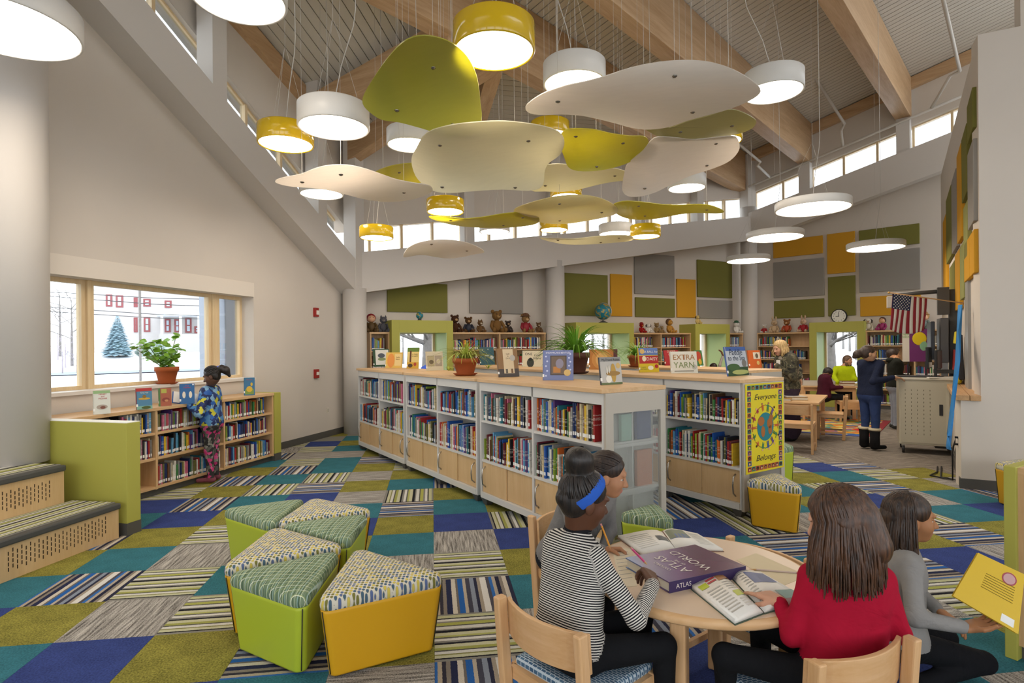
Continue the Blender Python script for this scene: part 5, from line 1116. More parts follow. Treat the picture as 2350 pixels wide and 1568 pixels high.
# ================================================================== DISPLAY BOOKS
def dbook(x0, x1, yb0, yb1, yt, z, cover, spine, label, design=None, lean=9, th=.012, away=False):
    A, B = on(x0, yb0, z), on(x1, yb1, z)
    if z > 1.1: A.z = B.z = z
    d = (B - A); w_ = d.length; h = (at((x0 + x1) / 2, yt, (A.y + B.y) / 2).z - z) / math.cos(R(lean)) * 1.0
    o = thing('picture_book', label, 'book', A, math.atan2(d.y, d.x), 'display books')
    T = Matrix.Rotation(R(-lean), 4, 'X')
    m = MB(); m.box(0, w_, 0, .003, 0, h); m.box(0, w_, th, th + .003, 0, h); m.build('cover', C(cover, .35), o, M4=T)
    m = MB(); m.box(-.002, .004, 0, th + .003, 0, h); m.build('spine', C(spine, .35), o, M4=T)
    m = MB(); m.box(.004, w_ - .004, .003, th, .004, h - .004); m.build('page_block', PAGES, o, M4=T)
    m = MB(); m.box(-.003, .012, -.0008, .006, .03, .055); m.build('spine_label', LABELW, o, M4=T)
    for e in (design or []):
        k = e[0]
        if k == 'r': mm = MB(); mm.box(e[1] * w_, e[3] * w_, -.0006 * e[6] if len(e) > 6 else -.0006, .0005, e[2] * h, e[4] * h); mm.build(e[7] if len(e) > 7 else 'printed_block', C(e[5], .4), o, M4=T)
        elif k == 'c': disc(o, 'printed_spot', C(e[5], .4), e[3] * w_, e[4] * w_, e[1] * w_, e[2] * h, -.0011 - .0004 * (e[6] if len(e) > 6 else 0), 18, T)
        elif k == 't': inst(text_mesh(e[3], C(e[4]), e[5] * w_, shear=e[6] if len(e) > 6 else 0), 'title', o, M4=T @ Matrix.Translation((e[1] * w_, -.0022, e[2] * h)) @ UP)
    return o
ZT = 1.233; GOLD = '#d1b06a'
dbook(858, 895, 842, 841, 801, ZT, '#2d4d33', '#2d4d33', 'dark green framed picture book showing a cow in snow', [('r', .14, .1, .95, .94, '#d9d8d0'), ('c', .5, .62, .22, .14, '#4d5560', 1), ('c', .52, .42, .25, .1, '#7f8f63', 1)])
dbook(884, 922, 845, 845, 809, ZT, '#d9b45a', '#cfc7b0', 'orange yellow picture book with a large pale animal', [('c', .32, .48, .22, .4, '#d98f45'), ('r', .55, .15, .95, .9, '#e3c98a'), ('t', .74, .62, 'Stella\nBaker', '#7a5a22', .11)])
dbook(933, 960, 846, 846, 798, ZT, '#d9c27a', '#57702e', 'tall picture book titled A Tree Is Nice', [('r', .0, .8, 1, 1, '#5f7d35'), ('r', .22, .3, .36, .85, '#5a3420', 2), ('r', 0, 0, 1, .3, '#c79d32'), ('c', .3, .14, .2, .16, '#4d3a26', 2), ('c', .7, .2, .12, .14, '#a8432f', 2), ('t', .66, .62, 'A TREE\nIS NICE', '#3a2a1c', .15)])
dbook(979, 1018, 851, 850, 807, ZT, '#cfc5a8', '#d8cfb5', 'beige picture book with a four pane window picture', [('r', .08, .22, .92, .78, '#8a7d62'), ('r', .1, .24, .48, .76, '#b0a37e', 2), ('r', .52, .24, .9, .76, '#a79a86', 2), ('c', .3, .45, .13, .12, '#6b5f44', 3), ('c', .72, .48, .12, .14, '#c9bda2', 3), ('r', .49, .22, .51, .78, '#e0d8c0', 3)])
dbook(1145, 1192, 866, 864, 800, ZT, '#8d6a42', '#7a5c3c', 'brown picture book with a pale column and silver seal', [('r', .0, 0, 1, .28, '#4c423c'), ('r', .28, .12, .78, .97, '#d8c4a0', 2), ('c', .73, .66, .13, .13, '#b9b3a8', 3), ('r', .36, .13, .46, .28, '#6a6052', 3), ('r', .62, .13, .72, .28, '#7a5a3a', 3), ('t', .52, .72, 'SAM\n&\nDAVE', '#5a4a3a', .09)])
dbook(1246, 1316, 873, 873, 804, ZT, '#6f7aa8', '#5f6a98', 'blue picture book titled Snowflake Bentley', [('r', .24, .17, .78, .82, '#4a4038'), ('r', .28, .2, .74, .79, '#6d5a48', 2), ('c', .55, .55, .13, .16, '#8a8494', 3), ('r', .34, .25, .58, .45, '#b57a34', 3), ('c', .8, .25, .11, .11, GOLD, 3), ('t', .5, .91, 'SNOWFLAKE BENTLEY', '#e6e6ee', .08)] + [('c', .1 + .04 * (k % 2), .15 + .16 * k, .03, .03, '#c4cbe6') for k in range(5)] + [('c', .9 - .04 * (k % 2), .35 + .13 * k, .03, .03, '#c4cbe6') for k in range(5)], lean=6)
dbook(1381, 1429, 884, 881, 820, ZT, '#b9b6ae', '#35353a', 'grey picture book titled My Friend Rabbit', [('r', 0, .84, 1, 1, '#8d8c88'), ('r', 0, 0, 1, .07, '#5c6b3a'), ('t', .52, .9, 'My Friend Rabbit', '#2f2f33', .125), ('c', .85, .68, .1, .1, GOLD, 1), ('c', .36, .2, .14, .13, '#e4e0d4', 1), ('c', .6, .42, .12, .33, '#b8923a', 2), ('c', .58, .4, .34, .085, '#9a7630', 3), ('c', .3, .52, .035, .14, '#d9d4c6', 4), ('c', .4, .56, .035, .14, '#d9d4c6', 4)] , lean=7)
dbook(1103, 1136, 838, 837, 797, ZT, '#22505c', '#1b3d49', 'dark teal picture book with a silver seal', [('c', .82, .42, .12, .12, '#aeb5b4'), ('c', .2, .85, .03, .03, '#cfd8d8'), ('c', .6, .88, .03, .03, '#cfd8d8'), ('r', .35, .5, .65, .53, '#cfd8d8')])
dbook(1198, 1246, 842, 842, 805, ZT, '#d9d0b4', '#8fb0b4', 'cream picture book titled One Cool Friend', [('t', .3, .78, 'ONE', '#2a2a2a', .17), ('t', .7, .62, 'Cool\nFriend', '#2a2a2a', .15, .3), ('c', .4, .25, .17, .22, '#33362c', 1), ('c', .4, .46, .08, .08, '#33362c', 1)])
dbook(1352, 1417, 848, 848, 802, ZT, '#b8793a', '#a06a34', 'picture book with a big lion face cover', [('c', .45, .5, .36, .36, '#c98f4a'), ('c', .45, .48, .22, .25, '#d9ac6a', 1), ('c', .36, .56, .03, .02, '#3a2a1a', 2), ('c', .54, .56, .03, .02, '#3a2a1a', 2), ('c', .45, .4, .06, .05, '#6b4322', 2), ('r', .86, 0, 1, 1, '#5a2c30', 2)])
dbook(1468, 1513, 855, 854, 799, ZT, '#d7bd2a', '#c9a52a', 'red yellow and blue picture book titled A Ball for Daisy', [('r', .03, .7, 1, 1, '#5d76ae'), ('r', .03, .36, 1, .68, '#b3302c'), ('t', .66, .84, 'A BALL for', '#eae6da', .15), ('t', .68, .54, 'DAISY', '#f0ece0', .21), ('c', .2, .86, .12, .12, GOLD, 2), ('c', .28, .56, .1, .13, '#e8dfc0', 2), ('c', .88, .24, .09, .09, '#b3302c', 2), ('c', .58, .18, .14, .1, '#efe9d2', 2), ('t', .2, .16, 'CHRIS\nRASCHKA', '#7a8a3a', .09)])
dbook(1541, 1602, 857, 856, 807, ZT, '#e0dccd', '#d8d4c6', 'cream picture book titled Extra Yarn', [('t', .5, .72, 'EXTRA', '#a8743a', .27), ('t', .5, .36, 'YARN', '#7a8a52', .3), ('c', .88, .28, .09, .09, '#bfbcb2', 1), ('r', .12, .08, .85, .11, '#5a564c'), ('r', .48, .62, .53, .82, '#9a4a3a', 3)])
dbook(1672, 1719, 864, 861, 796, ZT, '#b9c0c8', '#4a66a8', 'picture book titled Paddle to the Sea with green waves', [('r', .03, .86, 1, 1, '#3f5f9f'), ('r', 0, 0, 1, .3, '#2c4a2a'), ('c', .3, .3, .3, .1, '#3a5c30', 1), ('c', .6, .12, .4, .07, '#a8b06a', 2), ('c', .84, .42, .11, .11, '#77746e', 2), ('t', .5, .8, 'Paddle', '#22304e', .24), ('t', .5, .6, 'to the Sea', '#22304e', .2)])
dbook(1527, 1560, 839, 838, 804, ZT, '#a8323a', '#8a2830', 'dark red picture book behind the Extra Yarn one', [('t', .5, .7, 'DUCKS\nON A\nBIKE', '#e0c9b0', .17)])
dbook(1597, 1615, 840, 839, 804, ZT, '#3f7a46', '#8f2c2c', 'green and red picture book right of Extra Yarn', [('c', .5, .6, .35, .35, '#b5402c'), ('c', .6, .25, .2, .2, '#d9b03a', 1)])
dbook(1721, 1749, 845, 844, 804, ZT, '#c9622a', '#b85a28', 'orange dotted picture book at end of third run', [('r', .4, .5, .95, .88, '#d8cdb8'), ('c', .68, .68, .12, .14, '#6a5a48', 2), ('c', .72, .28, .12, .12, GOLD, 2)])
ZB = .937
dbook(215, 254, 952, 949, 897, ZB, '#d5d6cc', '#cfd0c6', 'white easy reader with red title on low bookcase', [('r', .0, .88, 1, 1, '#8fb07a'), ('t', .55, .75, 'HENRY\nand\nMUDGE', '#b02a2a', .15), ('c', .5, .3, .33, .17, '#a89a8c', 0), ('c', .55, .28, .16, .1, '#7a4a3a', 1)], lean=4)
dbook(314, 350, 941, 938, 891, ZB, '#4d7f9e', '#8a2c34', 'easy reader with a yellow aeroplane on the cover', [('r', 0, .85, 1, 1, '#b0302c'), ('r', 0, 0, 1, .16, '#7fae9a'), ('c', .5, .5, .38, .08, '#c9a032', 1), ('c', .5, .6, .12, .12, '#8a6a2a', 2), ('c', .6, .08, .3, .1, '#4d5a22', 2), ('t', .5, .78, 'Flying High', '#e6e2d2', .12)], lean=4)
dbook(365, 394, 933, 931, 891, ZB, '#a8583a', '#4f7a3a', 'brown and green easy reader next to the aeroplane one', [('r', .2, .72, .62, .95, '#b3b04a'), ('r', 0, 0, .12, 1, '#4f7a3a', 2), ('c', .55, .35, .3, .2, '#8a3a2a'), ('c', .6, .3, .15, .1, '#c98a5a', 1)], lean=4)
dbook(413, 447, 928, 926, 881, ZB, '#1f5f9a', '#1b4f86', 'blue easy reader with two white shapes by the reading girl', [('c', .28, .45, .11, .26, '#e6dcc8'), ('c', .72, .45, .11, .26, '#e6dcc8'), ('t', .5, .85, 'Fine\nFeathers', '#c03a4a', .14), ('c', .9, .95, .06, .06, '#e8e8e8')], lean=4)
dbook(560, 585, 908, 907, 867, ZB, '#2f6f9a', '#28557a', 'blue easy reader with a yellow animal at bookcase end', [('r', .1, .05, .9, .35, '#7f9a3a'), ('c', .5, .35, .28, .3, '#d8b42a', 1), ('c', .7, .62, .1, .18, '#d8b42a', 1), ('t', .5, .88, 'YELLOW', '#b0302c', .14)], lean=4)
# small propped aeroplane drawing on My Friend Rabbit is printed
# ================================================================== PLANTS
TERRA = M('terracotta', '#a5572f', .7, .2, noise=.15, nscale=10); SOIL = M('soil', '#33261c', .95)
def pot(o, r, h, mat=TERRA, saucer=True):
    m = MB(); z = .018 if saucer else 0
    m.lathe([(r * .68, z), (r * .93, z + h * .72), (r * 1.03, z + h * .73), (r * 1.05, z + h), (r * .97, z + h), (r * .92, z + h * .9)], 28, caps=False); m.build('pot', mat, o)
    m = MB(); m.lathe([(r * .92, z + h * .88), (.001, z + h * .9)], 20, caps=False); m.build('soil', SOIL, o)
    if saucer: m = MB(); m.lathe([(.001, .004), (r * .75, 0), (r * .98, .022), (r * 1.0, .025), (r * .95, .025), (r * .75, .008)], 28, caps=False); m.build('saucer', mat, o)
    return z + h * .9
def spider(p, r, h, n, L, mat, label, seed, wd=.008, up=1.0, runners=True, name='spider_plant', potmat=TERRA):
    g = random.Random(seed); o = thing(name, label, 'plant', p); z = pot(o, r, h, potmat)
    for k in range(n):
        a = g.uniform(0, 6.28); l = L * g.uniform(.6, 1.1); el = g.uniform(.5, 1.35) * up; d = Vector((math.cos(a), math.sin(a), 0)); m = MB(); s = Vector((-d.y, d.x, 0)); vs = []; nn = 7
        p0 = d * r * .3 * g.random() + Vector((0, 0, z))
        for i in range(nn + 1):
            t = i / nn; q = p0 + d * (l * math.cos(el) * t + l * .25 * t * t) + Vector((0, 0, l * math.sin(el) * t - l * (.75 if el < 1.2 else .5) * t ** 2.4)); w_ = wd * (1 - t ** 2.2) + .0006
            vs += [q + s * w_, q + Vector((0, 0, -w_ * .5)), q - s * w_]
        m.add(vs, [(i * 3 + j, i * 3 + j + 1, i * 3 + j + 4, i * 3 + j + 3) for i in range(nn) for j in range(2)], 0, True); m.build('leaf', mat, o)
    return o
LEAF1 = M('variegated_leaf', '#a9b54a', .5, .4, noise=.35, nscale=40); LEAF2 = M('bright_grass_leaf', '#6a9c2a', .5, .4, noise=.3, nscale=20)
sp1 = on(1068, 862, ZT); s1o = spider(sp1, .135, .17, 90, .42, LEAF1, 'variegated spider plant in wide terracotta pot on front shelving', 1, .006)
for k, (x, y) in enumerate(((1030, 855), (1120, 850))):
    q = on(x, y, ZT) - sp1; q.z = 0; g = random.Random(k); m = MB(); m.tube([(0, 0, .2), q * .5 + Vector((0, 0, .33)), q + Vector((0, 0, .1)), q + Vector((0, 0, .03))], .002, 5); m.build('runner', LEAF1, s1o)
    m = MB()
    for j in range(12):
        a = g.uniform(0, 6.28); d = Vector((math.cos(a), math.sin(a), 0)); s = Vector((-d.y, d.x, 0)) * .005; l = g.uniform(.04, .1); p0 = q + Vector((0, 0, .02)); m.add([p0 + s, p0 - s, p0 + d * l * .6 - s + Vector((0, 0, .05)), p0 + d * l * .6 + s + Vector((0, 0, .05)), p0 + d * l + Vector((0, 0, .03))], [(0, 1, 2, 3), (3, 2, 4)])
    m.build('plantlet', LEAF1, s1o)
spider(on(1322, 858, ZT), .15, .22, 150, .62, LEAF2, 'largest bushy green spider plant in front of the column', 2, .009, 1.15, potmat=M('dark_pot', '#5a3222', .6))
spider(on(1462, 843, ZT), .13, .15, 80, .42, LEAF2, 'smaller green spider plant in a terracotta pot at right', 3, .008, 1.05)
gp_ = LWf.w(*[LWf.hit(383, 880, .06)[0], .06], wz0); ge = thing('potted_geranium', 'leafy green geranium in terracotta pot on the window sill', 'plant', gp_); zz = pot(ge, .125, .19); g = random.Random(4)
LEAF3 = M('geranium_leaf', '#7fae3a', .5, .4, noise=.3, nscale=12); STEM = M('green_stem', '#6b7a3a', .6)
for k, (a, l, e) in enumerate(((0.2, .3, .9), (.9, .34, .75), (2.6, .38, .85), (3.2, .42, .7), (3.6, .3, 1.2), (5.2, .28, 1.1), (1.8, .25, 1.3), (2.9, .46, .55), (.5, .4, 1.1))):
    ax = LWf.x * -math.cos(a) * -1; d = LWf.x * math.cos(a) * math.cos(e) + LWf.y * math.sin(a) * .35 * math.cos(e) + Vector((0, 0, math.sin(e)))
    p1 = Vector((0, 0, zz)) + d * l * .5 + Vector((0, 0, -.02)); p2 = Vector((0, 0, zz)) + d * l; m = MB(); m.tube([(0, 0, zz - .01), p1, p2], [.007, .006, .003], 6); m.build('stem', STEM, ge)
    for j in range(15):
        c = p1.lerp(p2, g.uniform(-.5, 1.1)) + Vector((g.uniform(-.07, .07), g.uniform(-.06, .06), g.uniform(-.03, .07))); rr = g.uniform(.028, .05); nrm = Vector((g.uniform(-.6, .6), g.uniform(-.9, .2), 1)).normalized(); u = nrm.orthogonal().normalized(); v = nrm.cross(u); m = MB(); ring = []
        for q in range(12):
            t = q / 12 * 6.283; w_ = rr * (1 + .1 * math.cos(5 * t)) * (.55 if q == 0 else 1); ring.append(c + u * math.cos(t) * w_ + v * math.sin(t) * w_ + nrm * .008)
        m.add([c] + ring, [(0, 1 + q, 1 + (q + 1) % 12) for q in range(12)], 0, True); m.build('leaf', LEAF3, ge)
# ================================================================== GLOBES
def globe(p, r, label):
    o = thing('desk_globe', label, 'globe', p); t = MATS.get('globe_map')
    if t is None:
        n = NT('globe_map'); nz = n.n('TexNoise', Scale=2.2, Detail=4.0); n.l(n.obj((4 / r * .13,) * 3), nz.inputs['Vector']); n.base(n.ramp(nz.outputs[0], [(0, '#2b7f90'), (.53, '#2b7f90'), (.55, '#c9a24a'), (.62, '#8f9a4a'), (.7, '#c97a4a')]), .3); t = MATS['globe_map'] = n.m
    c = r * 1.38; m = MB(); m.ball((0, 0, c), r, 28); m.build('sphere', t, o)
    m = MB(); m.tube([(math.sin(R(a)) * r * 1.06, 0, c + math.cos(R(a)) * r * 1.06) for a in range(-20, 201, 20)], r * .03, 6); m.build('meridian_arm', CHROME, o)
    m = MB(); m.lathe([(r * .6, 0), (r * .55, .015), (r * .12, .05), (r * .08, r * .33)], 24); m.build('base', DG, o); return o
q = BKf.hit(963, 735, NY + .12); globe(BKf.w(q[0], NY + .12, 2.06), .07, 'small globe on the first lime window box')
q = BKf.hit(1384, 740, NY + .15); globe(BKf.w(q[0], NY + .15, 2.06), .19, 'large globe on the middle lime window box')
# ================================================================== TOYS on the back shelves
def toy(fr, px, h, label, fur, belly=None, cloth=None, ears='round', hat=None, hair=None, y=.14, z=1.835, snow=False, name='plush_toy', face=None):
    q = fr.hit(px, 755, y); o = thing(name, label, 'plush toy', fr.w(q[0], y, z), fr.rz + R(rnd.uniform(-14, 14)), 'plush toys on the shelf tops'); s = h / .4
    fm = M('plush_' + fur.lstrip('#'), fur, .95, .1, noise=.25, nscale=60)
    m = MB(); m.ball((0, 0, .11 * s), (.085 * s, .075 * s, .11 * s), 12)
    m.build('body', C(cloth) if cloth else fm, o)
    m = MB(); m.ball((0, -.01 * s, .285 * s), (.085 * s, .08 * s, .08 * s), 12); hd = m.build('head', C(face) if face else fm, o)
    if not face:
        m = MB(); m.ball((0, -.085 * s, .27 * s), (.035 * s, .03 * s, .027 * s), 8); m.build('muzzle', C(belly or '#c9a67a'), o)
        m = MB(); m.ball((0, -.113 * s, .28 * s), .01 * s, 6); m.build('nose', BLACK, o)
    for sd in (-1, 1):
        m = MB(); m.ball((.03 * sd * s, -.08 * s, .31 * s), .009 * s, 6); m.build('eye', BLACK, o)
        m = MB(); m.tube([(.07 * sd * s, 0, .19 * s), (.115 * sd * s, -.04 * s, .11 * s), (.1 * sd * s, -.08 * s, .05 * s)], [.03 * s, .028 * s, .024 * s], 8); m.build('arm', C(cloth) if cloth else fm, o)
        m = MB(); m.tube([(.05 * sd * s, -.03 * s, .035 * s), (.1 * sd * s, -.13 * s, .035 * s)], [.038 * s, .033 * s], 8); m.ball((.105 * sd * s, -.15 * s, .045 * s), (.033 * s, .022 * s, .04 * s), 8); m.build('leg', fm if not face else C(cloth or fur), o)
        if ears == 'round': m = MB(); m.ball((.07 * sd * s, .01 * s, .355 * s), (.032 * s, .018 * s, .032 * s), 8); m.build('ear', fm, o)
        elif ears == 'point': m = MB(); m.lathe([(.03 * s, 0), (.012 * s, .04 * s), (.001, .06 * s)], 6, (.05 * sd * s, 0, .34 * s)); m.build('ear', fm, o)
        elif ears == 'long': m = MB(); m.tube([(.035 * sd * s, 0, .35 * s), (.05 * sd * s, 0, .43 * s), (.045 * sd * s, 0, .48 * s)], [.018 * s, .024 * s, .01 * s], 7); m.build('ear', fm, o)
        elif ears == 'flop': m = MB(); m.tube([(.06 * sd * s, 0, .34 * s), (.1 * sd * s, 0, .3 * s), (.1 * sd * s, 0, .23 * s)], [.015 * s, .026 * s, .016 * s], 7); m.build('ear', C('#2a2422'), o)
    if hat: m = MB(); m.lathe([(.11 * s, 0), (.1 * s, .012 * s), (.07 * s, .016 * s), (.062 * s, .06 * s), (.01 * s, .075 * s)], 16, (0, 0, .335 * s)); m.build('hat', C(hat), o)
    if hair:
        m = MB(); m.ball((0, .015 * s, .3 * s), (.1 * s, .08 * s, .095 * s), 10); m.build('hair', C(hair), o)
    return o
toy(BKf, 852, .36, 'red haired rag doll at left end of the back shelves', '#6b4a30', cloth='#5a4424', face='#d9a884', hair='#8f2026', ears='none')
toy(BKf, 880, .33, 'grey shaggy plush animal next to the red haired doll', '#5b5a60', '#8a8078', ears='point')
toy(BKf, 1044, .38, 'dark brown plush bear half hidden by the first lime window box', '#4a3122')
toy(BKf, 1075, .34, 'dark brown plush bear in navy clothes reading a book', '#5a4028', cloth='#2a2c38')
toy(BKf, 1102, .28, 'small tabby plush cat between two bears', '#6b5034', '#d9cbb4', ears='point')
toy(BKf, 1140, .5, 'biggest golden brown teddy bear on the shelves', '#7a5a34', '#a88452')
toy(BKf, 1166, .27, 'small dark plush bear right of the biggest teddy', '#3f3430')
toy(BKf, 1206, .42, 'plush bear wearing a red jacket and brown hat', '#8a6a44', cloth='#8f2430', hat='#6b4a34')
toy(BKf, 1236, .24, 'little brown plush bear at right end by the column', '#6b5138', '#c9b596')
toy(BKf, 1472, .26, 'small red plush bird with pointed crest', '#a02422', '#c9852a', ears='none', hat='#8f1c1c')
toy(BKf, 1488, .25, 'small black and white plush dog', '#d8d4cc', '#e6e2da', ears='flop')
toy(BKf, 1507, .27, 'tan plush bear left of its tiny companion', '#8f7650', '#b59c74')
toy(BKf, 1519, .18, 'tiny tan plush bear beside the bigger tan bear', '#8f7650', '#b59c74')
toy(BKf, 1536, .37, 'plush lion with dark brown mane', '#b5853e', '#c99c56', hair='#5f4228', ears='none')
toy(BKf, 1601, .24, 'small spotted yellow plush puppy on the third lime box', '#c9b070', '#d9c690', ears='flop', y=NY + .12, z=2.06)
toy(BKf, 1690, .34, 'white plush snowman with green hat and scarf', '#e3e0da', '#e3e0da', hat='#2f5a40', ears='none')
toy(RTf, 1754, .24, 'small white plush toy with red shirt by the column', '#dedad4', cloth='#a8282c', y=.12, z=1.835, ears='round')
toy(RTf, 1777, .36, 'cream plush rabbit with upright ears', '#c9b090', ears='long', y=.12)
toy(RTf, 1806, .36, 'brown plush bear in red and yellow outfit', '#8a5a34', cloth='#b04a2a', y=.12)
toy(RTf, 1844, .36, 'pale plush rabbit in a red dress', '#c9a890', cloth='#a3202c', ears='long', y=.12)
toy(RTf, 1992, .32, 'white long haired plush dog right of the lime window box', '#d3c9b8', y=.12, ears='flop')
toy(RTf, 2025, .32, 'doll with dark hair in a purple pink dress', '#d6a58a', cloth='#9a3068', face='#d9a884', hair='#4a2c22', ears='none', y=.12)
toy(RTf, 2058, .2, 'yellow plush toy lying under the flag', '#cfae22', cloth='#cfae22', ears='none', y=.12)
toy(RTf, 2101, .32, 'doll in pink hat and dress at right of flag', '#d9a884', cloth='#b0486a', face='#d9a884', hat='#b84a6a', ears='none', y=.12)
toy(RTf, 2121, .4, 'blonde doll with straw hat at far right shelf', '#d9a884', cloth='#7a8a86', face='#d9a884', hat='#9a7444', hair='#b0864a', ears='none', y=.12)
# ================================================================== THINGS ON TABLES
CR = [on(1435.7, 1280, TZ + .045), on(1595, 1250, TZ + .045), on(1711, 1299, TZ + .045), on(1535, 1336, TZ + .045)]
def surf_quad(parent, name, mat, q, z0, z1, grow=0):
    c = sum(q, Vector()) / 4; q = [c + (p - c) * (1 + grow) for p in q]; m = MB()
    v = [Vector((p.x, p.y, 0)) for p in q]
    if (v[1] - v[0]).cross(v[2] - v[0]).z < 0: v = v[::-1]
    m.hexa([p + Vector((0, 0, z0)) for p in v], [p + Vector((0, 0, z1)) for p in v]); return m.build(name, mat, parent)
at_ = thing('atlas_book', 'thick purple world atlas lying on the round table', 'book')
t = NT('atlas_cover'); gr_ = t.n('TexNoise', Scale=3.0, Detail=3.0); t.l(t.obj(), gr_.inputs['Vector']); sp_ = t.n('SeparateXYZ'); t.l(t.obj(), sp_.inputs[0])
f_ = t.math('ADD', t.math('MULTIPLY', t.math('SUBTRACT', sp_.outputs[0], .42), 2.3), t.math('MULTIPLY', gr_.outputs[0], .25)); t.base(t.ramp(f_, [(.05, '#3b3560'), (.3, '#5a78a8'), (.42, '#5c5078'), (.7, '#6a4470'), (.95, '#5a3048')]), .25, .5)
surf_quad(at_, 'cover_board', t.m, CR, TZ + .04, TZ + .045); surf_quad(at_, 'cover_board', t.m, CR, TZ + .001, TZ + .005); surf_quad(at_, 'page_block', PAGES, CR, TZ + .005, TZ + .04, -.03)
sp0, sp1_ = CR[3], CR[2]; m = MB(); d = (sp1_ - sp0); nn_ = Vector((d.y, -d.x, 0)).normalized() * .002
m.hexa([Vector((p.x, p.y, TZ + .001)) for p in (sp0, sp1_, sp1_ + nn_, sp0 + nn_)], [Vector((p.x, p.y, TZ + .045)) for p in (sp0, sp1_, sp1_ + nn_, sp0 + nn_)]); m.build('spine', M('atlas_spine', '#3c2f58', .3), at_)
CRM = M('title_cream', '#d9cfc9', .5)
e1 = (CR[1] - CR[2]).normalized(); e2 = Vector((0, 0, 1)).cross(e1)
TT = Matrix((( e1.x, e2.x, 0, 0), (e1.y, e2.y, 0, 0), (0, 0, 1, 0), (0, 0, 0, 1)))
cc_ = sum(CR, Vector()) / 4
for s, off, sz in (('WORLD', -.035, .062), ('OF THE', .02, .018), ('ATLAS', .06, .066), ('OXFORD', .115, .024)):
    p = cc_ + e2 * off; inst(text_mesh(s, CRM, sz), 'title', at_, M4=Matrix.Translation((p.x, p.y, TZ + .0462)) @ TT)
sd_ = d.normalized(); Ts = Matrix(((sd_.x, 0, nn_.normalized().x, 0), (sd_.y, 0, nn_.normalized().y, 0), (0, 1, 0, 0), (0, 0, 0, 1))); p = sp0 + sd_ * .07 + nn_ * 1.3
inst(text_mesh('ATLAS', CRM, .026), 'title', at_, M4=Matrix.Translation((p.x, p.y, TZ + .022)) @ Ts)
PICT = [C('#7a6a4a'), C('#4a5a7a'), C('#b9a05a'), C('#2f3f6a')]
def open_book(label, L, Rr, z, th=.014, prints=(), cover='#8a6a5a'):
    """L, Rr = page quads (outer top, gutter top, gutter bottom, outer bottom) in pixels"""
    o = thing('open_book', label, 'book')
    for q, nm in ((L, 'left_pages'), (Rr, 'right_pages')):
        P4 = [on(x, y, z + th) for x, y in q]; m = MB(); n = 8; vs = []
        for i in range(n + 1):
            t = i / n; hz = th * (1 + .9 * math.sin(math.pi * min(1, t * 1.0)) * (t ** .8)) * (1 - .75 * max(0, t - .85) / .15)
            a, b = P4[0].lerp(P4[1], t), P4[3].lerp(P4[2], t); vs += [(a.x, a.y, z + hz), (b.x, b.y, z + hz), (a.x, a.y, z + .002), (b.x, b.y, z + .002)]
        m.add(vs, [(i * 4, i * 4 + 1, i * 4 + 5, i * 4 + 4) for i in range(n)] + [(i * 4 + 2, i * 4 + 6, i * 4 + 7, i * 4 + 3) for i in range(n)] + [(i * 4, i * 4 + 4, i * 4 + 6, i * 4 + 2) for i in range(n)] + [(i * 4 + 1, i * 4 + 3, i * 4 + 7, i * 4 + 5) for i in range(n)] + [(0, 2, 3, 1)], 0, True)
        pg = m.build(nm, WHITE, o); surf_quad(o, 'cover_board', C(cover), P4, z, z + .003, .04)
        for (pq, u0, u1, v0, v1, c) in prints:
            if pq != nm: continue
            mm = MB(); vv = []; k = 5
            for i in range(k + 1):
                t = u0 + (u1 - u0) * i / k; hz = th * (1 + .9 * math.sin(math.pi * t) * (t ** .8)) * (1 - .75 * max(0, t - .85) / .15) + .0012
                a, b = P4[0].lerp(P4[1], t), P4[3].lerp(P4[2], t); A_, B_ = a.lerp(b, v0), a.lerp(b, v1); vv += [(A_.x, A_.y, z + hz), (B_.x, B_.y, z + hz)]
            mm.add(vv, [(i * 2, i * 2 + 1, i * 2 + 3, i * 2 + 2) for i in range(k)], 0, True); mm.build('print', C(c, .4), pg)
    return o
TXT = '#b9b6ae'
open_book('open white reference book at back of round table', [(1418, 1229), (1519, 1216), (1553, 1258), (1475, 1270)], [(1600, 1224), (1521, 1214), (1553, 1258), (1659, 1260)], TZ, .014,
          [('left_pages', .7, .98, .35, .6, '#55585a'), ('right_pages', .45, .97, .05, .5, '#7d8470'), ('right_pages', .5, .97, .3, .52, '#5d6f9a')] + [('left_pages', .1, .6, .15 + .09 * k, .18 + .09 * k, '#c9c6be') for k in range(8)] + [('right_pages', .08, .4, .15 + .09 * k, .18 + .09 * k, '#c9c6be') for k in range(8)])
open_book('open magazine style book under the red girl\'s hand', [(1588, 1343), (1664, 1313), (1752, 1396), (1686, 1421)], [(1745, 1312), (1676, 1314), (1754, 1396), (1846, 1370)], TZ, .02,
          [('left_pages', .05, .28, .1, .22, '#b4bf2a'), ('left_pages', .62, .9, .52, .66, '#b4bf2a'), ('left_pages', .58, .98, .02, .2, '#9a6a3a'), ('right_pages', .05, .7, .1, .45, '#3f4f7f'), ('right_pages', .0, .45, .72, .98, '#4f7f7a'), ('left_pages', .3, .55, .06, .1, '#b03a3a'), ('left_pages', .3, .55, .13, .17, '#b03a3a')] + [('left_pages', .1, .5, .3 + .07 * k, .325 + .07 * k, TXT) for k in range(9)] + [('left_pages', .6, .92, .25 + .06 * k, .27 + .06 * k, TXT) for k in range(4)] + [('left_pages', .6, .92, .72 + .06 * k, .74 + .06 * k, TXT) for k in range(4)] + [('right_pages', .74, .95, .1 + .07 * k, .12 + .07 * k, TXT) for k in range(12)], '#4a5a4a')
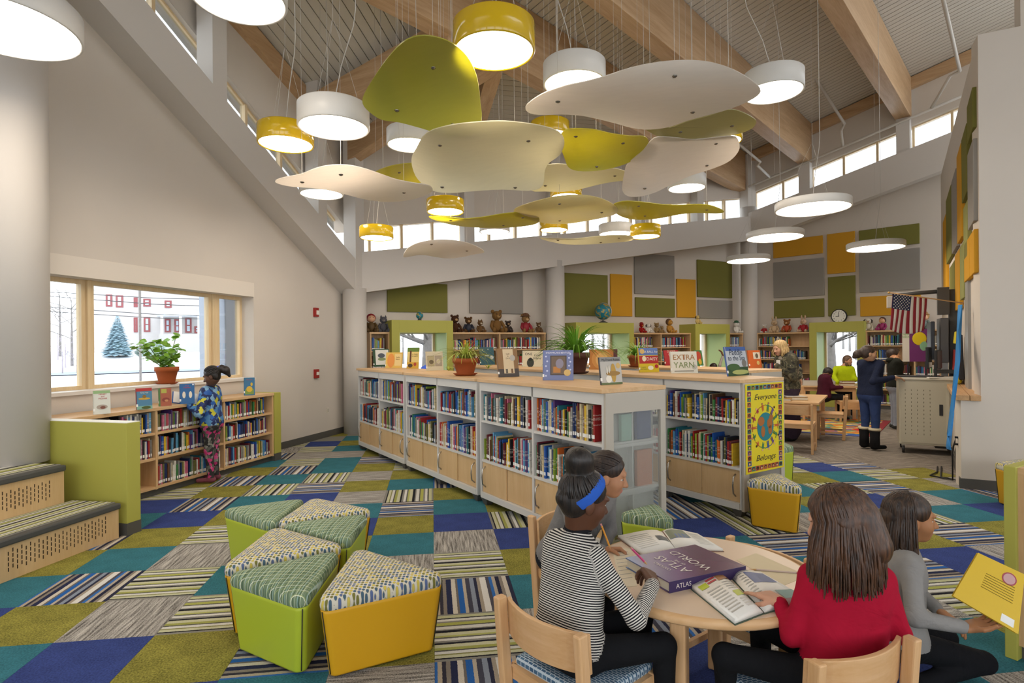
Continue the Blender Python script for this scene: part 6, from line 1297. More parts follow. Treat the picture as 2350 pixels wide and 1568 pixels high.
def sheet(px4, label, c='#d9cdb4', lines=0, z=TZ + .001):
    q = [on(x, y, z) for x, y in px4]; o = thing('paper_sheet', label, 'paper'); surf_quad(o, 'sheet', C(c, .8), q, z, z + .0008)
    for k in range(lines):
        t = (k + 1) / (lines + 2); a = q[0].lerp(q[3], t); b = q[1].lerp(q[2], t); a2, b2 = a.lerp(b, .1), a.lerp(b, .8); m = MB(); m.tube([a2 + Vector((0, 0, .001)), b2 + Vector((0, 0, .001))], .0008, 4); m.build('written_line', C('#8a8a90'), o)
sheet([(1405, 1262), (1448, 1258), (1462, 1345), (1425, 1350)], 'handwritten note sheet beside the striped girl', lines=8)
sheet([(1690, 1286), (1735, 1270), (1853, 1322), (1795, 1346)], 'blank manila sheet at right side of round table', '#d8c9a8')
def pencil(A, B, c, label, r=.0036, tip='#caa06a'):
    o = thing('pencil', label, 'pencil', A); d = (B - A); L = d.length; d = d / L
    m = MB(); m.tube([d * .0, d * L * .82], r, 6, smooth=False); m.build('barrel', C(c, .4), o)
    m = MB(); m.tube([d * L * .82, d * L * .98], [r, r * .2], 6); m.build('tip', C(tip), o); m = MB(); m.tube([-d * .012, d * 0.0], r * 1.02, 6); m.build('eraser', C('#c98a8a'), o)
pencil(on(1827, 1315, TZ + .005), on(1716, 1306, TZ + .006), '#c9b4aa', 'red patterned pencil lying on the manila sheet')
# trays and books on the back tables
def tray(p, rz, label):
    o = thing('craft_tray', label, 'tray', p, rz); bx(o, 'base', C('#b9b4aa', .3), -.3, .3, -.1, .1, 0, .01)
    for a in ((-.3, .3, -.1, -.094), (-.3, .3, .094, .1), (-.3, -.294, -.1, .1), (.294, .3, -.1, .1)): bx(o, 'side', M('clear_plastic', '#cfcac0', .2), *a, .01, .1)
    for k in range(9): bx(o, 'craft_stick_bundle', C('#6b4c3a'), -.28 + k * .062, -.23 + k * .062, -.08, .08, .012, .085)
tray(T3f.w(-.7, .16, .671), T3f.rz, 'clear tray of brown craft bundles on the farther table')
def flatbook(p, rz, w_, d, h, c, label, name='book'):
    o = thing(name, label, 'book', p, rz); bx(o, 'cover_board', C(c), -w_ / 2, w_ / 2, -d / 2, d / 2, h - .006, h); bx(o, 'cover_board', C(c), -w_ / 2, w_ / 2, -d / 2, d / 2, 0, .006); bx(o, 'page_block', PAGES, -w_ / 2 + .006, w_ / 2 - .006, -d / 2 + .006, d / 2 - .006, .006, h - .006)
flatbook(T3f.w(-.18, .2, .671), T3f.rz, .26, .2, .05, '#8a5a34', 'brown book on the farther table, lower of two'); flatbook(T3f.w(-.17, .21, .722), T3f.rz + .2, .24, .18, .05, '#7a4a2c', 'brown book on the farther table, upper of two')
flatbook(T2f.w(-.35, .35, .671), T2f.rz + .3, .3, .22, .05, '#9a7a4a', 'tan book on the nearer table beside the cup'); flatbook(T2f.w(-.5, .1, .671), T2f.rz, .24, .16, .04, '#b8925a', 'orange tan book at front of nearer table')
o = thing('drinking_cup', 'clear plastic cup on the nearer back table', 'cup', T2f.w(-.62, .32, .671)); m = MB(); m.lathe([(.035, 0), (.048, .11), (.045, .11), (.033, .005)], 16); m.build('cup_wall', M('cup_plastic', '#b98a7a', .2), o)
m = MB(); m.box(-.15, .15, -.11, .11, 0, .004); tag(m.build('paper_sheet', WHITE, loc=T2f.w(-.38, .36, .723), rz=T2f.rz + .5), 'white paper lying on the tan book by the cup', 'paper')
# ================================================================== PEOPLE (bodies as smooth blended volumes)
def _nrm(v): return v / max(1e-9, np.linalg.norm(v))
class Vol:
    def __init__(s): s.p = []
    def cap(s, a, b, ra, rb, lab, k=.02, off=0.0, neg=False): s.p.append(('c', np.array(a, float), np.array(b, float), ra, rb, lab, k, off, neg)); return s
    def ell(s, c, r, M3, lab, k=.015, neg=False): s.p.append(('e', np.array(c, float), np.array(r, float), np.array(M3, float), None, lab, k, 0, neg)); return s
    @staticmethod
    def dist(p, X):
        if p[0] == 'c':
            ab = p[2] - p[1]; L2 = max(1e-9, ab @ ab); t = np.clip(((X - p[1]) @ ab) / L2, 0, 1)
            return np.linalg.norm(X - p[1] - t[..., None] * ab, axis=-1) - (p[3] + (p[4] - p[3]) * t)
        q = ((X - p[1]) @ p[3]) / p[2]; k0 = np.linalg.norm(q, axis=-1); k1 = np.linalg.norm(q / p[2], axis=-1)
        return k0 * (k0 - 1) / np.maximum(k1, 1e-6)
    def bounds(s, p):
        if p[0] == 'c': r = max(p[3], p[4]); return np.minimum(p[1], p[2]) - r, np.maximum(p[1], p[2]) + r
        r = p[2].max(); return p[1] - r, p[1] + r
    def mesh(s, h):
        B = [s.bounds(p) for p in s.p if not p[8]]; lo = np.min([b[0] for b in B], 0) - 3 * h; hi = np.max([b[1] for b in B], 0) + 3 * h
        n = np.ceil((hi - lo) / h).astype(int) + 1; D = np.full(n, .25, np.float32)
        for p in s.p:
            b0, b1 = s.bounds(p); pad = p[6] * 1.5 + 2 * h; i0 = np.maximum(0, np.floor((b0 - pad - lo) / h).astype(int)); i1 = np.minimum(n, np.ceil((b1 + pad - lo) / h).astype(int) + 1)
            if np.any(i1 <= i0): continue
            g = np.stack(np.meshgrid(*[lo[a] + h * np.arange(i0[a], i1[a]) for a in range(3)], indexing='ij'), -1); d = s.dist(p, g); sl = tuple(slice(i0[a], i1[a]) for a in range(3)); A = D[sl]; k = p[6]
            if p[8]: d = -d; hh = np.clip(.5 - .5 * (d - A) / k, 0, 1); D[sl] = d * (1 - hh) + A * hh + k * hh * (1 - hh)
            else: hh = np.clip(.5 + .5 * (d - A) / k, 0, 1); D[sl] = d * (1 - hh) + A * hh - k * hh * (1 - hh)
        S_ = D < 0; c = [S_[i:n[0] - 1 + i, j:n[1] - 1 + j, k:n[2] - 1 + k] for i in (0, 1) for j in (0, 1) for k in (0, 1)]
        cnt = sum(x.astype(np.int8) for x in c); mask = (cnt > 0) & (cnt < 8); idx = np.full(mask.shape, -1, int); I = np.argwhere(mask); idx[mask] = np.arange(len(I))
        acc = np.zeros((len(I), 3)); wt = np.zeros(len(I)); corners = [(i, j, k) for i in (0, 1) for j in (0, 1) for k in (0, 1)]
        V8 = [D[I[:, 0] + a, I[:, 1] + b, I[:, 2] + e] for a, b, e in corners]
        for m in range(8):
            for q in range(m + 1, 8):
                df = np.array(corners[q]) - np.array(corners[m])
                if abs(df).sum() != 1: continue
                a, b = V8[m], V8[q]; cr = (a < 0) != (b < 0); t = np.where(cr, a / np.where(cr, a - b, 1), 0); acc += np.where(cr[:, None], np.array(corners[m]) + t[:, None] * df, 0); wt += cr
        V = lo + h * (I + acc / wt[:, None]); F_ = []
        for ax in range(3):
            a1, a2 = (ax + 1) % 3, (ax + 2) % 3; sl0 = [slice(None)] * 3; sl1 = [slice(None)] * 3; sl0[ax] = slice(0, -1); sl1[ax] = slice(1, None)
            E_ = np.argwhere(S_[tuple(sl0)] != S_[tuple(sl1)]); E_ = E_[(E_[:, a1] > 0) & (E_[:, a2] > 0) & (E_[:, a1] < n[a1] - 1) & (E_[:, a2] < n[a2] - 1)]
            if not len(E_): continue
            def cellat(d1, d2): c_ = E_.copy(); c_[:, a1] += d1; c_[:, a2] += d2; return idx[c_[:, 0], c_[:, 1], c_[:, 2]]
            Q = np.stack([cellat(-1, -1), cellat(0, -1), cellat(0, 0), cellat(-1, 0)], 1); fl = S_[E_[:, 0], E_[:, 1], E_[:, 2]]; Q[~fl] = Q[~fl][:, ::-1]; F_.append(Q)
        Fc = np.concatenate(F_); Fc = Fc[(Fc >= 0).all(1)]; return V, Fc
    def labels(s, X):
        best = np.full(len(X), 9.0); lab = np.zeros(len(X), int); al = np.zeros(len(X)); names = []
        for p in s.p:
            if p[8]: continue
            if p[5] not in names: names.append(p[5])
            d = s.dist(p, X); u = d < best; best[u] = d[u]; lab[u] = names.index(p[5])
            if isinstance(p[7], tuple): al[u] = (X[u] - p[7][0]) @ p[7][1]
            elif p[0] == 'c': ab = p[2] - p[1]; L = max(1e-6, np.linalg.norm(ab)); al[u] = p[7] + ((X[u] - p[1]) @ ab) / L
        return names, lab, al
def vol_object(name, vols, mats, parent, origin, along=False):
    """vols = [(Vol, voxel)] joined into one mesh object"""
    VV, FF, LL, AL, base, order = [], [], [], [], 0, []
    for v, h in vols:
        V, Fc = v.mesh(h); cen = V[Fc].mean(1); nm, lab, _ = v.labels(cen); _, _, al = v.labels(V)
        for x in nm:
            if x not in order: order.append(x)
        mp = np.array([order.index(x) for x in nm]); VV.append(V); FF.append(Fc + base); LL.append(mp[lab]); AL.append(al); base += len(V)
    V = np.concatenate(VV) - np.array(origin); Fc = np.concatenate(FF); L = np.concatenate(LL)
    me = bpy.data.meshes.new(name); me.vertices.add(len(V)); me.vertices.foreach_set('co', V.astype(np.float32).ravel()); me.loops.add(len(Fc) * 4); me.loops.foreach_set('vertex_index', Fc.astype(np.int32).ravel())
    me.polygons.add(len(Fc)); me.polygons.foreach_set('loop_start', np.arange(0, len(Fc) * 4, 4, dtype=np.int32)); me.update(calc_edges=True)
    for x in order: me.materials.append(mats[x])
    me.polygons.foreach_set('material_index', L.astype(np.int32)); me.polygons.foreach_set('use_smooth', np.ones(len(Fc), bool))
    if along: a = me.attributes.new('along', 'FLOAT', 'POINT'); a.data.foreach_set('value', np.concatenate(AL).astype(np.float32))
    me.update(); o = bpy.data.objects.new(name, me); col.objects.link(o); o.parent = parent
    sm = o.modifiers.new('smooth', 'SMOOTH'); sm.factor = .5; sm.iterations = 2
    return o
def skin_mat(c):
    n = 'skin_' + c.lstrip('#')
    if n in MATS: return MATS[n]
    m = M(n, c, .5, .35, noise=.08, nscale=25); m.node_tree.nodes['Principled BSDF'].inputs['Subsurface Weight'].default_value = .12; m.node_tree.nodes['Principled BSDF'].inputs['Subsurface Radius'].default_value = (.012, .005, .003); return m
def hair_mat(c1, c2):
    n = 'hair_' + c1.lstrip('#')
    if n in MATS: return MATS[n]
    t = NT(n); nz = t.n('TexNoise', Scale=18.0, Detail=5.0); t.l(t.obj((5, 5, .5)), nz.inputs['Vector']); t.base(t.ramp(nz.outputs[0], [(.35, c1), (.65, c2)]), .42, .5); t.bump(nz.outputs[0], .006, .7); MATS[n] = t.m; return t.m
def folds(m, sc=9.0, dist=.02, st=.55):
    t = m.node_tree; b = t.nodes['Principled BSDF']; n = t.nodes.new('ShaderNodeTexNoise'); n.inputs['Scale'].default_value = sc; n.inputs['Detail'].default_value = 3; n.inputs['Distortion'].default_value = 1.2; tc = t.nodes.new('ShaderNodeTexCoord'); t.links.new(tc.outputs['Object'], n.inputs['Vector']); u = t.nodes.new('ShaderNodeBump'); u.inputs['Strength'].default_value = st; u.inputs['Distance'].default_value = dist; t.links.new(n.outputs[0], u.inputs['Height']); t.links.new(u.outputs[0], b.inputs['Normal']); return m
def cloth_mat(c, nz=.12):
    n = 'cloth_' + c.lstrip('#')
    return MATS[n] if n in MATS else folds(M(n, c, .9, .15, noise=nz, nscale=18))
def frame3(fwd, up=(0, 0, 1)):
    f = _nrm(np.array(fwd, float)); r = _nrm(np.cross(f, np.array(up, float))); u = np.cross(r, f); return np.stack([r, f, u], 1)   # columns right, forward, up
def head_vol(c, M3, s, neck, v=None):
    c = np.array(c, float); W = lambda x, y, z: c + M3 @ (np.array([x, y, z]) * s); v = v or Vol(); e = lambda x, y, z, a, b, d, lab, k=.02, neg=False: v.ell(W(x, y, z), np.array([a, b, d]) * s, M3, lab, k * s, neg)
    e(0, -.014, .036, .074, .093, .082, 'skin'); e(0, .022, -.02, .06, .066, .082, 'skin', .03); e(0, .044, -.082, .03, .03, .026, 'skin', .03)
    for q in (-1, 1):
        e(q * .036, .046, -.03, .026, .032, .03, 'skin', .025); e(q * .076, -.008, -.012, .009, .02, .03, 'skin', .006); e(q * .028, .08, .026, .022, .014, .01, 'skin', .012)
    e(-.03, .094, .004, .02, .013, .011, 'skin', .008, True); e(.03, .094, .004, .02, .013, .011, 'skin', .008, True)
    v.cap(W(0, .08, .008), W(0, .102, -.032), .008 * s, .0125 * s, 'skin', .012 * s); e(-.012, .092, -.036, .0085, .009, .007, 'skin', .006); e(.012, .092, -.036, .0085, .009, .007, 'skin', .006)
    e(0, .0785, -.0605, .0195, .0105, .0052, 'lip', .006); e(0, .077, -.0695, .0165, .0105, .0062, 'lip', .006)
    for q in (-1, 1):
        e(q * .03, .0695, .003, .0125, .0105, .0072, 'eye', .003); e(q * .0305, .0765, .003, .0078, .0048, .0068, 'iris', .002); e(q * .031, .083, .0225, .018, .0052, .0032, 'brow', .003); e(q * .03, .0745, .0105, .0165, .0085, .0032, 'skin', .004); e(q * .03, .0735, -.0055, .015, .0075, .0024, 'skin', .004)
    v.cap(W(0, -.03, -.05), neck, .047 * s, .052 * s, 'skin', .03 * s); return v
def hand_vol(v, wrist, fwd, normal, side, s, curl=.5, thumb=.4, point=False):
    """side +1: thumb lies towards +cross(fwd, normal)"""
    f = _nrm(np.array(fwd, float)); n = np.array(normal, float); n = _nrm(n - f * (n @ f)); x = np.cross(f, n) * side; w = np.array(wrist, float); P = lambda a, b, d: w + (x * a + f * b + n * d) * s
    for a, ln in ((.030, .086), (.010, .09), (-.010, .086), (-.028, .078)): v.cap(P(a * .5, 0, 0), P(a, ln, 0), .016 * s, .0125 * s, 'skin', .012 * s)
    v.cap(P(.012, .03, .006), P(-.012, .05, .006), .016 * s, .014 * s, 'skin', .012 * s)
    L = (.036, .026, .021)
    for i, (a, b, k) in enumerate(((.030, .088, .95), (.010, .092, 1.05), (-.010, .088, 1.0), (-.028, .08, .8))):
        p = P(a, b, 0); ang = 0; cu = curl * (1 + .1 * i)
        if point and i == 0: cu = .12
        for j, l in enumerate(L):
            ang += cu * (.9 if j == 0 else .75); d = f * math.cos(ang) + n * math.sin(ang) + x * (.06 * (1.2 - i)); q = p + _nrm(d) * l * k * s; v.cap(p, q, (.0092 - .0008 * j) * s, (.0088 - .001 * j) * s, 'skin', .003 * s); p = q
    p = P(.022, .02, .006); d = _nrm(x * .75 + f * .7 + n * (.2 + thumb * .3)); q = p + d * .04 * s; v.cap(p, q, .0135 * s, .0105 * s, 'skin', .008 * s); d2 = _nrm(x * (.35 - .3 * thumb) + f * .85 + n * (.2 + .5 * thumb)); r = q + d2 * .03 * s; v.cap(q, r, .0105 * s, .0095 * s, 'skin', .004 * s); v.cap(r, r + _nrm(d2 + n * .3) * .022 * s, .0095 * s, .008 * s, 'skin', .004 * s)
    return v
def hair_cap(c, M3, s, mat, parent, origin, extra=(), face=.062, vox=.006, thick=.0, low=-.03):
    c = np.array(c, float); W = lambda x, y, z: c + M3 @ (np.array([x, y, z]) * s); v = Vol(); t = thick
    v.ell(W(0, -.016, .04), np.array([.081 + t, .1 + t, .089 + t]) * s, M3, 'hair', .02 * s); v.ell(W(0, -.045, -.01), np.array([.07 + t, .06 + t, .07]) * s, M3, 'hair', .02 * s)
    for a, b, ra, rb in extra: v.cap(W(*a), W(*b), ra * s, rb * s, 'hair', .02 * s)
    v.ell(W(0, .1, -.02), np.array([.07, .07, face + .034]) * s, M3, 'hair', .012 * s, True)
    for q in (-1, 1): v.ell(W(q * .085, .01, -.03), np.array([.03, .028, .04]) * s, M3, 'hair', .01 * s, True)
    return vol_object('hair', [(v, vox)], {'hair': mat}, parent, origin)
def locks(c, M3, s, n, length, mat, parent, origin, seed, spread=(.0, 1), fl=-.4, curl=.02, rad=.009, part=.0, facegap=52):
    """long strands laid over the skull and falling down"""
    g = random.Random(seed); c = np.array(c, float); m = MB(); og = np.array(origin); el = np.array([.085, .104, .092]); up = np.array([0, 0, 1.0])
    for k in range(n):
        ph = R(g.uniform(facegap, 360 - facegap)); pts = []; ln = length * g.uniform(.85, 1.05); th0 = g.uniform(.05, .5); jit = g.uniform(-1, 1)
        hr = np.array([math.sin(ph), math.cos(ph), 0])
        for i in range(6):
            th = th0 + (1.75 - th0) * i / 5; q = np.array([hr[0] * math.sin(th), hr[1] * math.sin(th), math.cos(th)]) * el * (1.06 + .05 * jit * .5) + np.array([0, -.014, .036]); pts.append(c + M3 @ (q * s))
        p = pts[-1].copy(); out = M3 @ hr; out[2] = 0; out = _nrm(out); a0 = g.uniform(0, 6.28); n2 = 7
        for i in range(1, n2 + 1):
            t = i / n2; q = p - up * ln * t + out * (.02 * math.sin(t * 3.1) + fl * .06 * t * t + curl * math.sin(a0 + 5 * t) * t) * s; pts.append(q)
        rs = [rad * s * (.5 + .5 * min(1, i / 3)) * (1 - .75 * max(0, i - 8) / 5) for i in range(len(pts))]
        m.tube([Vector(p - og) for p in pts], rs, 5, caps=False)
    o = m.build('hair_strands', mat, parent); o['kind'] = 'stuff'; return o
def swept(c, M3, s, n, b, mat, parent, origin, seed, rad=.005, knot=.0, front=.075, gap=.0):
    """strands combed over the skull from the hairline to the knot direction b (head frame)"""
    g = random.Random(seed); c = np.array(c, float); og = np.array(origin); m = MB(); el = np.array([.084, .103, .092]); b = _nrm(np.array(b, float))
    for k in range(n):
        ph = 2 * math.pi * (k + g.uniform(-.4, .4)) / n; hr = np.array([math.sin(ph), math.cos(ph)]); z = .62 * max(0, hr[1]) ** .7 * 1.0 - .38 * max(0, -hr[1]) - .02 * abs(hr[0])
        if hr[1] > 0: z = min(.72, .12 + .62 * hr[1])
        rr = math.sqrt(max(.05, 1 - z * z)); d0 = np.array([hr[0] * rr, hr[1] * rr, z]); d0 = _nrm(d0); om = math.acos(max(-1, min(1, d0 @ b))); pts = []
        for i in range(9):
            t = i / 8; d = (math.sin((1 - t) * om) * d0 + math.sin(t * om) * b) / max(1e-4, math.sin(om)); q = d * el * (1.0 + .03 * math.sin(math.pi * t) + g.uniform(-.004, .004)) + np.array([0, -.014, .037]); pts.append(Vector(c + M3 @ (q * s) - og))
        m.tube(pts, [rad * s * (.55 + .45 * math.sin(math.pi * (.1 + .8 * i / 8))) for i in range(9)], 5, caps=False)
    o = m.build('hair_strands', mat, parent); o['kind'] = 'stuff'; return o
def person(label, J, s, cl, head, hands, fine=.010, hairf=None, shoes=True, skirt=False, along=False, arm=1.0, torso=1.0, name='person'):
    """J joints (world). cl: materials for shirt/pants/skin/shoe. s: size against a 1.6 m adult"""
    J = {k: np.array(v, float) for k, v in J.items()}; base = J['pelvis'].copy(); base[2] = min(J['anL'][2], J['anR'][2]) - .05 * s
    o = thing(name, label, 'person', tuple(base)); v = Vol(); k = .045 * s
    tr = torso; ax = _nrm(J['neck'] - J['pelvis']); AX = (J['pelvis'], ax)
    for q in 'LR':
        hp, sh = J['hp' + q], J['sh' + q]; inn = (J['neck'] - sh) * .32; v.cap(hp + ax * .03 * s, sh + inn - ax * .06 * s, .098 * s * tr, .088 * s * tr, 'shirt', k, AX)
        v.cap(J['neck'] - ax * .03 * s, sh, .05 * s, .05 * s, 'shirt', k, AX)
        v.cap(sh, J['el' + q], .052 * s * arm, .044 * s * arm, 'shirt', .03 * s, .6); we = J['el' + q] + (J['wr' + q] - J['el' + q]) * .93; L1 = np.linalg.norm(J['el' + q] - sh)
        v.cap(J['el' + q], we, .044 * s * arm, .036 * s * arm, 'shirt', .025 * s, .6 + L1); v.cap(we, J['wr' + q], .027 * s, .026 * s, 'skin', .006 * s)
        v.cap(hp, J['kn' + q], .085 * s, .06 * s, 'pants', .03 * s); v.cap(J['kn' + q], J['an' + q], .058 * s, .042 * s, 'pants', .02 * s)
        if shoes:
            fd = J['to' + q] - J['an' + q]; a0 = J['an' + q]; v.cap(a0, a0 + np.array([0, 0, -.02 * s]), .042 * s, .045 * s, 'shoe', .015 * s); v.cap(a0 - fd * .2 + np.array([0, 0, -.035 * s]), J['to' + q] + np.array([0, 0, -.005 * s]), .036 * s, .03 * s, 'shoe', .02 * s)
    v.cap((J['hpL'] + J['hpR']) / 2 + ax * .02 * s, J['neck'] - ax * .1 * s, .1 * s * tr, .1 * s * tr, 'shirt', .06 * s, AX); v.cap((J['shL'] + J['neck']) / 2 - ax * .12 * s, (J['shR'] + J['neck']) / 2 - ax * .12 * s, .088 * s * tr, .088 * s * tr, 'shirt', .06 * s, AX)
    v.cap(J['hpL'], J['hpR'], .1 * s * tr, .1 * s * tr, 'pants', k); pv = (J['hpL'] + J['hpR']) / 2
    v.cap(J['hpL'] + ax * .05 * s, J['hpR'] + ax * .05 * s, .106 * s * tr, .106 * s * tr, 'shirt', .03 * s, AX)
    v.cap(J['neck'] - ax * .02 * s, J['neck'] + ax * .03 * s, .05 * s, .046 * s, 'skin', .02 * s)
    if skirt: v.cap(pv, (J['knL'] + J['knR']) / 2 + np.array([0, 0, -.25 * s]), .14 * s, .2 * s, 'pants', .05 * s)
    hv = head_vol(head[0], head[1], head[2], J['neck'] + ax * .01); vols = [(v, fine), (hv, fine * .5 if fine < .012 else fine * .7)]
    hd = Vol()
    for hnd in hands: hand_vol(hd, *hnd)
    if hands: vols.append((hd, .0035 if fine < .012 else .006))
    body = vol_object('body', vols, cl, o, tuple(base), along); return o, tuple(base)
def stand(p, Ht, fa, lean=0):
    """joints of a standing figure; fa plan facing vector"""
    f = _nrm(np.array([fa[0], fa[1], 0.0])); l = np.array([-f[1], f[0], 0]); p = np.array([p[0], p[1], 0.0]); z = np.array([0, 0, 1.0]); J = {}
    J['pelvis'] = p + z * .52 * Ht; J['neck'] = p + z * .835 * Ht + f * lean
    for q, sg in (('L', 1), ('R', -1)):
        J['hp' + q] = p + l * sg * .052 * Ht + z * .5 * Ht; J['kn' + q] = p + l * sg * .055 * Ht + z * .275 * Ht + f * .01; J['an' + q] = p + l * sg * .058 * Ht + z * .05 * Ht - f * .01; J['to' + q] = J['an' + q] + f * .1 * Ht + l * sg * .015 - z * .018 * Ht
        J['sh' + q] = p + l * sg * .105 * Ht + z * .8 * Ht + f * lean * .9; J['el' + q] = J['sh' + q] + l * sg * .02 * Ht - z * .17 * Ht; J['wr' + q] = J['el' + q] - z * .14 * Ht + f * .03 * Ht
    return J, f, l
EYE = M('eye_white', '#c4bcb4', .3); LIPD = M('lip_dark', '#6b3a34', .45); LIPL = M('lip_pink', '#b3756a', .5); IRIS = M('iris_dark', '#221610', .15)
def kit(skin, shirt, pants, shoe='#26262a', brow='#1f1612', lip=None):
    g = lambda c: c if not isinstance(c, str) else cloth_mat(c)
    return dict(skin=skin_mat(skin), shirt=g(shirt), pants=g(pants), shoe=g(shoe), eye=EYE, iris=IRIS, brow=M('brow_' + brow.lstrip('#'), brow, .8), lip=lip or LIPL)
# ---------------- striped shirt girl
t = NT('striped_jersey'); a_ = t.n('Attribute', attribute_name='along'); fr_ = t.math('FRACT', t.math('MULTIPLY', a_.outputs['Fac'], 118.0)); t.base(t.mix(t.math('LESS_THAN', fr_, .5), lin('#d8d3cb'), lin('#1d1d22')), .9, .15); STRIPE = folds(t.m, 10, .015, .5)
K = kit('#5a3826', STRIPE, '#17181b', lip=LIPD)
J = dict(pelvis=(.19, 2.14, .42), neck=(.245, 2.215, .835), hpL=(.15, 2.20, .42), hpR=(.24, 2.10, .42), shL=(.165, 2.305, .768), shR=(.30, 2.105, .768), elR=at(1460, 1422, 2.03), wrR=at(1500, 1338, 2.17), elL=(.33, 2.38, .60), wrL=(.44, 2.26, .55), knL=(.52, 2.36, .43), knR=(.55, 2.12, .44), anL=(.53, 2.40, .07), anR=(.56, 2.16, .07), toL=(.62, 2.46, .045), toR=(.66, 2.22, .045))
M3 = frame3((.93, .28, -.22)); hc = np.array(at(1342, 1150, 2.2)); hs = .92
w_ = np.array(J['wrR']); hdir = np.array(at(1474, 1288, 2.32)) - w_
P1, b1 = person('girl in black and white striped shirt writing at round table', J, .76, K, (hc, M3, hs), [(w_, hdir, (-.5, .2, -.8), -1, .88, .95, .8)], .0085, along=True)
HB = hair_mat('#0f0c0b', '#2a211c')
W = lambda x, y, z: hc + M3 @ (np.array([x, y, z]) * hs)
hair_cap(hc, M3, hs, HB, P1, b1, [((0, -.03, .1), (0, -.055, .14), .05, .055), ((0, -.06, .15), (.01, -.075, .165), .056, .05), ((.02, -.05, .17), (-.02, -.07, .17), .04, .04), ((0, -.06, .06), (0, -.09, .0), .05, .04)], .05, .005)
m = MB(); m.lathe([(.048, -.012), (.056, -.004), (.054, .006), (.046, .01)], 24, caps=False); m.build('collar', cloth_mat('#1b1b1f'), P1, loc=tuple(np.array(J['neck']) + np.array([.004, .002, .012]) - np.array(b1)))
swept(hc, M3, hs, 64, (0, -.45, .9), HB, P1, b1, 1, .0062)
m = MB(); sk = W(0, -.014, .036); tdir = M3 @ _nrm(np.array([0, .62, .78])); rdir = M3[:, 0]; ndir = np.cross(rdir, tdir); n = 40; vs = []
for i in range(n):
    a = 2 * math.pi * i / n
    for dn, gr in ((-.019, .985), (-.012, 1.02), (.0, 1.03), (.012, 1.02), (.019, .985)): vs.append(Vector(sk + (rdir * math.cos(a) * .087 * gr + tdir * math.sin(a) * (.1 * gr)) * hs + ndir * dn * hs * 1.15 - np.array(b1)))
m.add(vs, [(i * 5 + j, i * 5 + j + 1, ((i + 1) % n) * 5 + j + 1, ((i + 1) % n) * 5 + j) for i in range(n) for j in range(4)], 0, True); m.build('headband', cloth_mat('#2f5cb8', .2), P1)
A = at(1452, 1262, 2.37); B = at(1500, 1320, 2.25); pencil(Vector(A), Vector(A).lerp(Vector(B), .95) if False else Vector(at(1486, 1297, 2.30)), '#c8457f', 'pink pencil in the striped girl\'s hand', .0045)
# ---------------- girl in grey sweater behind
K = kit('#b07f5e', '#7d7b7a', '#20232b')
J = dict(pelvis=(.26, 3.14, .42), neck=(.415, 2.93, .80), hpL=(.33, 3.19, .42), hpR=(.20, 3.08, .42), shL=(.50, 3.05, .76), shR=(.27, 2.86, .765), elR=(.30, 2.70, .62), wrR=at(1388, 1266, 2.72), elL=(.52, 3.10, .55), wrL=(.46, 2.96, .50), knL=(.52, 2.90, .43), knR=(.40, 2.80, .43), anL=(.45, 3.0, .07), anR=(.33, 2.92, .07), toL=(.54, 2.92, .05), toR=(.42, 2.84, .05))
M3 = frame3((.95, -.22, -.18)); hc = np.array(at(1396, 1092, 2.84)); hs = .92; w_ = np.array(J['wrR'])
P2_, b2 = person('girl in grey sweater leaning over the table behind striped girl', J, .80, K, (hc, M3, hs), [(w_, (.85, -.3, .05), (-.1, -.8, -.6), -1, .88, .75, .7)], .009)
HD_ = hair_mat('#1d1410', '#3b2a20')
hair_cap(hc, M3, hs, HD_, P2_, b2, [((0, -.08, .05), (0, -.12, .04), .045, .04), ((0, -.12, .04), (0, -.16, -.02), .036, .03), ((0, -.16, -.02), (0, -.17, -.1), .03, .012)], .058, .0055)
swept(hc, M3, hs, 90, (0, -1, .1), HD_, P2_, b2, 2, .0052)
m = MB(); q = hc + M3 @ (np.array([0, -.115, .045]) * hs) - np.array(b2); m.lathe([(.036, -.008), (.044, 0), (.036, .008)], 14); m.build('hair_tie', C('#b8305a'), P2_, loc=tuple(q))
pencil(Vector(at(1381, 1208, 2.69)), Vector(at(1402, 1262, 2.66)), '#d9932a', 'orange pencil in the grey sweater girl\'s hand', .0045)
# ---------------- girl in red
K = kit('#c9977c', '#a3132f', '#17181b')
J = dict(pelvis=(1.11, 1.93, .42), neck=(1.15, 1.985, .80), hpL=(1.04, 1.94, .42), hpR=(1.19, 1.97, .42), shL=(1.035, 2.005, .74), shR=(1.265, 1.975, .74), elL=at(1815, 1462, 1.98), wrL=at(1790, 1381, 2.07), elR=(1.31, 1.95, .56), wrR=(1.2, 2.1, .58), knL=(.74, 2.03, .45), knR=(.97, 2.27, .44), anL=(.80, 2.16, .08), anR=(1.0, 2.33, .07), toL=(.74, 2.24, .05), toR=(.96, 2.42, .05))
M3 = frame3((-.84, .46, -.28)); hc = np.array(at(1922, 1195, 2.0)); hs = .93; w_ = np.array(J['wrL']); hd_ = np.array(at(1738, 1357, 2.17)) - w_
P3, b3 = person('girl in red top with long brown hair pointing at a book', J, .71, K, (hc, M3, hs), [(w_, hd_, (0, .15, -1), 1, .86, .35, .3, True)], .009)
HM = hair_mat('#2e1c12', '#5a3a24')
hair_cap(hc, M3, hs, HM, P3, b3, [((0, -.06, .0), (0, -.07, -.1), .085, .08), ((-.05, -.02, .0), (-.06, -.02, -.12), .05, .045), ((.05, -.02, .0), (.06, -.02, -.12), .05, .045)], .05, .006, .006)
locks(hc, M3, hs, 520, .25, HM, P3, b3, 5, fl=.45, curl=.014, rad=.0052, facegap=38)
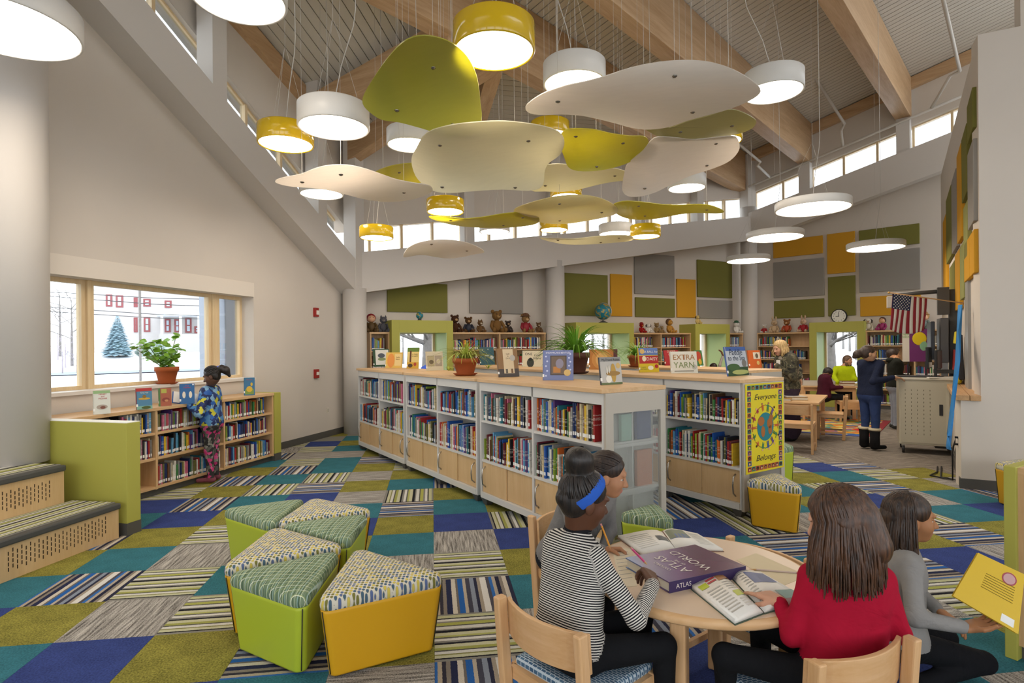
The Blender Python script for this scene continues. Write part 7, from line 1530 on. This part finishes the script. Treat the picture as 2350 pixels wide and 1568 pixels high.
# ---------------- girl kneeling at the right bookcase
K = kit('#a8754f', '#8f8d8b', '#15161a')
J = dict(pelvis=(1.73, 2.62, .24), neck=(1.755, 2.6, .645), hpL=(1.74, 2.69, .22), hpR=(1.72, 2.54, .22), shL=(1.79, 2.72, .585), shR=(1.71, 2.48, .585), elR=at(2100, 1418, 2.36), wrR=at(2214, 1440, 2.36), elL=(1.86, 2.74, .42), wrL=(1.93, 2.62, .33), knL=(2.1, 2.80, .11), knR=(2.12, 2.6, .10), anL=(1.78, 2.84, .07), anR=(1.76, 2.5, .07), toL=(1.68, 2.86, .05), toR=(1.66, 2.48, .05))
M3 = frame3((.94, -.3, .0)); hc = np.array(at(2092, 1190, 2.6)); hs = .92; w_ = np.array(J['wrR']); hd_ = np.array(at(2300, 1428, 2.36)) - w_
P4_, b4 = person('girl in grey top kneeling on floor with a yellow book', J, .80, K, (hc, M3, hs), [(w_, hd_, (.1, -.1, .5), 1, .9, .25, .3), (np.array(J['wrL']), (.7, -.3, -.5), (0, 0, -1), 1, .88, .3, .3)], .009)
HM2 = hair_mat('#1c120d', '#46301f')
hair_cap(hc, M3, hs, HM2, P4_, b4, [((0, -.06, .0), (0, -.07, -.08), .08, .07)], .052, .006, .002)
locks(hc, M3, hs, 380, .3, HM2, P4_, b4, 6, fl=-.15, curl=.018, rad=.005, facegap=88)
q = [at(2245, 1269, 2.42), at(2352, 1319, 2.36), at(2337, 1456, 2.28), at(2187, 1368, 2.38)]
_n = (q[1] - q[0]).cross(q[3] - q[0]); _r = Vector(ray(2337, 1456)); q[2] = Vector((0, 0, H)) + _r * ((q[0] - Vector((0, 0, H))).dot(_n) / _r.dot(_n))
o = thing('yellow_book', 'yellow paperback held up by the kneeling girl', 'book', q[3]); nn = (q[1] - q[0]).cross(q[3] - q[0]).normalized(); nn = nn if nn.y < 0 else -nn
def slab(name, mat, pts, d0, d1):
    m = MB(); P = [p - q[3] for p in pts]; m.hexa([p - nn * d1 for p in P], [p - nn * d0 for p in P]); return m.build(name, mat, o)
slab('cover_board', C('#d9b414', .4), q, 0, .002); slab('page_block', PAGES, [sum(q, Vector()) / 4 + (p - sum(q, Vector()) / 4) * .97 for p in q], .002, .012); slab('cover_board', C('#d9b414', .4), q, .012, .014)
def qpt(u, v): return (q[0].lerp(q[1], u)).lerp(q[3].lerp(q[2], u), v)
cen = qpt(.72, .2); e1 = (q[1] - q[0]).normalized(); e2 = nn.cross(e1)
def qdisc(r, mat, lift, name):
    m = MB(); m.add([cen - q[3] + nn * lift] + [cen - q[3] + nn * lift + (e1 * math.cos(2 * math.pi * k / 20) + e2 * math.sin(2 * math.pi * k / 20)) * r for k in range(20)], [(0, 1 + k, 1 + (k + 1) % 20) for k in range(20)]); m.build(name, mat, o)
qdisc(.026, C('#a84a56'), .001, 'round_seal'); qdisc(.021, C('#c9a0a0'), .0015, 'seal_field')
for k in range(7):
    A, B = qpt(.3, .3 + k * .045), qpt(.85, .3 + k * .045); m = MB(); m.tube([A - q[3] + nn * .0008, B - q[3] + nn * .0008], .0011, 4); m.build('text_line', C('#8a7420'), o)
slab('barcode_label', LABELW, [qpt(.72, .82), qpt(.92, .82), qpt(.92, .95), qpt(.72, .95)], -.001, 0)
# ---------------- standing girl with patterned jacket
t = NT('geometric_jacket'); v_ = t.n('TexVoronoi', Scale=20.0); v_.distance = 'MANHATTAN'; t.l(t.obj(), v_.inputs['Vector']); sc2 = t.n('SeparateColor'); t.l(v_.outputs['Color'], sc2.inputs[0])
t.base(t.ramp(sc2.outputs[0], [(0, '#1c2a5a'), (.25, '#2f62b0'), (.45, '#7fa8c8'), (.6, '#22376e'), (.74, '#c9c43a'), (.86, '#4f86b8')], 'CONSTANT'), .6); JACK = folds(t.m, 7, .03, .6)
t = NT('floral_leggings'); v_ = t.n('TexVoronoi', Scale=30.0); t.l(t.obj(), v_.inputs['Vector']); sc2 = t.n('SeparateColor'); t.l(v_.outputs['Color'], sc2.inputs[0])
t.base(t.ramp(sc2.outputs[0], [(0, '#2a2a2a'), (.3, '#5d5d58'), (.5, '#c43a78'), (.66, '#2f2c2c'), (.82, '#d0588e'), (.93, '#8a8880')], 'CONSTANT'), .8); LEGG = t.m
gp2 = on(488, 1106); J, f, l = stand((gp2.x, gp2.y), 1.33, (-.98, -.12), .02)
J['elL'] = np.array(at(457, 950, 6.42)); J['wrL'] = np.array(at(430, 926, 6.5)); J['elR'] = np.array(at(470, 945, 6.75)); J['wrR'] = np.array(at(436, 922, 6.72))
K = kit('#5f4030', JACK, LEGG, '#7d4550', lip=LIPD); hc = np.array(at(486, 864, 6.6)); M3 = frame3((-.96, -.2, -.32)); hs = .9
P5, b5 = person('girl in blue and yellow geometric jacket reading at the window bookcase', J, .85, K, (hc, M3, hs), [(J['wrL'], (-.8, .5, .25), (.2, .3, .9), 1, .85, .5, .5), (J['wrR'], (-.8, .3, .25), (.2, .1, .9), -1, .85, .5, .5)], .011, arm=1.3, torso=1.08)
hair_cap(hc, M3, hs, HB, P5, b5, [((0, -.09, .05), (0, -.14, .06), .035, .04), ((0, -.14, .06), (0, -.18, .02), .045, .05), ((0, -.18, .02), (0, -.2, -.06), .045, .02)], .058, .008)
swept(hc, M3, hs, 40, (0, -1, .35), HB, P5, b5, 3, .007)
m = MB(); qq = hc + M3 @ (np.array([0, -.12, .08]) * hs) - np.array(b5); m.ball(tuple(qq), (.03, .03, .022), 8); m.build('hair_bow', C('#3a4ed0'), P5)
ob = thing('open_book', 'thin open blue book in the standing girl\'s hands', 'book', at(432, 916, 6.55), R(30)); bx(ob, 'cover_board', C('#2a5aa0'), -.16, 0, -.1, .1, 0, .008); bx(ob, 'cover_board', C('#2a5aa0'), 0, .16, -.1, .1, 0, .008); bx(ob, 'page_block', WHITE, -.15, -.004, -.095, .095, .008, .014); bx(ob, 'page_block', WHITE, .004, .15, -.095, .095, .008, .014); ob.rotation_euler = (R(35), R(10), R(35))
# ---------------- teacher at the cart
tp = on(1997, 1032); J, f, l = stand((tp.x, tp.y), 1.56, (.97, .25), .02)
J['elR'] = np.array(at(2003, 876, 8.0)); J['wrR'] = np.array(at(2052, 866, 8.02)); J['elL'] = np.array(at(2010, 880, 8.45)); J['wrL'] = np.array(at(2045, 868, 8.5))
K = kit('#c39a7c', '#232a40', '#34446e', '#1b1b1d'); hc = np.array(at(1994, 812, 8.24)); M3 = frame3((.93, -.22, -.02)); hs = .98
P6, b6 = person('woman in navy sweater and jeans standing with hand on the cart', J, .96, K, (hc, M3, hs), [(J['wrR'], (1, .05, -.15), (0, 0, -1), 1, .95, .3, .3)], .012, torso=.98)
hair_cap(hc, M3, hs, hair_mat('#2a1f1a', '#4d3c31'), P6, b6, [((0, -.1, .02), (0, -.15, -.01), .05, .06), ((0, -.15, -.01), (0, -.19, -.05), .05, .03)], .06, .008)
for sd in 'LR':
    a = J['an' + sd] - np.array(b6); m = MB(); m.lathe([(.066, -.03), (.062, .12), (.07, .2), (.075, .22)], 16, tuple(a)); m.build('boot', M('black_suede', '#17171a', .9), P6); m = MB(); m.lathe([(.076, .21), (.084, .225), (.076, .245)], 16, tuple(a)); m.build('boot_cuff', C('#cfc2a4'), P6)
# ---------------- woman in camouflage
t = NT('camouflage_print'); nz = t.n('TexNoise', Scale=9.0, Detail=3.0, Distortion=.6); t.l(t.obj(), nz.inputs['Vector']); t.base(t.ramp(nz.outputs[0], [(0, '#2b2a26'), (.44, '#4a4838'), (.52, '#6f6a55'), (.58, '#3b3d30'), (.66, '#9a8f80')], 'CONSTANT'), .8); CAMO = folds(t.m, 6, .03, .6)
cp = at(1808, 900, 9.2); J, f, l = stand((cp.x, cp.y), 1.66, (-.9, -.1), .03)
J['elL'] = np.array(at(1822, 868, 8.95)); J['wrL'] = np.array(at(1780, 838, 8.95)); J['elR'] = np.array(at(1832, 850, 9.4)); J['wrR'] = np.array(at(1836, 868, 9.3))
K = kit('#d0a184', CAMO, '#3f3444', '#2a2a2a', brow='#a08050'); hc = np.array(at(1789, 800, 9.2)); M3 = frame3((-.93, -.25, -.2)); hs = 1.0
P7, b7 = person('blonde woman in camouflage jacket and long dark skirt', J, 1.02, K, (hc, M3, hs), [(J['wrR'], (.1, -.2, -1), (-1, 0, 0), 1, .95, .4, .3)], .013, torso=1.25, skirt=True, arm=1.25)
HBL = hair_mat('#b3905a', '#dcc08c'); hair_cap(hc, M3, hs, HBL, P7, b7, [((0, -.07, .0), (0, -.08, -.1), .07, .06)], .058, .008, .004); locks(hc, M3, hs, 60, .14, HBL, P7, b7, 8, fl=.1, rad=.011, facegap=60)
m = MB(); m.box(-.03, .03, -.004, .004, -.045, .045); m.build('name_badge', WHITE, P7, loc=tuple(np.array(at(1786, 833, 8.96)) - np.array(b7)))
# ---------------- boy in black hoodie
bp = on(2054, 985); J, f, l = stand((bp.x, bp.y), 1.5, (.92, -.35), .02)
J['elR'] = np.array(at(2068, 862, 10.6)); J['wrR'] = np.array(at(2095, 868, 10.5))
K = kit('#b5835e', '#22241f', '#8d96a3', '#3a3a38'); hc = np.array(at(2051, 815, 10.75)); M3 = frame3((.9, -.4, .1)); hs = .98
P8, b8 = person('boy in dark hooded sweatshirt and pale jeans behind the cart', J, .92, K, (hc, M3, hs), [(J['wrR'], (1, 0, .3), (0, 0, -1), 1, .95, .3, .3)], .014, torso=1.15)
hair_cap(hc, M3, hs, HD_, P8, b8, [((0, .06, .1), (0, .09, .07), .03, .02)], .055, .009, .01)
m = MB(); m.ball((0, 0, 0), (.09, .085, .05), 10); m.build('hood', cloth_mat('#22241f'), P8, loc=tuple(J['neck'] - f * .07 - np.array(b8) + np.array([0, 0, -.02])))
# ---------------- seated children at the farther table
def seated(pel, f, Ht, up=.0):
    f = _nrm(np.array([f[0], f[1], 0.0])); l = np.array([-f[1], f[0], 0]); p = np.array(pel, float); z = np.array([0, 0, 1.0]); J = dict(pelvis=p, neck=p + z * .335 * Ht + f * .03)
    for q, sg in (('L', 1), ('R', -1)):
        J['hp' + q] = p + l * sg * .055 * Ht; J['kn' + q] = p + l * sg * .065 * Ht + f * .24 * Ht + z * .01; J['an' + q] = J['kn' + q] - z * (p[2] - .08) - f * .02; J['to' + q] = J['an' + q] + f * .1 * Ht - z * .03; J['sh' + q] = p + l * sg * .1 * Ht + z * .3 * Ht + f * .03; J['el' + q] = J['sh' + q] + l * sg * .03 * Ht - z * .15 * Ht + f * .05 * Ht; J['wr' + q] = J['el' + q] + f * .14 * Ht + z * .01
    return J, f, l
pc_ = at(1936, 905, 12.3); J, f, l = seated((pc_.x, pc_.y, .56), (-.3, -.95), 1.45); K = kit('#c9967a', '#b9cf1c', '#26262b'); hc = np.array(at(1946, 828, 12.25)); M3 = frame3((.35, -.93, .05)); hs = .9
J['elR'] = np.array(at(1912, 862, 12.2)); J['wrR'] = np.array(at(1922, 878, 11.95))
P9, b9 = person('child in bright yellow green jacket sitting at the farther table', J, .86, K, (hc, M3, hs), [], .015, arm=1.4, torso=1.2); HBR = hair_mat('#4a3426', '#7d6250'); hair_cap(hc, M3, hs, HBR, P9, b9, [((0, -.05, 0), (0, -.06, -.1), .08, .07), ((-.07, .0, .0), (-.07, .01, -.11), .03, .025), ((.07, .0, .0), (.07, .01, -.11), .03, .025)], .05, .009, .006)
pc_ = at(1890, 908, 11.5); J, f, l = seated((pc_.x, pc_.y, .47), (.95, -.1), 1.32); K = kit('#6b4632', '#4a1c2c', '#1f2024', lip=LIPD); hc = np.array(at(1900, 857, 11.5)); M3 = frame3((.8, -.35, -.5)); hs = .9
P10, b10 = person('boy in maroon hooded top looking down at the farther table', J, .84, K, (hc, M3, hs), [], .015, torso=1.15, arm=1.2); hair_cap(hc, M3, hs, HB, P10, b10, [], .06, .009, .002)
# ---------------- child raising a hand in the third window box
pc_ = at(1634, 905, 13.9); J, f, l = seated((pc_.x, pc_.y, .56), (-.5, -.9), 1.2); K = kit('#8f6247', '#b9b0a8', '#3a3c46'); hc = np.array(at(1637, 845, 13.85)); M3 = frame3((-.5, .6, -.3)); hs = .9
J['shL'] = np.array(at(1648, 868, 13.8)); J['elL'] = np.array(at(1652, 838, 13.75)); J['wrL'] = np.array(at(1659, 816, 13.75))
P11, b11 = person('child with raised hand half hidden behind the shelving', J, .78, K, (hc, M3, hs), [(J['wrL'], (-.35, 0, .9), (-.6, 0, -.2), 1, 1.0, .35, .3)], .016); hair_cap(hc, M3, hs, HD_, P11, b11, [], .055, .01, .006)
